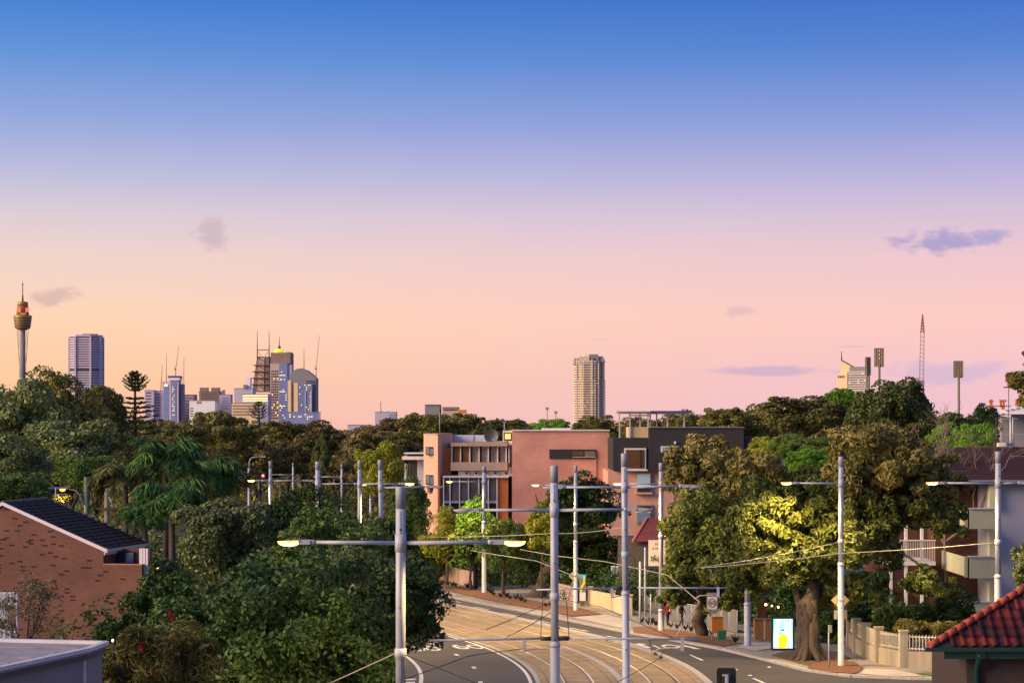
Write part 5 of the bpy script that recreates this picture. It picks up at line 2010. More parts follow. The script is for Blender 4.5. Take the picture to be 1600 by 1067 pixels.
zr = lambda y: Z_(y, Y0) - l.z
MB().prism(curved(0.93), 0, zr(560)).build('glazing', mat('tower_brown_glass', (0.13, 0.09, 0.07), 0.3), t)
B_BEIGE = mat('tower_beige', (0.68, 0.55, 0.43), 0.8, var=0.06, scale=0.02)
nf = 27
for j in range(nf):
    y = 564 + j * 3.75
    MB().prism(curved(1.0 if j > 7 or j < 1 else 0.955), zr(y + 2.1), zr(y)).build('balcony_slab', B_BEIGE, t)
for x in (901, 909, 924.5, 934.5, 942):
    a_ = math.acos(max(-1, min(1, (x - 920.7) / 23.75)))
    yy = -0.62 * 23.75 * kx * math.sin(a_) * 0.97
    MB().box((x - 920) * kx - 1.0, (x - 920) * kx + 1.0, yy - 0.6, yy + 6, 0, zr(561)).build('fin_wall', B_BEIGE, t)
ib('penthouse', B_BEIGE, t, 904, 921, 557, 567, Y0 - 14, 18)
ib('penthouse', B_GREY, t, 921, 935, 553.5, 566, Y0 - 13, 20)
ib('penthouse', B_BEIGE, t, 935, 943, 556.5, 566, Y0 - 9, 20)
ib('roof_block', B_CREAM_GLOW, t, 913, 920, 554, 558, Y0 - 5, 12)
ib('roof_terrace', B_BEIGE, t, 895, 903, 563, 564.5, Y0 - 8, 14)
ib('roof_terrace', B_BEIGE, t, 895, 903, 567, 568.5, Y0 - 8, 14)
panes(t, 'lit_windows', W_LIT, 905, 935, 590, 640, Y0 - 22, 8, 14, 0.3, 0.2, 0.3, 0.05, 9)

# tower with the sloping top at right
Y0 = 2600
t = ithing('sloping_roof_tower', 'sunlit apartment tower with a sail-like sloping top and aerial', 'tower', 1331, Y0)
l = t.location
ib('wall', B_CREAM_GLOW, t, 1307, 1324, 583, 700, Y0, 30)  # left face painted yellower than the front to stand for the evening glow
ib('wall', B_TAN, t, 1322, 1354, 580, 700, Y0 + 1, 30)
t.rotation_euler = (0, 0, R(-16))
ib('upper_storeys', B_GREY, t, 1326, 1356, 573, 581, Y0 + 3, 24)
MB().extrude([p - l for p in (at(1312, 583, Y0 + 4), at(1329, 583, Y0 + 4), at(1331, 573, Y0 + 4), at(1313.5, 563.5, Y0 + 4))], (0, 16, 0)).build('sail_wall', B_CREAM_GLOW, t)
MB().extrude([p - l for p in (at(1313, 563.2, Y0 + 3), at(1332, 574, Y0 + 3), at(1332, 572.6, Y0 + 3), at(1313, 561.6, Y0 + 3))], (0, 18, 0)).build('sloping_roof', B_STEEL, t)
MB().tube([at(1313, 563, Y0 + 6) - l, at(1313, 549, Y0 + 6) - l], [0.9, 0.5], 6).build('aerial', B_STEEL, t)
for j in range(11):
    y = 584 + j * 3.6
    ib('balcony_slab', B_WHITE, t, 1326, 1353, y, y + 1.2, Y0 - 0.6, 4)
panes(t, 'window_panes', B_DARK, 1325, 1353, 582, 622, Y0 + 0.6, 8, 11, 0.62, 0.6, 0.3)
panes(t, 'window_panes', B_DARK, 1309, 1320, 586, 591, Y0 - 0.2, 4, 1, 0.5, 0.7, 0.2)
panes(t, 'lit_windows', W_LIT, 1325, 1353, 582, 622, Y0 + 0.2, 8, 11, 0.4, 0.4, 0.3, 0.08, 4)


# floodlight masts
def floodlight(label, x, x0, x1, yt, yb, Y, turn=0.0, lit=False):
    t = ithing('floodlight_mast', label, 'floodlight', x, Y)
    l = t.location
    k_ = Y / F
    zr = lambda y: Z_(y, Y) - l.z
    MB().tube([(0, 0, 0), (0, 0, zr(yb) + 1)], [2.3 * k_, 1.8 * k_], 12).build('mast', B_GOLD if False else mat('mast_olive', (0.18, 0.15, 0.08), 0.6), t)
    w = (x1 - x0) / 2 * k_
    MB().box(-w, w, 0.6, 1.4, zr(yb), zr(yt)).build('panel_frame', mat('panel_bronze', (0.16, 0.115, 0.07), 0.6), t)
    n_r, n_c = 10, 5
    lb = MB()
    for i in range(n_c):
        for j in range(n_r):
            cx = -w + 2 * w * (i + 0.5) / n_c
            cz = zr(yb) + (zr(yt) - zr(yb)) * (j + 0.5) / n_r
            lb.tube([(cx, 0.7, cz), (cx, 0.05, cz - 0.1)], [w * 0.1, w * 0.17], 8)
    lb.build('lamps', mat('flood_glass', (0.55, 0.46, 0.33), 0.3), t, kind='stuff')
    for j in range(n_r + 1):
        cz = zr(yb) + (zr(yt) - zr(yb)) * j / n_r
        MB().box(-w * 1.04, w * 1.04, -0.1, 0.6, cz - 0.09 * 1, cz + 0.09).build('rail', mat('panel_rail', (0.26, 0.19, 0.11), 0.6), t)
    if lit:
        for i, j in ((2, 8), (2, 6), (2, 4)):
            cx = -w + 2 * w * (i + 0.5) / n_c
            cz = zr(yb) + (zr(yt) - zr(yb)) * (j + 0.5) / n_r
            MB().box(cx - 0.2, cx + 0.2, -0.15, 0.0, cz - 0.2, cz + 0.2).build('lit_lamp', W_LIT, t)
    t.rotation_euler = (0, 0, turn)
    return t


floodlight('narrow stadium floodlight seen edge on above the domed fig', 1357.5, 1352, 1363, 558, 586, 1300, 0.7)
floodlight('tall stadium floodlight above the domed fig, facing us', 1374, 1366.5, 1381.5, 544, 573, 1200, 0.0, True)
floodlight('lone stadium floodlight on a thick mast at right', 1498, 1491, 1506, 564, 590, 1200, 0.1)
for x, yt, yb, lab in ((855, 637, 641, 'left one of two tiny park floodlights above the trees'), (868.5, 643, 646, 'right one of two tiny park floodlights above the trees')):
    t = ithing('park_floodlight', lab, 'floodlight', x, 500)
    zt = Z_(yt, 500) - t.location.z
    MB().tube([(0, 0, 0), (0, 0, zt)], 0.09, 6).build('mast', B_STEEL, t)
    MB().box(-0.4, 0.4, -0.15, 0.15, zt - 0.5, zt - 0.1).build('lamp_box', B_GREY, t)
    MB().box(-0.45, 0.45, -0.15, 0.15, zt - 0.05, zt + 0.1).build('cover', B_STEEL, t)

# lattice crane boom beyond the domed fig
Yc = 900
t = ithing('lattice_crane', 'tall red and white lattice crane boom beyond the domed fig', 'crane', 1438, Yc)
l = t.location
A_, B_, T_ = at(1436, 603, Yc) - l, at(1443, 603, Yc) - l, at(1441.5, 491, Yc) - l
A2, B2 = at(1438.6, 520, Yc) - l, at(1444.0, 520, Yc) - l
b1, b2 = MB(), MB()
base = at(1440, 668, Yc) - l
b1.bar(A_, A2, 0.24).bar(B_, B2, 0.3)
for i in range(13):
    f0, f1 = i / 13, (i + 1) / 13
    p, q = A_.lerp(A2, f0), B_.lerp(B2, f0)
    b1.bar(p, q, 0.2)
    b1.bar(p, B_.lerp(B2, f1), 0.12)
b1.build('boom', mat('boom_grey_red', (0.42, 0.30, 0.28), 0.6), t)
for i in range(7):
    f0, f1 = i / 7, (i + 1) / 7
    b2.bar(A2.lerp(T_, f0), B2.lerp(T_, f1), 0.25)
    b2.bar(B2.lerp(T_, f0), A2.lerp(T_, f1), 0.25)
b2.bar(A2, T_, 0.4).bar(B2, T_, 0.45)
b2.build('boom_head', B_CRANE, t)
MB().bar(A_, base - Vector((1, 0, 0)), 0.5).bar(B_, base + Vector((1, 0, 0)), 0.5).build('boom_foot', B_CRANE, t)
MB().box(A_.x - 0.6, B_.x + 0.3, -0.6, 0.6, A_.z - 0.4, A_.z + 2.6).build('winch_cab', B_GREY, t)
MB().tube([at(1434.5, 603, Yc) - l, at(1434.5, 590, Yc) - l], 0.25, 5).build('stay_post', B_STEEL, t)

# orange cranes and the white stand roof at the right edge
Yc = 700
t = ithing('construction_plant', 'orange crane parts showing above the trees by the white roof', 'crane', 1568, Yc)
ib('beam', B_ORNG, t, 1545, 1580, 633.5, 635.3, Yc, 1)
ib('head', B_ORNG, t, 1547, 1551, 624, 633, Yc, 1)
ib('head', B_ORNG, t, 1545, 1553, 626, 627.5, Yc - 0.1, 1)
ib('frame', B_ORNG, t, 1563, 1566, 627, 636, Yc, 1)
ib('frame', B_ORNG, t, 1568, 1570, 627, 638, Yc, 1)
ib('frame', B_ORNG, t, 1562, 1573, 624.5, 627.5, Yc - 0.1, 1)
ib('counterweight', B_ORNG, t, 1588, 1602, 624, 634, Yc, 2)
ib('base', B_ORNG, t, 1566, 1570, 633, 690, Yc + 0.1, 1)
Yc = 420
t = ithing('stand_roof', 'white cantilever stand roof at the right edge', 'building', 1590, Yc)
l = t.location
MB().extrude([p - l for p in (at(1557, 644, Yc), at(1625, 631, Yc), at(1625, 640, Yc), at(1562, 646, Yc))], (0, 8, 0)).build('roof', B_WHITE, t)
for x in (1572, 1580, 1588):
    ib('skylight', B_DARK, t, x, x + 4, 639 - (x - 1557) * 0.19 + 4.2, 639 - (x - 1557) * 0.19 + 5.6, Yc - 0.2, 1)
MB().extrude([p - l for p in (at(1562, 649, Yc - 2), at(1580, 648, Yc - 2), at(1579, 653, Yc - 2), at(1572, 651, Yc - 2))], (0, 6, 0)).build('canopy', B_WHITE, t)
MB().tube([at(1578.5, 652, Yc - 1) - l, at(1578.5, 720, Yc - 1) - l], 0.12, 6).build('column', B_WHITE, t)
ib('wall', B_GREY, t, 1565, 1625, 647, 720, Yc + 6, 4)
t = ithing('slim_lamp_post', 'thin lamp post with a flat head before the white stand roof', 'lamp post', 1576, 330)
l = t.location
MB().tube([(0, 0, 0), (0, 0, Z_(606, 330) - l.z)], 0.07, 6).build('post', B_STEEL, t)
ib('lamp_head', B_STEEL, t, 1569, 1583, 604, 606, 330, 0.4)

# ------------------------------------------------------------------ the pink building in the middle
PK = brick_mat('pink_brick', (0.60, 0.285, 0.225), (0.53, 0.24, 0.19), (0.60, 0.34, 0.28))
PKL = mat('pink_render', (0.66, 0.36, 0.26), 0.85, var=0.06, scale=0.4, stain=0.2)
BEI = mat('beige_concrete', (0.42, 0.30, 0.24), 0.85, var=0.08, scale=0.8, stain=0.3)
WHT = mat('white_paint', (0.72, 0.70, 0.68), 0.6, var=0.05, scale=0.8, stain=0.15)
TERR_GLOW = mat('terracotta_and_lamplight', (0.62, 0.20, 0.06), 0.8, var=0.08)  # terracotta of the end pier; on the recess wall it stands for lamplight
BLIND = mat('window_blind', (0.62, 0.50, 0.43), 0.6, var=0.25, scale=1.2, bump=0.2, bscale=4)
BLIND2 = mat('window_blind_dim', (0.46, 0.38, 0.35), 0.5, var=0.3, scale=1.0)
DGL = glass('dark_glass')
BGL = glass('sky_glass', (0.18, 0.28, 0.38), 0.1)
CHAR = mat('charcoal_render', (0.032, 0.029, 0.031), 0.75, var=0.08, scale=0.5)
LITW = glow('room_lit_window', (1.0, 0.48, 0.12), 0.9)

Y0 = 196.0
t = ithing('school_building', 'long pink brick building with window bands and a blank end wall', 'building', 806, Y0)
l = t.location
zr = lambda y: Z_(y, Y0) - l.z
loc = lambda x, Y: (X_(x, Y) - l.x, Y - l.y)
MB().prism([loc(662, 198.5), loc(684, 195.5), loc(708, 200.5), loc(700, 212), loc(664, 212)], 0, zr(679)).build('stair_block', PKL, t)
MB().prism([loc(661.3, 198.6), loc(684, 195.2), loc(708.6, 200.5), loc(700, 212.5), loc(664, 212.5)], zr(679), zr(677.5)).build('coping', BEI, t)
for y0_, y1_ in ((698, 710.5), (742, 757)):
    w_ = ib('window', M_DARKM, t, 665, 678.5, y0_, y1_, 196.4, 1.4)
    ib('pane', BLIND2, t, 665.8, 671, y0_ + 1, y1_ - 1, 196.3, 0.3)
    ib('pane', BGL, t, 672, 677.8, y0_ + 2.5, y1_ - 1, 196.28, 0.3)
ib('lamplit_wall', TERR_GLOW, t, 693, 705, 699, 742, 197.6, 1.0)  # lamplight in the recess, painted as an orange wall colour
# upper band
ib('rear_wall', BEI, t, 700, 800, 690, 860, 200.5, 12)
ib('head_beam', BEI, t, 704, 793, 691.5, 697, 196.0, 5)
ib('spandrel', BEI, t, 704, 793, 722, 735, 196.05, 5)
xs = [706, 719.5, 734, 748.5, 763, 777.5, 791]
for i, (a_, b_) in enumerate(zip(xs, xs[1:])):
    w_ = ib('window', BLIND if i > 1 else mat('curtain_gold', (0.50, 0.26, 0.06), 0.7, var=0.25, scale=2), t, a_ + 4, b_ - 0.8, 697, 722, 196.95, 0.6)
    ib('reveal', M_DARKM, t, a_ + 1.5, a_ + 4.2, 697, 722, 196.9, 0.5)
    for j in range(3):
        ib('glazing_bar', BEI, t, a_ + 4, b_ - 0.8, 703 + j * 6, 703.5 + j * 6, 196.88, 0.08)
for x in xs:
    ib('mullion', WHT, t, x - 0.9, x + 0.9, 697, 722, 196.5, 1.6)
# white course with vents
ib('course', WHT, t, 716, 795, 736, 743.5, 196.6, 3)
for x in (729, 744, 759, 774, 791):
    ib('vent', M_DARKM, t, x - 2, x + 2, 737.5, 740.5, 196.5, 0.3)
for x in (734.5, 749, 764, 780):
    ib('slot', BEI, t, x - 1.2, x + 1.2, 736, 743.5, 196.46, 0.3)
# lower band
ib('head_beam', WHT, t, 692, 795, 743.5, 746, 194.8, 4)
xs2 = [693, 703, 718, 732, 748, 763, 776.5]
for i, (a_, b_) in enumerate(zip(xs2, xs2[1:])):
    ib('window', BLIND2, t, a_ + 3, b_ - 0.8, 746, 782, 195.6, 0.6)
    ib('reveal', M_DARKM, t, a_ + 1, a_ + 3.2, 746, 784, 195.5, 0.5)
    for j in range(2):
        ib('blind_joint', BEI, t, a_ + 3 + (b_ - a_ - 3.8) * (j + 1) / 3 - 0.2, a_ + 3 + (b_ - a_ - 3.8) * (j + 1) / 3 + 0.2, 746, 782, 195.55, 0.06)
    ib('sill_panel', WHT, t, a_ + 1, b_ - 0.8, 782, 786, 195.4, 0.6)
    ib('dark_opening', M_DARKM, t, a_ + 1, b_ - 0.8, 786, 830, 195.9, 0.6)
for x in xs2:
    ib('mullion', WHT, t, x - 0.9, x + 0.9, 746, 830, 195.0, 1.6)
ib('end_pier', TERR_GLOW, t, 778, 794, 746, 850, 195.2, 3)
ib('side_column', WHT, t, 794.5, 800, 689, 744, 196.5, 3)
ib('shadow_gap', M_DARKM, t, 796, 799.5, 696, 729, 196.3, 0.4)
# penthouse window
ib('penthouse', WHT, t, 785.5, 800.5, 672.5, 690, 199, 8)
ib('window', M_DARKM, t, 787.2, 799, 675.8, 688, 198.85, 0.3)
ib('pane', LITW, t, 789, 798, 677.5, 686, 198.7, 0.2)
# roof plant and dish
for a_, b_ in ((709, 740), (741.5, 765)):
    ib('roof_screen', mat('roof_screen_white', (0.62, 0.64, 0.72), 0.5), t, a_, b_, 679.5, 690.5, 203, 3)
db = MB()
n_ = 20
for j in range(6):
    r0_, r1_ = 0.72 * j / 6, 0.72 * (j + 1) / 6
    for i in range(n_):
        a0_, a1_ = 2 * math.pi * i / n_, 2 * math.pi * (i + 1) / n_
        f_ = lambda r_, a_: (r_ * math.cos(a_), 0.35 * (r_ / 0.72) ** 2 * -1 + 0.2, r_ * math.sin(a_))
        db.face([f_(r0_, a0_), f_(r1_, a0_), f_(r1_, a1_), f_(r0_, a1_)])
dp = at(767.5, 681, 201) - l
d_ = thing('satellite_dish', 'grey satellite dish on the roof of the pink building', 'dish', dp + l)
db.build('reflector', mat('dish_grey', (0.12, 0.12, 0.13), 0.6), d_)
MB().tube([(0, 0.3, 0), (0, 0.4, -0.75)], 0.06, 6).tube([(0, 0.1, -0.3), (0.5, -0.5, -0.55)], 0.03, 5).build('bracket', M_STEEL, d_)
# big blank block at right
ib('end_wall', PK, t, 800, 952, 673, 900, 194.5, 16)
ib('roof_capping', WHT, t, 799.4, 952.8, 671.4, 673, 194.3, 16.5)
ib('roof_upstand', WHT, t, 848, 892, 668.8, 671.5, 199, 6)
w_ = ib('strip_window', M_DARKM, t, 858.5, 931, 702, 716.5, 194.38, 0.5)
ib('pane', glass('olive_glass', (0.06, 0.055, 0.03), 0.15), t, 895, 912, 705, 711.5, 194.3, 0.2)
ib('pane', glass('pale_glass', (0.16, 0.14, 0.10), 0.15), t, 913.5, 930, 705, 713, 194.29, 0.2)
ib('sill', BEI, t, 895, 930.5, 713.2, 714.8, 194.25, 0.3)
ib('downpipe', BEI, t, 930.8, 931.8, 716.5, 830, 194.4, 0.2)
# white link between the two houses
ib('link_frame', WHT, t, 952.5, 960.5, 687, 739, 197.5, 6)
ib('link_window', BGL, t, 953.5, 959.5, 693, 714, 197.4, 0.3)
ib('link_window', mat('link_brown', (0.20, 0.07, 0.03), 0.6), t, 953.5, 959.5, 716, 734, 197.38, 0.3)

# white flat-roofed house left of it
Yw = 215
t = ithing('white_house', 'white flat roofed house peeping out left of the pink building', 'house', 648, Yw)
ib('wall', mat('wall_lilac_white', (0.60, 0.60, 0.70), 0.7), t, 652, 664, 718, 800, Yw, 8)
ib('roof_slab', WHT, t, 628, 664, 713, 718, Yw - 2, 10)
ib('roof_rail', WHT, t, 630, 664, 707.5, 709, Yw - 1, 6)
ib('parapet', M_DARKM, t, 636, 664, 709, 713, Yw - 0.5, 6)
ib('dark_opening', M_DARKM, t, 640, 652, 718, 800, Yw + 1, 6)

# ------------------------------------------------------------------ charcoal house with the pergola
Y0 = 184.0
t = ithing('charcoal_house', 'dark charcoal house with a pink lower storey and rooftop pergola', 'house', 1060, Y0)
l = t.location
ib('upper_wall', CHAR, t, 958, 1014, 684, 735, Y0, 12)
ib('upper_wall', CHAR, t, 1014, 1162, 668, 735, Y0 - 0.6, 13)
ib('upper_wall', CHAR, t, 1162, 1184, 683, 760, Y0 - 0.2, 12)
ib('parapet_cap', M_STEELD, t, 1013.6, 1162.5, 666.9, 668, Y0 - 0.75, 13.3)
ib('lower_wall', PKL, t, 950, 1100, 735, 900, Y0 + 0.4, 12)
w_ = ib('window', WHT, t, 975.5, 1009.5, 700, 733.5, Y0 - 0.28, 0.6)
l0 = l
ib('pane', mat('brown_glass', (0.13, 0.065, 0.02), 0.25, spec=0.6, var=0.2), t, 978, 1007, 702.5, 731.5, Y0 - 0.33, 0.2)
ib('glazing_bar', mat('brown_bar', (0.07, 0.035, 0.015), 0.5), t, 999.5, 1001, 702.5, 731.5, Y0 - 0.4, 0.1)
ib('window', WHT, t, 1033, 1061, 697, 706.5, Y0 - 0.85, 0.5)
ib('pane', glass('bright_sky_glass', (0.16, 0.38, 0.62), 0.1), t, 1034.5, 1048, 698.3, 704.8, Y0 - 0.9, 0.2)
ib('pane', _mats['bright_sky_glass'], t, 1050.5, 1060, 698.3, 704.8, Y0 - 0.9, 0.2)
for x in (1077, 1080.5, 1084):
    ib('vent', WHT, t, x - 0.9, x + 0.9, 677.5, 683, Y0 - 0.8, 0.3)
ib('vent', WHT, t, 1053.5, 1056.5, 689.5, 693, Y0 - 0.8, 0.3)
ib('window', BEI, t, 994, 1018, 738.5, 772, Y0 + 0.15, 0.5)
ib('pane', glass('pale_blue_pane', (0.45, 0.62, 0.68), 0.15), t, 996, 1016, 740.5, 758, Y0 + 0.05, 0.2)
ib('pane', DGL, t, 996, 1016, 759.5, 768, Y0 + 0.05, 0.2)
ib('glazing_bar', WHT, t, 995, 1017, 757.6, 759.6, Y0, 0.2)
ib('sill', PKL, t, 993, 1019, 769, 772, Y0 - 0.1, 0.5)
ib('window', BEI, t, 994, 1018, 788, 818, Y0 + 0.15, 0.5)
ib('pane', DGL, t, 996, 1016, 790, 799, Y0 + 0.05, 0.2)
ib('pane', BGL, t, 996, 1016, 801, 816, Y0 + 0.05, 0.2)
ib('glazing_bar', WHT, t, 995, 1017, 799, 801, Y0, 0.2)
ib('lower_sill', WHT, t, 975, 1012, 733.5, 735.5, Y0 - 0.4, 0.5)
# rooftop pergola
PST = mat('pergola_paint', (0.55, 0.52, 0.44), 0.7, var=0.1)
ib('roof_box', mat('cream_cladding', (0.60, 0.44, 0.27), 0.7, var=0.08, scale=1), t, 983, 1012, 667, 683.6, Y0 + 1, 5)
for x, Yp, yb in ((968, Y0 + 1, 684), (984, Y0 + 0.8, 684), (1012.5, Y0 + 0.6, 684), (1000, Y0 + 6, 684), (1016, Y0 + 6, 668), (1026, Y0 + 5, 668), (1043, Y0 + 1, 668), (1069, Y0 + 1, 668)):
    ib('post', PST, t, x - 1.0, x + 1.0, 645, yb, Yp, 0.13)
ib('beam', PST, t, 963, 1016, 643.5, 646.5, Y0 + 0.5, 0.15)
ib('beam', PST, t, 985, 1016, 648, 650, Y0 + 5.8, 0.15)
for i in range(13):
    x = 964 + i * 4.2
    ib('rafter', PST, t, x, x + 1.6, 641.5, 643.5, Y0, 7)
ib('solar_panel', mat('solar_blue', (0.05, 0.06, 0.20), 0.3, spec=0.7), t, 1018, 1077, 641.8, 644.2, Y0 + 0.3, 6)
ib('panel_frame', M_STEELD, t, 1018, 1077, 644.2, 646.2, Y0 + 0.4, 6)

# TV aerials and thin masts on roofs
def mast(label, x, yt, yb, Y, arms=(), name='roof_aerial'):
    t = ithing(name, label, 'aerial', x, Y, Z_(yb, Y))
    MB().tube([(0, 0, 0), (0, 0, Z_(yt, Y) - t.location.z)], 0.05, 6).build('mast', M_STEEL, t)
    for xa, xb, y in arms:
        ib('cross_arm', M_STEEL, t, xa, xb, y - 0.4, y + 0.4, Y - 0.06, 0.06)
    return t


mast('thin aerial mast between the round trees and the rusty fig', 1319, 668, 720, 150, [(1310, 1322, 682.5)])
mast('thin aerial above the left part of the pink roof', 788, 659, 673, 199, [(785, 791, 659.5)])
mast('slim white pole standing in the park left of the pink roof', 687, 645, 680, 300)

# ------------------------------------------------------------------ small red roofed house and billboard below
Y0 = 160
t = ithing('red_roof_house', 'small house with a red tiled gable roof behind the billboard', 'house', 1012, Y0)
l = t.location
ib('wall', mat('dim_wall', (0.10, 0.08, 0.08), 0.8), t, 972, 1060, 845, 925, Y0, 8)
RT = mat('red_roof_tile', (0.20, 0.045, 0.040), 0.7, var=0.2, scale=2)
zt_, ze_ = Z_(812, Y0) - l.z, Z_(845, Y0) - l.z
xl, xr, xm = X_(990, Y0) - l.x, X_(1055, Y0) - l.x, X_(1014, Y0) - l.x
for i in range(8):
    f0, f1 = i / 8, (i + 1) / 8
    za, zb_ = ze_ + (zt_ - ze_) * f0, ze_ + (zt_ - ze_) * f1 + 0.06
    a0 = (xl + (xm - xl) * f0, -0.6 + 3.0 * f0, za)
    a1 = (xr + (xr * 0.7 - xr) * f0, -0.6 + 3.0 * f0, za)
    b1_ = (xr + (xr * 0.7 - xr) * f1, -0.6 + 3.0 * f1, zb_)
    b0 = (xl + (xm - xl) * f1, -0.6 + 3.0 * f1, zb_)
    MB().extrude([a0, a1, b1_, b0], (0, 0.05, -0.05)).build('tile_course', RT, t)
MB().bar((xl - 0.1, -0.6, ze_), (xm, 2.4, zt_ + 0.05), 0.2, 0.16).build('hip_cap', mat('hip_cap_red', (0.45, 0.12, 0.09), 0.7), t)
w_ = ib('window', WHT, t, 955, 972, 884, 900, 165, 0.3)
for a_ in (956.5, 964.5):
    ib('pane', BGL, t, a_, a_ + 6, 885.5, 898.5, 164.9, 0.1)


def text_mesh(s_, size):
    cu = bpy.data.curves.new('lettering', 'FONT')
    cu.body = s_
    cu.size = size
    cu.extrude = 0.004
    cu.align_x = 'CENTER'
    cu.align_y = 'CENTER'
    o = bpy.data.objects.new('lettering', cu)
    COL.objects.link(o)
    bpy.context.view_layer.update()
    me = bpy.data.meshes.new_from_object(o.evaluated_get(bpy.context.evaluated_depsgraph_get()))
    bpy.data.objects.remove(o)
    return me


def letters(t, s_, size, m, p):
    o = link('lettering', text_mesh(s_, size), m, t, loc=p)
    o.rotation_euler = (R(90), 0, 0)
    return o


RED = mat('sign_red', (0.55, 0.02, 0.02), 0.5)
BLK = mat('sign_black', (0.01, 0.01, 0.01), 0.5)
Yb = 142
t = ithing('billboard', 'pale sign board with red letters and black script behind the pole', 'sign', 1024, Yb)
l = t.location
ib('board', mat('board_cream', (0.62, 0.57, 0.50), 0.7, var=0.06), t, 1013.5, 1040, 843.5, 884, Yb, 0.2)
ib('footing', B_DARK, t, 1009, 1040, 884, 888, Yb - 0.2, 0.6)
for x in (1016, 1037):
    ib('leg', M_DARKM, t, x - 0.8, x + 0.8, 888, 985, Yb + 0.05, 0.1)
letters(t, 'H', 0.34, RED, at(1026, 850, Yb - 0.02) - l)
letters(t, '& HO', 0.2, RED, at(1024.5, 856.5, Yb - 0.02) - l)
for stroke_ in (((1016.5, 871), (1018, 869), (1018.6, 872), (1017, 876), (1019.5, 875)), ((1021, 868), (1021.4, 873), (1020.6, 878)), ((1023.5, 866), (1022.8, 871), (1024.6, 876), (1027, 873), (1025.6, 870)), ((1028, 868), (1029, 873), (1028.2, 878), (1030, 877))):
    MB().tube([at(x, y, Yb - 0.02) - l for x, y in stroke_], [0.015] + [0.035] * (len(stroke_) - 2) + [0.012], 6).build('script_stroke', BLK, t)
for x, yt, yb, Yp, lab in ((1008, 855, 961, 146, 'taller of two grey steel posts behind the bluish pole'), (1000, 877, 979, 138, 'shorter steel post standing at the edge of the mulch'), (1016.5, 928, 987, 132, 'short thin stake in the mulch beside the footpath')):
    t = ithing('steel_post', lab, 'post', x, Yp)
    MB().tube([(0, 0, 0), (0, 0, Z_(yt, Yp) - t.location.z)], 0.075 if yt < 900 else 0.04, 8).build('shaft', M_STEEL, t)
    MB().lathe([(0.1, 0), (0.1, 0.05)], (0, 0, 0.13), 8).build('foot', M_STEELD, t)


# ------------------------------------------------------------------ walls and fences along the right pavement
def wallrun(name, label, pts, h, th, m, cat='wall', cap=None, pillars=None, pil_h=0.2, pw=0.4):
    """garden wall following plan points; one part per length, pillars at given points"""
    p0 = pts[0]
    t = thing(name, label, cat, (p0[0], p0[1], g(p0[1]) + 0.1))
    for a_, b_ in zip(pts, pts[1:]):
        za, zb_ = g(a_[1]) + 0.1 - t.location.z, g(b_[1]) + 0.1 - t.location.z
        A_, B_ = Vector((a_[0] - p0[0], a_[1] - p0[1], za)), Vector((b_[0] - p0[0], b_[1] - p0[1], zb_))
        MB().bar(A_ + Vector((0, 0, h / 2)), B_ + Vector((0, 0, h / 2)), th, h).build('wall_length', m, t)
        if cap:
            MB().bar(A_ + Vector((0, 0, h + 0.035)), B_ + Vector((0, 0, h + 0.035)), th + 0.08, 0.07).build('coping', cap, t)
    for q in (pillars or []):
        zq = g(q[1]) + 0.1 - t.location.z
        x, y = q[0] - p0[0], q[1] - p0[1]
        MB().box(x - pw / 2, x + pw / 2, y - pw / 2, y + pw / 2, zq, zq + h + pil_h).build('pillar', m, t)
        MB().box(x - pw / 2 - .04, x + pw / 2 + .04, y - pw / 2 - .04, y + pw / 2 + .04, zq + h + pil_h, zq + h + pil_h + 0.08).build('pillar_cap', m, t)
    return t


CRM = mat('cream_wall', (0.58, 0.46, 0.30), 0.85, var=0.1, scale=1, stain=0.45)
PNK = mat('pale_pink_wall', (0.46, 0.31, 0.26), 0.9, var=0.1, scale=0.6, stain=0.4)
FNC = mat('grey_sheet_fence', (0.13, 0.13, 0.15), 0.6, var=0.12, scale=1)
q0, q1 = onground(741, 919), onground(655, 899)
wallrun('garden_wall', 'long pale pink wall behind the far street trees', [(q0.x, q0.y), ((q0.x + q1.x) / 2, (q0.y + q1.y) / 2), (q1.x, q1.y)], 1.35, 0.25, PNK, cap=PNK)
q0, q1 = onground(984, 964), onground(922, 948)
mid = ((q0.x + q1.x) / 2 + 0.3, (q0.y + q1.y) / 2)
wallrun('garden_wall', 'low cream wall with square pillars beside the driveway', [(q0.x, q0.y), mid, (q1.x, q1.y)], 1.25, 0.22, CRM, pillars=[(q0.x, q0.y), mid, (q1.x, q1.y)], pil_h=0.22, pw=0.34)
q2 = onground(900, 944)
wallrun('garden_wall', 'pale wall stub left of the driveway behind the thick trunk', [(q2.x, q2.y), (X_(862, 168), 168)], 1.3, 0.22, PNK)


def sheet_fence(label, a_, b_, h, n, rail=True, mesh_=False):
    A_, B_ = Vector((a_[0], a_[1], g(a_[1]) + 0.12)), Vector((b_[0], b_[1], g(b_[1]) + 0.12))
    t = thing('metal_fence', label, 'fence', A_)
    for i in range(n):
        p, q = (B_ - A_) * (i / n), (B_ - A_) * ((i + 0.97) / n)
        up_ = Vector((0, 0, h / 2 + 0.05))
        MB().bar(p + up_, q + up_, 0.04, h).build('panel', FNC, t)
        MB().tube([p, p + Vector((0, 0, h + 0.15))], 0.035, 6).build('post', M_STEEL, t)
    if rail:
        MB().tube([Vector((0, 0, h + 0.1)), (B_ - A_) + Vector((0, 0, h + 0.1))], 0.03, 6).build('top_rail', M_STEEL, t)
    return t


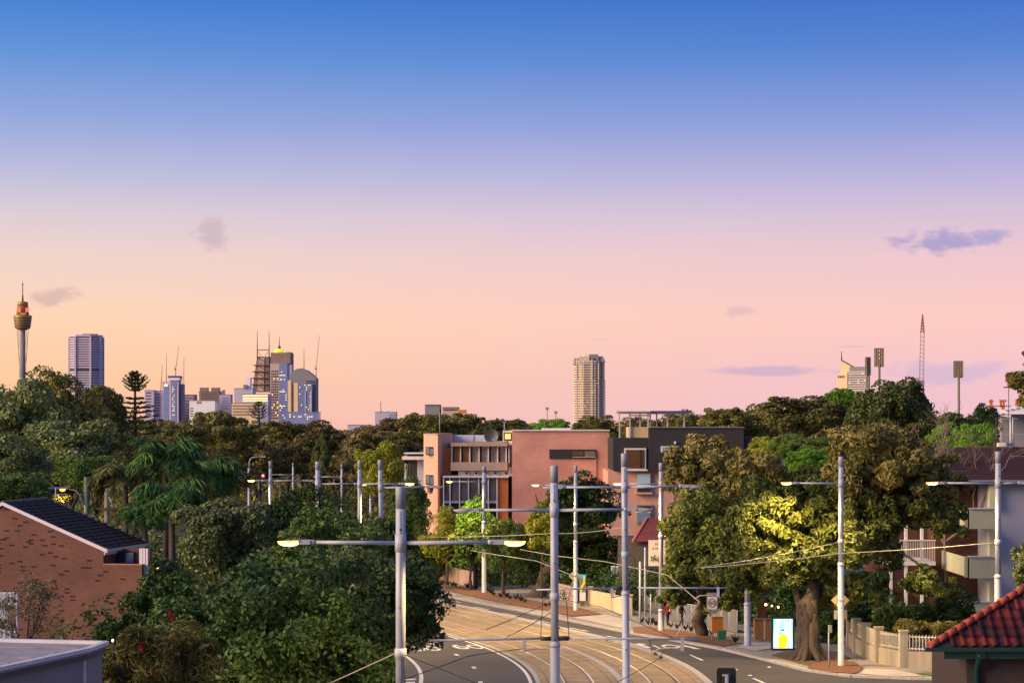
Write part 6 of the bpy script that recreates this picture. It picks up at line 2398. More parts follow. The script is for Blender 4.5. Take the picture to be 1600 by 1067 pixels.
qa, qb = onground(1034, 962), onground(986, 953)
sheet_fence('tall grey sheet fence behind the bluish pole', (qa.x, qa.y), (qb.x, qb.y), 1.75, 5, False)
qa, qb = onground(1092, 980), onground(1048, 972)
sheet_fence('grey sheet fence with a pale rail left of the small trunk', (qa.x, qa.y), (qb.x, qb.y), 1.25, 4)
qa, qb = onground(1152, 992), onground(1104, 982)
sheet_fence('dark fence with a pale top rail right of the speed sign', (qa.x, qa.y), (qb.x, qb.y), 1.35, 4)

# yard things behind those fences
q = onground(1118, 995)
t = thing('litter_bin', 'orange and green bin standing by the dark fence', 'bin', (X_(1122, 122), 122.6, g(122.6) + 0.12))
MB().box(-0.34, 0.34, -0.3, 0.3, 0.5, 1.35).build('orange_body', mat('bin_orange', (0.45, 0.16, 0.02), 0.6), t)
MB().box(0.02, 0.5, -0.4, 0.2, 0, 0.62).build('green_crate', mat('bin_green', (0.02, 0.16, 0.07), 0.6), t)
MB().box(-0.36, 0.36, -0.32, 0.32, 1.35, 1.42).build('lid', mat('bin_lid', (0.30, 0.10, 0.02), 0.6), t)
t = thing('timber_hoarding', 'orange timber post with a pale capital above the grey fence', 'post', (X_(1053, 143), 143, g(143) + 0.12))
l = t.location
ib('timber_panel', mat('orange_timber', (0.50, 0.20, 0.05), 0.8, var=0.15), t, 1047, 1056, 924, 952, 143, 0.3)
ib('timber_leg', mat('orange_timber', (0.5, 0.2, 0.05)), t, 1049, 1054, 952, 985, 143.05, 0.2)
ib('capital', WHT, t, 1044, 1056, 923, 925.5, 142.9, 0.5)
ib('pale_board', WHT, t, 1042, 1047, 935, 955, 142.95, 0.1)


def person(label, X, Y, h, top_c, leg_c, face=0.0, stride=0.2):
    """walking figure grown as one continuous skin over a jointed skeleton"""
    s_ = h / 1.75
    J = {'pelvis': (0, 0, 0.95, .125), 'waist': (0, 0, 1.10, .120), 'chest': (0, 0, 1.32, .140), 'neckb': (0, 0, 1.46, .065), 'neck': (0, -0.01, 1.52, .052), 'head': (0, -0.02, 1.62, .088), 'crown': (0, -0.01, 1.71, .070),
         'sl': (-.17, 0, 1.41, .062), 'el': (-.23, .06, 1.14, .046), 'wl': (-.22, -.06, .92, .034), 'hl': (-.21, -.10, .83, .036),
         'sr': (.17, 0, 1.41, .062), 'er': (.23, -.04, 1.14, .046), 'wr': (.22, -.16, .95, .034), 'hr': (.21, -.20, .87, .036),
         'pl': (-.09, 0, .90, .090), 'kl': (-.10, -stride * .6, .50, .062), 'al': (-.10, -stride * .5, .09, .044), 'tl': (-.10, -stride * .5 - .16, .04, .038),
         'pr': (.09, 0, .90, .090), 'kr': (.10, stride * .2, .50, .062), 'ar': (.10, stride * .9, .11, .044), 'tr': (.10, stride * .9 - .15, .04, .038)}
    K = list(J)
    E = [('pelvis', 'waist'), ('waist', 'chest'), ('chest', 'neckb'), ('neckb', 'neck'), ('neck', 'head'), ('head', 'crown'), ('chest', 'sl'), ('sl', 'el'), ('el', 'wl'), ('wl', 'hl'), ('chest', 'sr'), ('sr', 'er'), ('er', 'wr'), ('wr', 'hr'),
         ('pelvis', 'pl'), ('pl', 'kl'), ('kl', 'al'), ('al', 'tl'), ('pelvis', 'pr'), ('pr', 'kr'), ('kr', 'ar'), ('ar', 'tr')]
    me = bpy.data.meshes.new('skeleton')
    me.from_pydata([tuple(c * s_ for c in J[k][:3]) for k in K], [(K.index(a), K.index(b)) for a, b in E], [])
    o = bpy.data.objects.new('skeleton', me)
    COL.objects.link(o)
    sk = o.modifiers.new('skin', 'SKIN')
    for i, k in enumerate(K):
        v = me.skin_vertices[0].data[i]
        v.radius = (J[k][3] * s_, J[k][3] * s_ * (0.78 if k in ('chest', 'waist', 'pelvis') else 1))
        v.use_root = (k == 'pelvis')
    ss = o.modifiers.new('sub', 'SUBSURF')
    ss.levels = 1
    bpy.context.view_layer.update()
    bm_ = bpy.data.meshes.new_from_object(o.evaluated_get(bpy.context.evaluated_depsgraph_get()))
    bpy.data.objects.remove(o)
    skin = mat('skin', (0.36, 0.20, 0.14), 0.6)
    top = mat('cloth_%d' % int(top_c[0] * 999), top_c, 0.9)
    leg = mat('trouser_%d' % int(leg_c[0] * 999), leg_c, 0.9)
    for m_ in (skin, top, leg, M_DARKM):
        bm_.materials.append(m_)
    for p in bm_.polygons:
        z_, x_ = p.center.z / s_, abs(p.center.x) / s_
        p.material_index = 3 if z_ < 0.09 else 2 if (z_ < 0.97 and x_ < 0.185) else 0 if (z_ > 1.475 or (x_ >= 0.185 and z_ < 0.93)) else 1
        p.use_smooth = True
    t = thing('person', label, 'person', (X, Y, g(Y) + 0.12), face)
    link('body', bm_, None, t)
    hb = MB().lathe([(0.092 * s_, 1.60 * s_), (0.104 * s_, 1.66 * s_), (0.095 * s_, 1.74 * s_), (0.05 * s_, 1.785 * s_)], (0, 0.02 * s_, 0), 14)
    hb.build('hair', mat('hair_dark', (0.02, 0.014, 0.01), 0.8), t)
    for sx in (-1, 1):
        MB().lathe([(0.004, -0.004), (0.012, 0.0), (0.004, 0.006)], (sx * 0.032 * s_, -0.105 * s_, 1.635 * s_), 6).build('eye', M_DARKM, t)
    MB().extrude([(-0.012, -0.1 * s_, 1.585 * s_), (0.012, -0.1 * s_, 1.585 * s_), (0, -0.128 * s_, 1.59 * s_), (0, -0.1 * s_, 1.63 * s_)][:3], (0, 0.01, 0.03)).build('nose', skin, t)
    return t


person('person in a red top and dark trousers just right of the thick pole', X_(1043, 136), 136, 1.62, (0.30, 0.025, 0.03), (0.03, 0.02, 0.03), 0.5)
person('person in dark clothes walking before the grey fence', X_(1065, 134.5), 134.5, 1.72, (0.022, 0.022, 0.028), (0.02, 0.02, 0.026), 0.9, 0.28)
# brick gate pier and timber boxes by the fig
Yp = 124
t = thing('brick_pier', 'red brick pier with small lit lamps behind the timber bins', 'pier', (X_(1191, Yp), Yp + 1.5, g(Yp) + 0.12))
l = t.location
ib('brick_shaft', brick_mat('pier_brick', (0.30, 0.08, 0.05), (0.22, 0.06, 0.04), (0.32, 0.25, 0.2)), t, 1184.5, 1197.5, 934, 1000, Yp + 1.4, 0.5)
ib('cap', M_PATH, t, 1183, 1199, 932, 934, Yp + 1.3, 0.7)
for x, y, r_ in ((1196.5, 944, 0.075), (1206, 946, 0.05), (1216, 948, 0.06)):
    p = at(x, y, Yp - 0.4 + (x > 1200) * 0.5)
    tt = thing('garden_lamp', {1196.5: 'brightest small lit globe on the brick pier', 1206: 'middle small lit globe above the timber bins', 1216: 'small lit globe nearest the lit poster'}[x], 'lamp', p)
    MB().lathe([(r_ * 0.5, -r_), (r_, -r_ * 0.3), (r_, r_ * 0.4), (r_ * 0.4, r_)], n=10).build('globe', glow('garden_globe', (1.0, 0.62, 0.22), 8), tt)
    MB().tube([(0, 0.02, -r_), (0, 0.02, -1.0 if x > 1200 else -0.2)], 0.02, 5).build('stem', M_DARKM, tt)
TIM = mat('weathered_timber', (0.24, 0.135, 0.07), 0.9, var=0.25, scale=6, bump=0.4, bscale=12)
for x0_, x1_, Yq, lab in ((1179, 1194.5, 121.5, 'left timber bin enclosure beside the thick pole'), (1195.5, 1207, 120, 'right timber bin enclosure next to the lit poster')):
    t = thing('bin_enclosure', lab, 'enclosure', (X_((x0_ + x1_) / 2, Yq), Yq, g(Yq) + 0.12))
    n_ = 4
    for i in range(n_):
        a_, b_ = x0_ + (x1_ - x0_) * i / n_, x0_ + (x1_ - x0_) * (i + 0.94) / n_
        ib('board', TIM, t, a_, b_, 968.5, 999, Yq, 0.06)
    ib('side', TIM, t, x0_, x0_ + 1.5, 968.5, 999, Yq + 0.07, 0.7)
    ib('side', TIM, t, x1_ - 1.5, x1_, 968.5, 999, Yq + 0.07, 0.7)
    ib('lid', mat('timber_lid', (0.12, 0.07, 0.045), 0.9), t, x0_ - 0.5, x1_ + 0.5, 967.3, 968.6, Yq - 0.05, 0.9)

# lit poster stand
p = onground(1223, 1019)
Yp = p.y
t = thing('poster_stand', 'brightly lit advertising stand showing a figure in yellow', 'advertising stand', p)
l = t.location
MB().box(-0.67, 0.67, -0.1, 0.14, 0.16, 2.05).build('case', M_DARKM, t)
MB().box(-0.3, 0.3, -0.06, 0.1, 0.0, 0.17).build('foot', M_DARKM, t)
pm, nt, b = new_mat('backlit_poster')
N, L = nt.nodes, nt.links
tcn = N.new('ShaderNodeTexCoord')
wv = N.new('ShaderNodeTexNoise')
mp = N.new('ShaderNodeMapping')
mp.inputs['Scale'].default_value = (5.0, 1, 0.25)
L.new(tcn.outputs['Object'], mp.inputs[0])
L.new(mp.outputs[0], wv.inputs['Vector'])
wv.inputs['Scale'].default_value = 1.6
cr = N.new('ShaderNodeValToRGB')
e = cr.color_ramp.elements
e[0].position, e[0].color = 0.35, (0.12, 0.62, 0.52, 1)
e[1].position, e[1].color = 0.62, (0.85, 1.0, 0.95, 1)
L.new(wv.outputs[0], cr.inputs[0])
L.new(cr.outputs[0], b.inputs['Emission Color'])
b.inputs['Base Color'].default_value = (0, 0, 0, 1)
b.inputs['Emission Strength'].default_value = 1.25
MB().box(-0.56, 0.56, -0.115, -0.1, 0.26, 1.95).build('poster', pm, t)
YL = glow('poster_yellow', (1.0, 0.80, 0.02), 1.0)
SK = glow('poster_skin', (0.95, 0.80, 0.50), 1.0)
DK = mat('poster_dark', (0.03, 0.03, 0.03), 0.6)


def flatp(name, pts, m, dy):
    return MB().extrude([(x, dy, z) for x, z in pts], (0, 0.004, 0)).build(name, m, t)


flatp('printed_coat', [(-0.27, 0.27), (0.20, 0.27), (0.20, 0.55), (0.27, 0.72), (0.24, 0.92), (0.15, 1.03), (0.05, 1.07), (-0.07, 1.07), (-0.18, 1.02), (-0.27, 0.90), (-0.30, 0.70), (-0.23, 0.55)], YL, -0.122)
PG = glow('poster_gold', (0.80, 0.48, 0.01), 0.85)
flatp('printed_arm', [(-0.25, 0.70), (-0.12, 0.64), (0.18, 0.76), (0.16, 0.82), (-0.10, 0.71), (-0.22, 0.76)], PG, -0.126)
flatp('printed_arm', [(0.22, 0.68), (0.10, 0.62), (-0.06, 0.66), (-0.05, 0.69), (0.09, 0.66), (0.20, 0.73)], PG, -0.130)
flatp('printed_seam', [(-0.03, 0.27), (-0.015, 0.27), (-0.01, 0.60), (-0.025, 0.60)], PG, -0.126)
flatp('printed_neck', [(-0.05, 1.05), (0.04, 1.05), (0.035, 1.14), (-0.045, 1.14)], glow('poster_tan', (0.80, 0.62, 0.34), 0.9), -0.126)
flatp('printed_head', [(-0.005 + 0.075 * math.cos(a_), 1.22 + 0.105 * math.sin(a_)) for a_ in np.linspace(0, 2 * math.pi, 15)[:-1]], SK, -0.130)
flatp('printed_hair', [(-0.085, 1.23), (-0.06, 1.27), (0.05, 1.275), (0.075, 1.23), (0.075, 1.30), (0.03, 1.35), (-0.05, 1.35), (-0.085, 1.30)], DK, -0.134)
flatp('printed_mark', [(0.22, 1.84), (0.32, 1.80), (0.34, 1.88), (0.26, 1.86)], DK, -0.126)

# road signs
p = onground(1113, 1003)
t = thing('speed_sign', 'white square sign with 60 in a red ring on a thin post', 'sign', p)
k_ = p.y / F
z = lambda y: Z_(y, p.y) - p.z
MB().tube([(0, 0.03, 0), (0, 0.03, z(930))], 0.035, 8).build('post', M_STEEL, t)
MB().box(-8.8 * k_, 8.8 * k_, 0, 0.02, z(955.5), z(925.5)).build('backing_board', mat('sign_grey', (0.28, 0.25, 0.24), 0.7), t)
MB().box(-7.4 * k_, 7.4 * k_, -0.02, -0.003, z(951.5), z(932)).build('plate', mat('sign_white', (0.75, 0.73, 0.70), 0.5), t)
cz = z(941.8)
rg = MB()
oa, ob_ = [], []
for i in range(33):
    a_ = 2 * math.pi * i / 32
    oa.append((6.6 * k_ * math.cos(a_), -0.024, cz + 6.9 * k_ * math.sin(a_)))
    ob_.append((5.2 * k_ * math.cos(a_), -0.024, cz + 5.5 * k_ * math.sin(a_)))
rg.strip(oa, ob_).build('red_ring', mat('ring_red', (0.25, 0.01, 0.015), 0.5), t)
letters(t, '60', 0.36, BLK, (0, -0.03, cz))


def diamond(t, cx, cy, r_, Y, m):
    l = t.location
    c = at(cx, cy, Y) - l
    k_ = r_ * Y / F
    MB().extrude([c + Vector((-k_, 0, 0)), c + Vector((0, 0, -k_)), c + Vector((k_, 0, 0)), c + Vector((0, 0, k_))], (0, 0.02, 0)).build('plate', m, t)


DY = mat('sign_cream_yellow', (0.62, 0.50, 0.22), 0.6, var=0.1)
t = thing('warning_sign', 'cream yellow diamond sign strapped to the slim pole by the driveway', 'sign', at(899, 899, 150.6))
diamond(t, 898, 899.5, 9.5, 150.9, DY)
ib('clamp', M_STEELD, t, 893, 906, 898.5, 900.5, 150.7, 0.06)
t = thing('warning_sign', 'diamond sign with a small plate on the pole beside the fig', 'sign', at(1313, 940, 105.2))
diamond(t, 1313, 937.5, 14.5, 105.75, DY)
ib('sub_plate', mat('sub_plate_grey', (0.42, 0.36, 0.28), 0.6), t, 1303, 1323.5, 953, 967, 105.72, 0.02)
ib('clamp', M_STEELD, t, 1308, 1320, 937, 938.6, 105.3, 0.05)
t = thing('street_name_post', 'thin post with a narrow green plate at the fig roots', 'sign', onground(1295, 1047))
l = t.location
ib('plate', mat('plate_green', (0.25, 0.30, 0.22), 0.6), t, 1294, 1300, 976, 988, l.y, 0.02)
MB().tube([(0, 0.03, 0), (0, 0.03, Z_(976, l.y) - l.z)], 0.035, 8).build('post', M_STEEL, t)
t = thing('banner_sign', 'upright banner with blue cap, yellow slash and white panel by the driveway', 'sign', onground(910, 949))
l = t.location
Yp = l.y
for x in (906, 915):
    ib('post', M_STEELD, t, x - 0.5, x + 0.5, 898, 949, Yp + 0.02, 0.05)
ib('blue_cap', mat('banner_cyan', (0.03, 0.38, 0.62), 0.5), t, 905.5, 916, 897, 903, Yp, 0.05)
ib('grey_panel', mat('banner_grey', (0.16, 0.16, 0.20), 0.5), t, 906, 915, 903, 925, Yp, 0.04)
MB().extrude([at(x, y, Yp - 0.01) - l for x, y in ((911.5, 899), (913.5, 899), (914, 911), (910, 918), (909, 925), (906.3, 925), (906.3, 918), (911.5, 909))], (0, 0.01, 0)).build('yellow_slash', mat('banner_yellow', (0.75, 0.62, 0.02), 0.5), t)
ib('white_panel', mat('banner_lilac', (0.68, 0.66, 0.82), 0.5), t, 906, 915, 925, 938, Yp - 0.005, 0.05)
ib('base_panel', mat('banner_olive', (0.10, 0.11, 0.02), 0.6), t, 907, 913.5, 938, 947, Yp, 0.04)

# curved picket fence on a low wall around the corner garden
FW = mat('fence_cream_render', (0.36, 0.31, 0.24), 0.85, var=0.12, scale=1, stain=0.5)
FP = mat('picket_cream', (0.62, 0.57, 0.44), 0.7, var=0.08, scale=2)
FPTS = [(24.9 + 5, 103.3), (23.6, 103.6), (20.6, 104.8), (19.75, 107.2), (19.6, 110.2), (19.65, 113.5), (19.9, 117.2)]
t = thing('picket_fence', 'curved cream wall with picket panels and pillars at the corner garden', 'fence', (FPTS[2][0], FPTS[2][1], g(FPTS[2][1]) + 0.12))
l = t.location
for a_, b_ in zip(FPTS, FPTS[1:]):
    A_ = Vector((a_[0], a_[1], g(a_[1]) + 0.12)) - l
    B_ = Vector((b_[0], b_[1], g(b_[1]) + 0.12)) - l
    MB().bar(A_ + Vector((0, 0, 0.42)), B_ + Vector((0, 0, 0.42)), 0.22, 0.88).build('low_wall', FW, t)
    for zz_ in (1.0, 1.62):
        MB().bar(A_ + Vector((0, 0, zz_)), B_ + Vector((0, 0, zz_)), 0.05, 0.07).build('fence_rail', FP, t)
    n_ = int((B_ - A_).length / 0.17)
    pk = None
    for i in range(1, n_):
        p = A_.lerp(B_, i / n_)
        d = (B_ - A_).normalized()
        nn = Vector((d.y, -d.x, 0))
        if nn.y > 0:
            nn = -nn
        p = p + nn * 0.045
        MB().bar(p + Vector((0, 0, 0.9)), p + Vector((0, 0, 1.74)), 0.075, 0.025, up=(d.x, d.y, 0.001)).build('picket', FP, t)
for q in FPTS:
    A_ = Vector((q[0], q[1], g(q[1]) + 0.12)) - l
    MB().box(A_.x - 0.21, A_.x + 0.21, A_.y - 0.21, A_.y + 0.21, A_.z, A_.z + 1.86).build('pillar', FW, t)
    MB().box(A_.x - 0.25, A_.x + 0.25, A_.y - 0.25, A_.y + 0.25, A_.z + 1.86, A_.z + 1.95).build('pillar_cap', FW, t)

# ------------------------------------------------------------------ apartment block at right
AB = brick_mat('dark_red_brick', (0.125, 0.045, 0.034), (0.095, 0.034, 0.027), (0.12, 0.085, 0.07))
CR = mat('cream_balcony', (0.56, 0.54, 0.34), 0.8, var=0.06, scale=1, stain=0.2)
GRY = mat('lilac_grey_wall', (0.34, 0.35, 0.41), 0.8, var=0.05, scale=0.5, stain=0.15)
Y0 = 121.0
t = ithing('apartment_block', 'red brick flats with cream balconies and a brown tiled roof', 'building', 1540, Y0)
l = t.location
ib('brick_wall', AB, t, 1462, 1562, 758, 990, 125.5, 10)
ib('brick_wall', AB, t, 1385, 1462, 800, 990, 128, 8)
ib('grey_wall', GRY, t, 1558, 1640, 757, 1000, Y0 - 0.5, 5)
ib('eave', M_DARKM, t, 1478, 1640, 751.5, 757, Y0 - 1.2, 6)
ib('gutter', M_STEELD, t, 1480, 1640, 750, 752, Y0 - 1.35, 0.15)
ROOFT = mat('brown_roof_tile', (0.075, 0.032, 0.032), 0.9, spec=0.15, var=0.3, scale=6, bump=0.8, bscale=9)
ya, yb_ = Y0 - 1.3, Y0 + 10
za, zb_ = Z_(751, ya) - l.z, Z_(699, yb_) - l.z
n_ = 22
for i in range(n_):
    f0, f1 = i / n_, (i + 1.15) / n_
    xa0 = 1478 + (1492 - 1478) * f0
    xa1 = 1478 + (1492 - 1478) * f1
    yA, yB = ya + (yb_ - ya) * f0, ya + (yb_ - ya) * f1
    zA, zB = za + (zb_ - za) * f0 + 0.03, za + (zb_ - za) * f1
    MB().extrude([(X_(xa0, yA) - l.x, yA - l.y, zA), (X_(1650, yA) - l.x, yA - l.y, zA), (X_(1650, yB) - l.x, yB - l.y, zB), (X_(xa1, yB) - l.x, yB - l.y, zB)], (0, 0, -0.05)).build('tile_course', ROOFT, t)
ib('ridge_cap', mat('ridge_brown', (0.16, 0.08, 0.075), 0.75), t, 1491, 1650, 698, 700.5, yb_ - 0.1, 0.3)
for y0_, y1_ in ((791, 826), (866, 903), (937, 972)):
    b_ = ib('balcony_front', CR, t, 1515, 1560, y0_ + 4, y1_, 117.5, 0.12)
    ib('balcony_side', CR, t, 1507, 1512, y0_ + 3, y1_ - 1.5, 117.52, 0.12)
    ib('balcony_return', CR, t, 1508.5, 1510, y0_ + 4, y1_ - 3, 117.7, 6.5)
    ib('slot', M_DARKM, t, 1512, 1515, y0_ + 4, y1_ - 3, 117.6, 0.1)
    ib('balcony_cap', WHT, t, 1514, 1560.5, y0_ + 2.4, y0_ + 4.1, 117.4, 0.3)
    ib('balcony_floor', CR, t, 1509, 1560, y1_ - 4, y1_ - 2.5, 117.8, 5.5)
for y0_, y1_ in ((757, 791), (828, 868), (905, 938)):
    ib('post', CR, t, 1546, 1557.5, y0_, y1_ + 3, 120.0, 0.5)
    ib('window', M_DARKM, t, 1530, 1546, y0_ + 4, y1_, 125.3, 0.4)
    ib('pane', BGL, t, 1535, 1543, y0_ + 7, y1_ - 3, 125.2, 0.2)
# white stair balconies half hidden by the fig
for x0_, x1_, yr, yf in ((1391, 1462, 843, 877),):
    ib('balcony_slab', WHT, t, x0_, x1_, yf, yf + 6, 122.5, 4)
    ib('hand_rail', WHT, t, x0_, x1_, yr, yr + 2, 122.5, 0.1)
    for i in range(26):
        x = x0_ + 2 + i * (x1_ - x0_ - 4) / 25
        ib('baluster', WHT, t, x - 0.3, x + 0.3, yr + 2, yf, 122.55, 0.03)
for x in (1392.5, 1416, 1441):
    ib('column', WHT, t, x - 2, x + 2, 800, 960, 122.6, 0.3)
ib('garden_door', WHT, t, 1396, 1440, 945, 985, 124.5, 0.3)
# solar heater and aerial on the roof
t = ithing('solar_heater', 'white and blue solar water heater on the brown roof', 'solar heater', 1572, 131, Z_(699, 131))
ib('tank', WHT, t, 1560, 1572.5, 691.5, 697.5, 130.6, 0.5)
ib('panel', mat('collector_blue', (0.10, 0.10, 0.26), 0.3), t, 1573, 1584.5, 692, 697, 130.6, 0.5)
ib('stand', M_STEELD, t, 1563, 1582, 697.5, 699.6, 130.7, 0.3)
mast('thin roof aerial above the solar heater', 1582.5, 652, 692, 131.6, [(1555, 1600, 678.5), (1566, 1590, 654)])

# garden shrubs behind the picket fence
for i, (x, yt, Y, w, h, m, lab) in enumerate((
        (1345, 925, 118, 90, 80, FO_DARK, 'dark garden shrub just behind the diamond sign pole'), (1400, 935, 116, 90, 70, FO_MID, 'green garden shrub behind the middle of the picket fence'),
        (1455, 930, 114, 90, 80, FO_MID, 'green garden shrub behind the right end of the pickets'), (1500, 905, 112, 70, 110, FO_DARK, 'dark tall shrub beside the lowest balcony'),
        (1425, 968, 107, 70, 30, FO_OLIVE, 'flowering shrub spilling over the pickets'), (1478, 970, 106, 60, 30, FO_OLIVE, 'flowering shrub over the pickets by the red roof'), (1300, 945, 120, 60, 80, FO_DARK, 'dark shrub behind the fig trunk'),
        (1365, 880, 124, 90, 100, FO_DARK, 'dark tree under the white stair balcony'))):
    tree_img('garden_shrub', lab, x, yt, Y, w, h, m, 0.2, 40, 110, 600 + i, 0.28, -0.9, cat='shrub', core=0.4)

# ------------------------------------------------------------------ brick house at left
HB = brick_mat('house_brick', (0.165, 0.070, 0.056), (0.130, 0.054, 0.045), (0.150, 0.092, 0.078), bw=0.22, dark=(0.040, 0.018, 0.016), dark_amount=0.07)
ang = math.atan2(1, -4.75)                        # direction of the gable wall, running left
O_ = Vector((-19.5, 95.0, 0))
t = thing('brick_house', 'red brick gabled house with dark tiled roof at the left', 'house', O_, 0)
u = Vector((-4.75, 1, 0)).normalized()
v = Vector((1, 4.75, 0)).normalized()
P3 = lambda a_, b_, z_: u * a_ + v * b_ + Vector((0, 0, z_))
ze, zrd, ur = 6.73, 8.86, 5.15
wl = [P3(0, 0, 0), P3(0, 0, ze - 0.12), P3(ur, 0, zrd - 0.12), P3(2 * ur, 0, ze - 0.12), P3(2 * ur, 0, 0)]
MB().extrude(wl, v * 4.6).build('gable_wall', HB, t)
zs = Z_(882, 95)
MB().extrude([P3(0, 0, 0), P3(-1.95, 0, 0), P3(-1.95, 0, zs), P3(0, 0, zs)], v * 0.22).build('balcony_wall', HB, t)
MB().extrude([P3(0, -0.02, zs), P3(-1.97, -0.02, zs), P3(-1.97, -0.02, zs + 0.05), P3(0, -0.02, zs + 0.05)], v * 0.27).build('balcony_coping', mat('brick_coping', (0.40, 0.19, 0.14), 0.85), t)
MB().extrude([P3(0, 1.6, 0), P3(-1.7, 1.6, 0), P3(-1.7, 1.6, ze - 0.1), P3(0, 1.6, ze - 0.1)], v * 0.25).build('recess_wall', HB, t)
wz0, wz1 = zs - 0.05, ze - 0.22
MB().extrude([P3(-0.05, 1.5, wz0), P3(-0.95, 1.5, wz0), P3(-0.95, 1.5, wz1), P3(-0.05, 1.5, wz1)], v * 0.12).build('window', M_DARKM, t)
for a0, a1 in ((-0.1, -0.45), (-0.52, -0.9)):
    MB().extrude([P3(a0, 1.47, wz0 + 0.05), P3(a1, 1.47, wz0 + 0.05), P3(a1, 1.47, wz1 - 0.05), P3(a0, 1.47, wz1 - 0.05)], v * 0.02).build('pane', DGL if a0 > -0.3 else BGL, t)
WF = mat('fascia_lilac_white', (0.60, 0.57, 0.68), 0.6, var=0.05)
MB().extrude([P3(-0.25, -0.12, ze - 0.20), P3(ur, -0.12, zrd - 0.10), P3(ur, -0.12, zrd + 0.06), P3(-0.25, -0.12, ze - 0.02)], v * 0.1).build('barge_board', WF, t)
MB().extrude([P3(2 * ur, -0.12, ze - 0.20), P3(ur, -0.12, zrd - 0.10), P3(ur, -0.12, zrd + 0.06), P3(2 * ur, -0.12, ze - 0.02)], v * 0.1).build('barge_board', WF, t)
MB().extrude([P3(-0.28, -0.1, ze - 0.16), P3(-0.28, 4.9, ze - 0.16), P3(-0.28, 4.9, ze), P3(-0.28, -0.1, ze)], u * 0.1).build('gutter', mat('gutter_cream', (0.55, 0.47, 0.38), 0.6), t)
MB().extrude([P3(-0.1, -0.05, ze - 0.3), P3(-0.1, 4.9, ze - 0.3), P3(-0.1, 4.9, ze - 0.16), P3(-0.1, -0.05, ze - 0.16)], u * 0.05).build('fascia', WF, t)
for a_, w_ in ((-1.72, 0.16), (-1.9, 0.12), (-2.05, 0.1)):
    MB().extrude([P3(a_, 0.25, 3.6), P3(a_ - w_, 0.25, 3.6), P3(a_ - w_, 0.25, ze + 0.02), P3(a_, 0.25, ze + 0.02)], v * 0.12).build('downpipe_board', WF, t)
# roof deck and tiles
SL = mat('slate_tile', (0.043, 0.038, 0.040), 0.95, spec=0.12, var=0.4, scale=5, bump=0.4)
dk_ = [P3(-0.25, -0.1, ze), P3(ur, -0.1, zrd), P3(ur, 4.95, zrd), P3(-0.25, 4.95, ze)]
MB().extrude(dk_, (0, 0, -0.06)).build('roof_deck', M_DARKM, t)
dk2 = [P3(2 * ur + 0.25, -0.1, ze), P3(ur, -0.1, zrd), P3(ur, 4.95, zrd), P3(2 * ur + 0.25, 4.95, ze)]
MB().extrude(dk2, (0, 0, -0.06)).build('roof_deck', SL, t)
sl = (P3(ur, 0, zrd) - P3(-0.25, 0, ze)).normalized()
nr = sl.cross(v).normalized()
if nr.z < 0:
    nr = -nr
tm = None
for i in range(16):
    for j in range(16):
        a0 = P3(-0.25, -0.1, ze) + sl * (i * 0.348) + v * (j * 0.316 + (0.0))
        if tm is None:
            q_ = [Vector((0, 0, 0)), v * 0.306, sl * 0.40 + v * 0.306, sl * 0.40]
            base_ = [q_[0] + nr * 0.045, q_[1] + nr * 0.045, q_[2] + nr * 0.012, q_[3] + nr * 0.012]
            tb = MB().extrude(base_, nr * -0.03)
            tm = tb.mesh('roof_tile')
            tm.materials.append(SL)
        o = link('roof_tile', tm, None, t, loc=a0 + nr * (0.006 * ((i * 7 + j * 5) % 3)))
rc = mat('ridge_grey', (0.12, 0.115, 0.13), 0.8, var=0.3, scale=6)
for j in range(13):
    p0_ = P3(ur, -0.1 + j * 0.39, zrd + 0.02)
    MB().tube([p0_, p0_ + v * 0.37], 0.11, 8).build('ridge_tile', rc, t)
# rake tiles at the far edge
for i in range(14):
    p0_ = P3(-0.25, 4.95, ze + 0.03) + sl * (i * 0.39)
    MB().tube([p0_, p0_ + sl * 0.37], 0.075, 6).build('rake_tile', rc, t)

# TV aerial on that roof
t = thing('roof_aerial', 'small tv aerial on the dark tiled roof', 'aerial', at(87, 786, 98))
l = t.location
MB().tube([(0, 0, 0), (0, 0, Z_(762, 98) - l.z)], 0.025, 6).build('mast', M_STEEL, t)
for y in (772, 775):
    ib('cross_arm', M_STEEL, t, 84, 104, y - 0.3, y + 0.3, 98, 0.03)

# orange street lamp on the green timber pole
Yp = 112
t = ithing('power_pole', 'greenish timber pole carrying an orange street lamp', 'pole', 135, Yp)
l = t.location
MB().tube([(0, 0, 0), (0, 0, Z_(745, Yp) - l.z)], [0.17, 0.13], 10).build('shaft', mat('treated_pine_green', (0.13, 0.22, 0.18), 0.85, var=0.25, scale=3, stain=0.5), t)
MB().tube([at(133, 789, Yp - 0.1) - l, at(124, 772, Yp - 0.15) - l, at(118, 766, Yp - 0.2) - l, at(108, 764, Yp - 0.2) - l], 0.035, 8).build('lamp_arm', M_STEEL, t)
MB().box(X_(77, Yp) - l.x, X_(108, Yp) - l.x, -0.35, -0.08, Z_(763.5, Yp) - l.z, Z_(760.5, Yp) - l.z).build('lamp_head', M_STEELD, t)
MB().lathe([(0.02, -0.14), (0.14, -0.08), (0.17, 0.0)], (X_(99, Yp) - l.x, -0.2, Z_(763.6, Yp) - l.z), 12).build('lens', glow('sodium_lens', (1.0, 0.24, 0.02), 7), t)
ld = bpy.data.lights.new('lamp_light', 'SPOT')
ld.energy, ld.color, ld.spot_size, ld.spot_blend, ld.shadow_soft_size = 350, (1.0, 0.36, 0.07), R(160), 0.6, 0.15
lo = bpy.data.objects.new('lamp_light', ld)
COL.objects.link(lo)
lo.parent = t
lo.location = (X_(99, Yp) - l.x, -0.2, Z_(769, Yp) - l.z)
t = ithing('power_pole', 'grey weathered timber post with a stay under the drooping palm', 'pole', 167, Yp + 6)
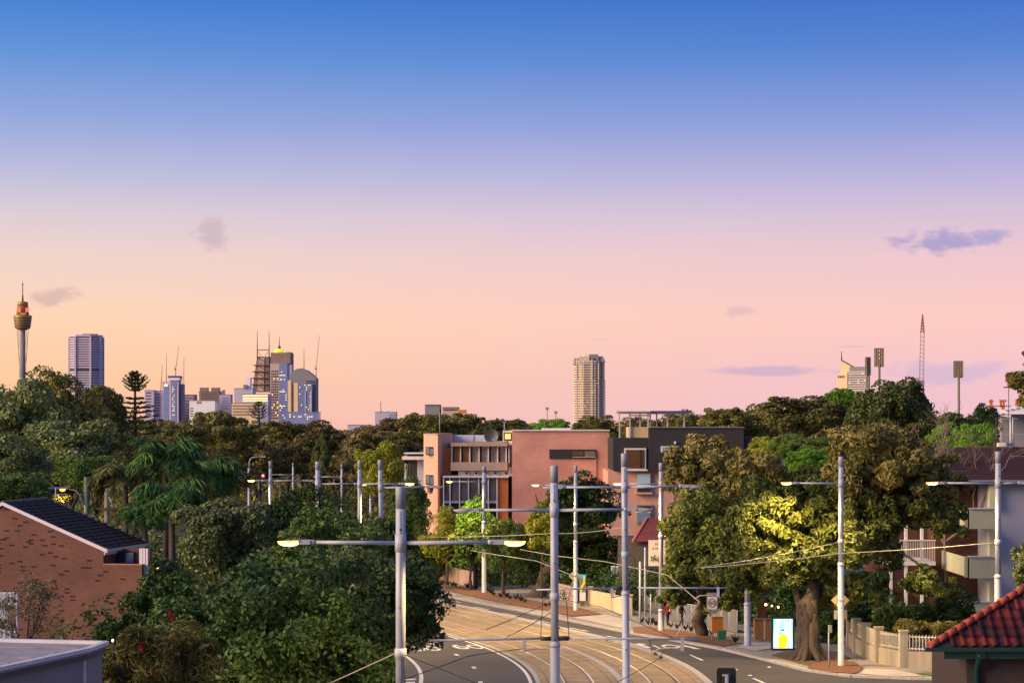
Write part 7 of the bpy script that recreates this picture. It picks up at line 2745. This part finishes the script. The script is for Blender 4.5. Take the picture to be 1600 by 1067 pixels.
l = t.location
MB().tube([(0, 0, 0), (0, 0, Z_(762, Yp + 6) - l.z)], [0.18, 0.14], 10).build('shaft', mat('weathered_pole', (0.26, 0.22, 0.18), 0.9, var=0.3, scale=3), t)
ib('cross_arm', M_BARK, t, 150, 185, 793, 796, Yp + 5.8, 0.12)
MB().tube([at(170, 776, Yp + 5.9) - l, at(178, 792, Yp + 5.9) - l], 0.03, 6).build('stay', M_STEEL, t)

# little lights among the leaves at left
for x, y, Y, lab in ((246, 886, 70.4, 'tiny orange lit globe among the leaves right of the brick house'), (193, 1003, 44.4, 'brightest tiny garden light low in the bottlebrush'), (176, 1000, 44.6, 'slim tiny garden light left of the brighter one')):
    p = at(x, y, Y)
    tt = thing('garden_lamp', lab, 'lamp', p)
    r_ = 0.035 if y < 900 else 0.022
    MB().lathe([(r_ * 0.4, -r_ * 1.4), (r_, -r_ * 0.3), (r_, r_ * 0.5), (r_ * 0.3, r_ * 1.3)], n=10).build('globe', glow('leaf_light_%d' % x, (1.0, 0.6, 0.2) if y < 900 else (1.0, 0.9, 0.55), 5), tt)
    MB().tube([(0, 0.01, -r_), (0, 0.01, -p.z)], 0.015, 5).build('stem', M_DARKM, tt)

# white trellis before the wall at the far left
t = thing('white_trellis', 'white lattice trellis behind the wispy shrub at the left edge', 'trellis', (X_(8, 60), 60, 0))
l = t.location
x0_, x1_ = X_(-12, 60) - l.x, X_(26, 60) - l.x
z0_, z1_ = Z_(1004, 60), Z_(926, 60)
WT = mat('trellis_white', (0.62, 0.64, 0.72), 0.6)
for i in range(5):
    x = x0_ + (x1_ - x0_) * i / 4
    MB().box(x - 0.02, x + 0.02, -0.02, 0.02, 0, z1_).build('upright', WT, t)
for i in range(10):
    z = z0_ + (z1_ - z0_) * i / 9
    MB().box(x0_, x1_, 0.021, 0.05, z - 0.02, z + 0.02).build('slat', WT, t)
MB().box(x0_, x1_, 0.2, 0.24, 0, z1_ - 0.02).build('backing_panel', mat('trellis_back', (0.40, 0.44, 0.55), 0.6), t)

# ------------------------------------------------------------------ flat grey building in the bottom left corner
t = thing('flat_roof_building', 'pale grey flat roofed building in the bottom left corner', 'building', (-8.6, 37, 0))
l = t.location
zt_ = Z_(1013, 38)
A_, B_, C2, D_ = (-9.35, 34.2), (-8.15, 38.0), (-8.05, 39.1), (-10.2, 39.5)
ins = lambda p, k: ((p[0] - (-9.3)) * k + (-9.3) - l.x, (p[1] - 37.2) * k + 37.2 - l.y)
poly = [A_, B_, C2, D_, (-13.5, 40.0), (-14.0, 34.5)]
GW = mat('grey_render', (0.20, 0.185, 0.19), 0.85, var=0.05, scale=0.8, stain=0.15)
MB().prism([(p[0] - l.x, p[1] - l.y) for p in poly], 0, zt_ - 0.20).build('wall', GW, t)
poly2 = [(A_[0] + 0.08, A_[1] - 0.1), (B_[0] + 0.07, B_[1] - 0.02), (C2[0] + 0.07, C2[1] + 0.05), (D_[0], D_[1] + 0.1), (-13.6, 40.1), (-14.1, 34.4)]
MB().prism([(p[0] - l.x, p[1] - l.y) for p in poly2], zt_ - 0.20, zt_ - 0.10).build('fascia', mat('dark_fascia', (0.06, 0.06, 0.07), 0.6), t)
MB().prism([(p[0] - l.x, p[1] - l.y) for p in poly2], zt_ - 0.099, zt_ - 0.04).build('roof_sheet', mat('roof_pale_lilac', (0.31, 0.285, 0.30), 0.8, var=0.16, scale=1.6, stain=0.4), t)
capm = mat('cap_flashing', (0.58, 0.56, 0.62), 0.5)
for a_, b_ in zip(poly2, poly2[1:] + poly2[:1]):
    MB().bar((a_[0] - l.x, a_[1] - l.y, zt_ - 0.01), (b_[0] - l.x, b_[1] - l.y, zt_ - 0.01), 0.12, 0.07).build('edge_flashing', capm, t)
MB().box(-10.6 - l.x, -9.9 - l.x, 36.6 - l.y, 37.6 - l.y, zt_ - 0.04, zt_ + 0.03).build('hatch', capm, t)
for q_ in range(5):
    MB().bar((-13.4 - l.x, 35.4 + q_ * 0.85 - l.y, zt_ - 0.03), (-9.35 + q_ * 0.24 - l.x, 35.2 + q_ * 0.8 - l.y, zt_ - 0.03), 0.03, 0.03).build('roof_seam', _mats['roof_pale_lilac'], t)
MB().lathe([(0.09, 0), (0.09, 0.12), (0.13, 0.13), (0.05, 0.18)], (-10.9 - l.x, 38.3 - l.y, zt_ - 0.04), 12).build('roof_vent', M_STEELD, t)
MB().box(B_[0] - 0.02 - l.x, B_[0] + 0.025 - l.x, B_[1] - 0.06 - l.y, B_[1] - 0.01 - l.y, 0, zt_ - 0.2).build('corner_trim', capm, t)

# ------------------------------------------------------------------ red tiled roof in the bottom right corner
t = thing('tiled_roof_house', 'dark brick house with a red tiled roof and green gutter in the bottom right', 'house', (13.8, 66, 0))
l = t.location
c0 = at(1452, 1011, 66) - l
h1 = at(1600, 921, 68.1) - l
hd = (h1 - c0)
h2 = c0 + hd * 1.25
ev = Vector((1, 0.02, 0)).normalized()
sl = Vector((-ev.y, ev.x, 0))
dz_dy = hd.z / (hd.dot(sl))
sl = (sl + Vector((0, 0, dz_dy))).normalized()
nr = ev.cross(sl).normalized()
if nr.z < 0:
    nr = -nr
Lh = hd.dot(sl) * 1.25
e1 = c0 + ev * 5.8
MB().extrude([c0, e1, h2 + ev * (5.8 - hd.dot(ev) * 1.25), h2], nr * -0.08).build('roof_deck', M_DARKM, t)
MB().face([c0, h2, h2 + Vector((0.6, 3, -1.6)), c0 + Vector((1.6, 3.2, -0.5))]).build('rear_slope', RT, t)
TCOL = []
for i, c in enumerate(((0.16, 0.028, 0.028), (0.105, 0.020, 0.028), (0.060, 0.018, 0.028), (0.21, 0.040, 0.030), (0.042, 0.020, 0.029))):
    TCOL.append(mat('clay_tile_%d' % i, c, 0.9, spec=0.15, var=0.4, scale=9, bump=0.4, bscale=30, stain=0.3))
tms = []
TW, TL = 0.36, 0.42
for k in range(5):
    tb = MB()
    prof = [(0.0, 0.05), (0.035, 0.075), (0.08, 0.085), (0.13, 0.07), (0.17, 0.03), (0.24, 0.012), (0.32, 0.02), (0.37, 0.05)]
    A1 = [ev * a_ + nr * (b_ + 0.03) for a_, b_ in prof]
    B1 = [ev * a_ + nr * b_ + sl * (TL + 0.06) for a_, b_ in prof]
    tb.strip(A1, B1)
    tb.strip([p - nr * 0.025 for p in A1], A1)
    me = tb.mesh('clay_tile')
    me.polygons.foreach_set('use_smooth', [True] * 7 + [False] * 7)
    me.materials.append(TCOL[k])
    tms.append(me)
rngt = random.Random(4)
ratio = hd.dot(ev) / hd.dot(sl)
for i in range(int(Lh / TL)):
    for j in range(20):
        xo = j * TW
        if xo + TW * 0.2 < ratio * ((i + 0.75) * TL) or xo > 5.6:
            continue
        p0_ = c0 + ev * xo + sl * (i * TL)
        k = rngt.choice((0, 0, 1, 1, 2, 2, 3, 4))
        link('clay_tile', tms[k], None, t, loc=p0_ + nr * rngt.uniform(0, 0.012))
HC = mat('hip_cap_orange', (0.46, 0.085, 0.045), 0.65, var=0.25, scale=5)
hl = hd.length * 1.25
hdn = hd.normalized()
for i in range(int(hl / 0.42)):
    p0_ = c0 + hdn * (i * 0.42) + nr * 0.10
    MB().tube([p0_ - hdn * 0.03, p0_ + hdn * 0.40], [0.13, 0.10], 9).build('hip_cap', HC, t)
GG = mat('gutter_green', (0.010, 0.045, 0.032), 0.45, var=0.1)
MB().bar(c0 + Vector((-0.15, -0.1, -0.06)), e1 + Vector((0.2, -0.1, -0.06)), 0.14, 0.13).build('gutter', GG, t)
MB().bar(c0 + Vector((0.5, 0.04, -0.26)), e1 + Vector((0.2, 0.04, -0.26)), 0.04, 0.26).build('fascia', GG, t)
dk = mat('dark_house_brick', (0.06, 0.04, 0.036), 0.85, var=0.2, scale=5)
MB().box(c0.x + 1.35, c0.x + 6.5, 0.5, 6.0, 0, c0.z - 0.35).build('wall', dk, t)
px_ = X_(1531, 66) - l.x
MB().tube([(px_, 0.0, c0.z - 0.2), (px_, 0.2, c0.z - 0.55), (px_, 0.42, c0.z - 0.8), (px_, 0.42, 0)], 0.11, 10).build('downpipe', GG, t)
MB().box(px_ - 0.16, px_ + 0.16, -0.05, 0.35, c0.z - 0.36, c0.z - 0.13).build('rain_head', GG, t)
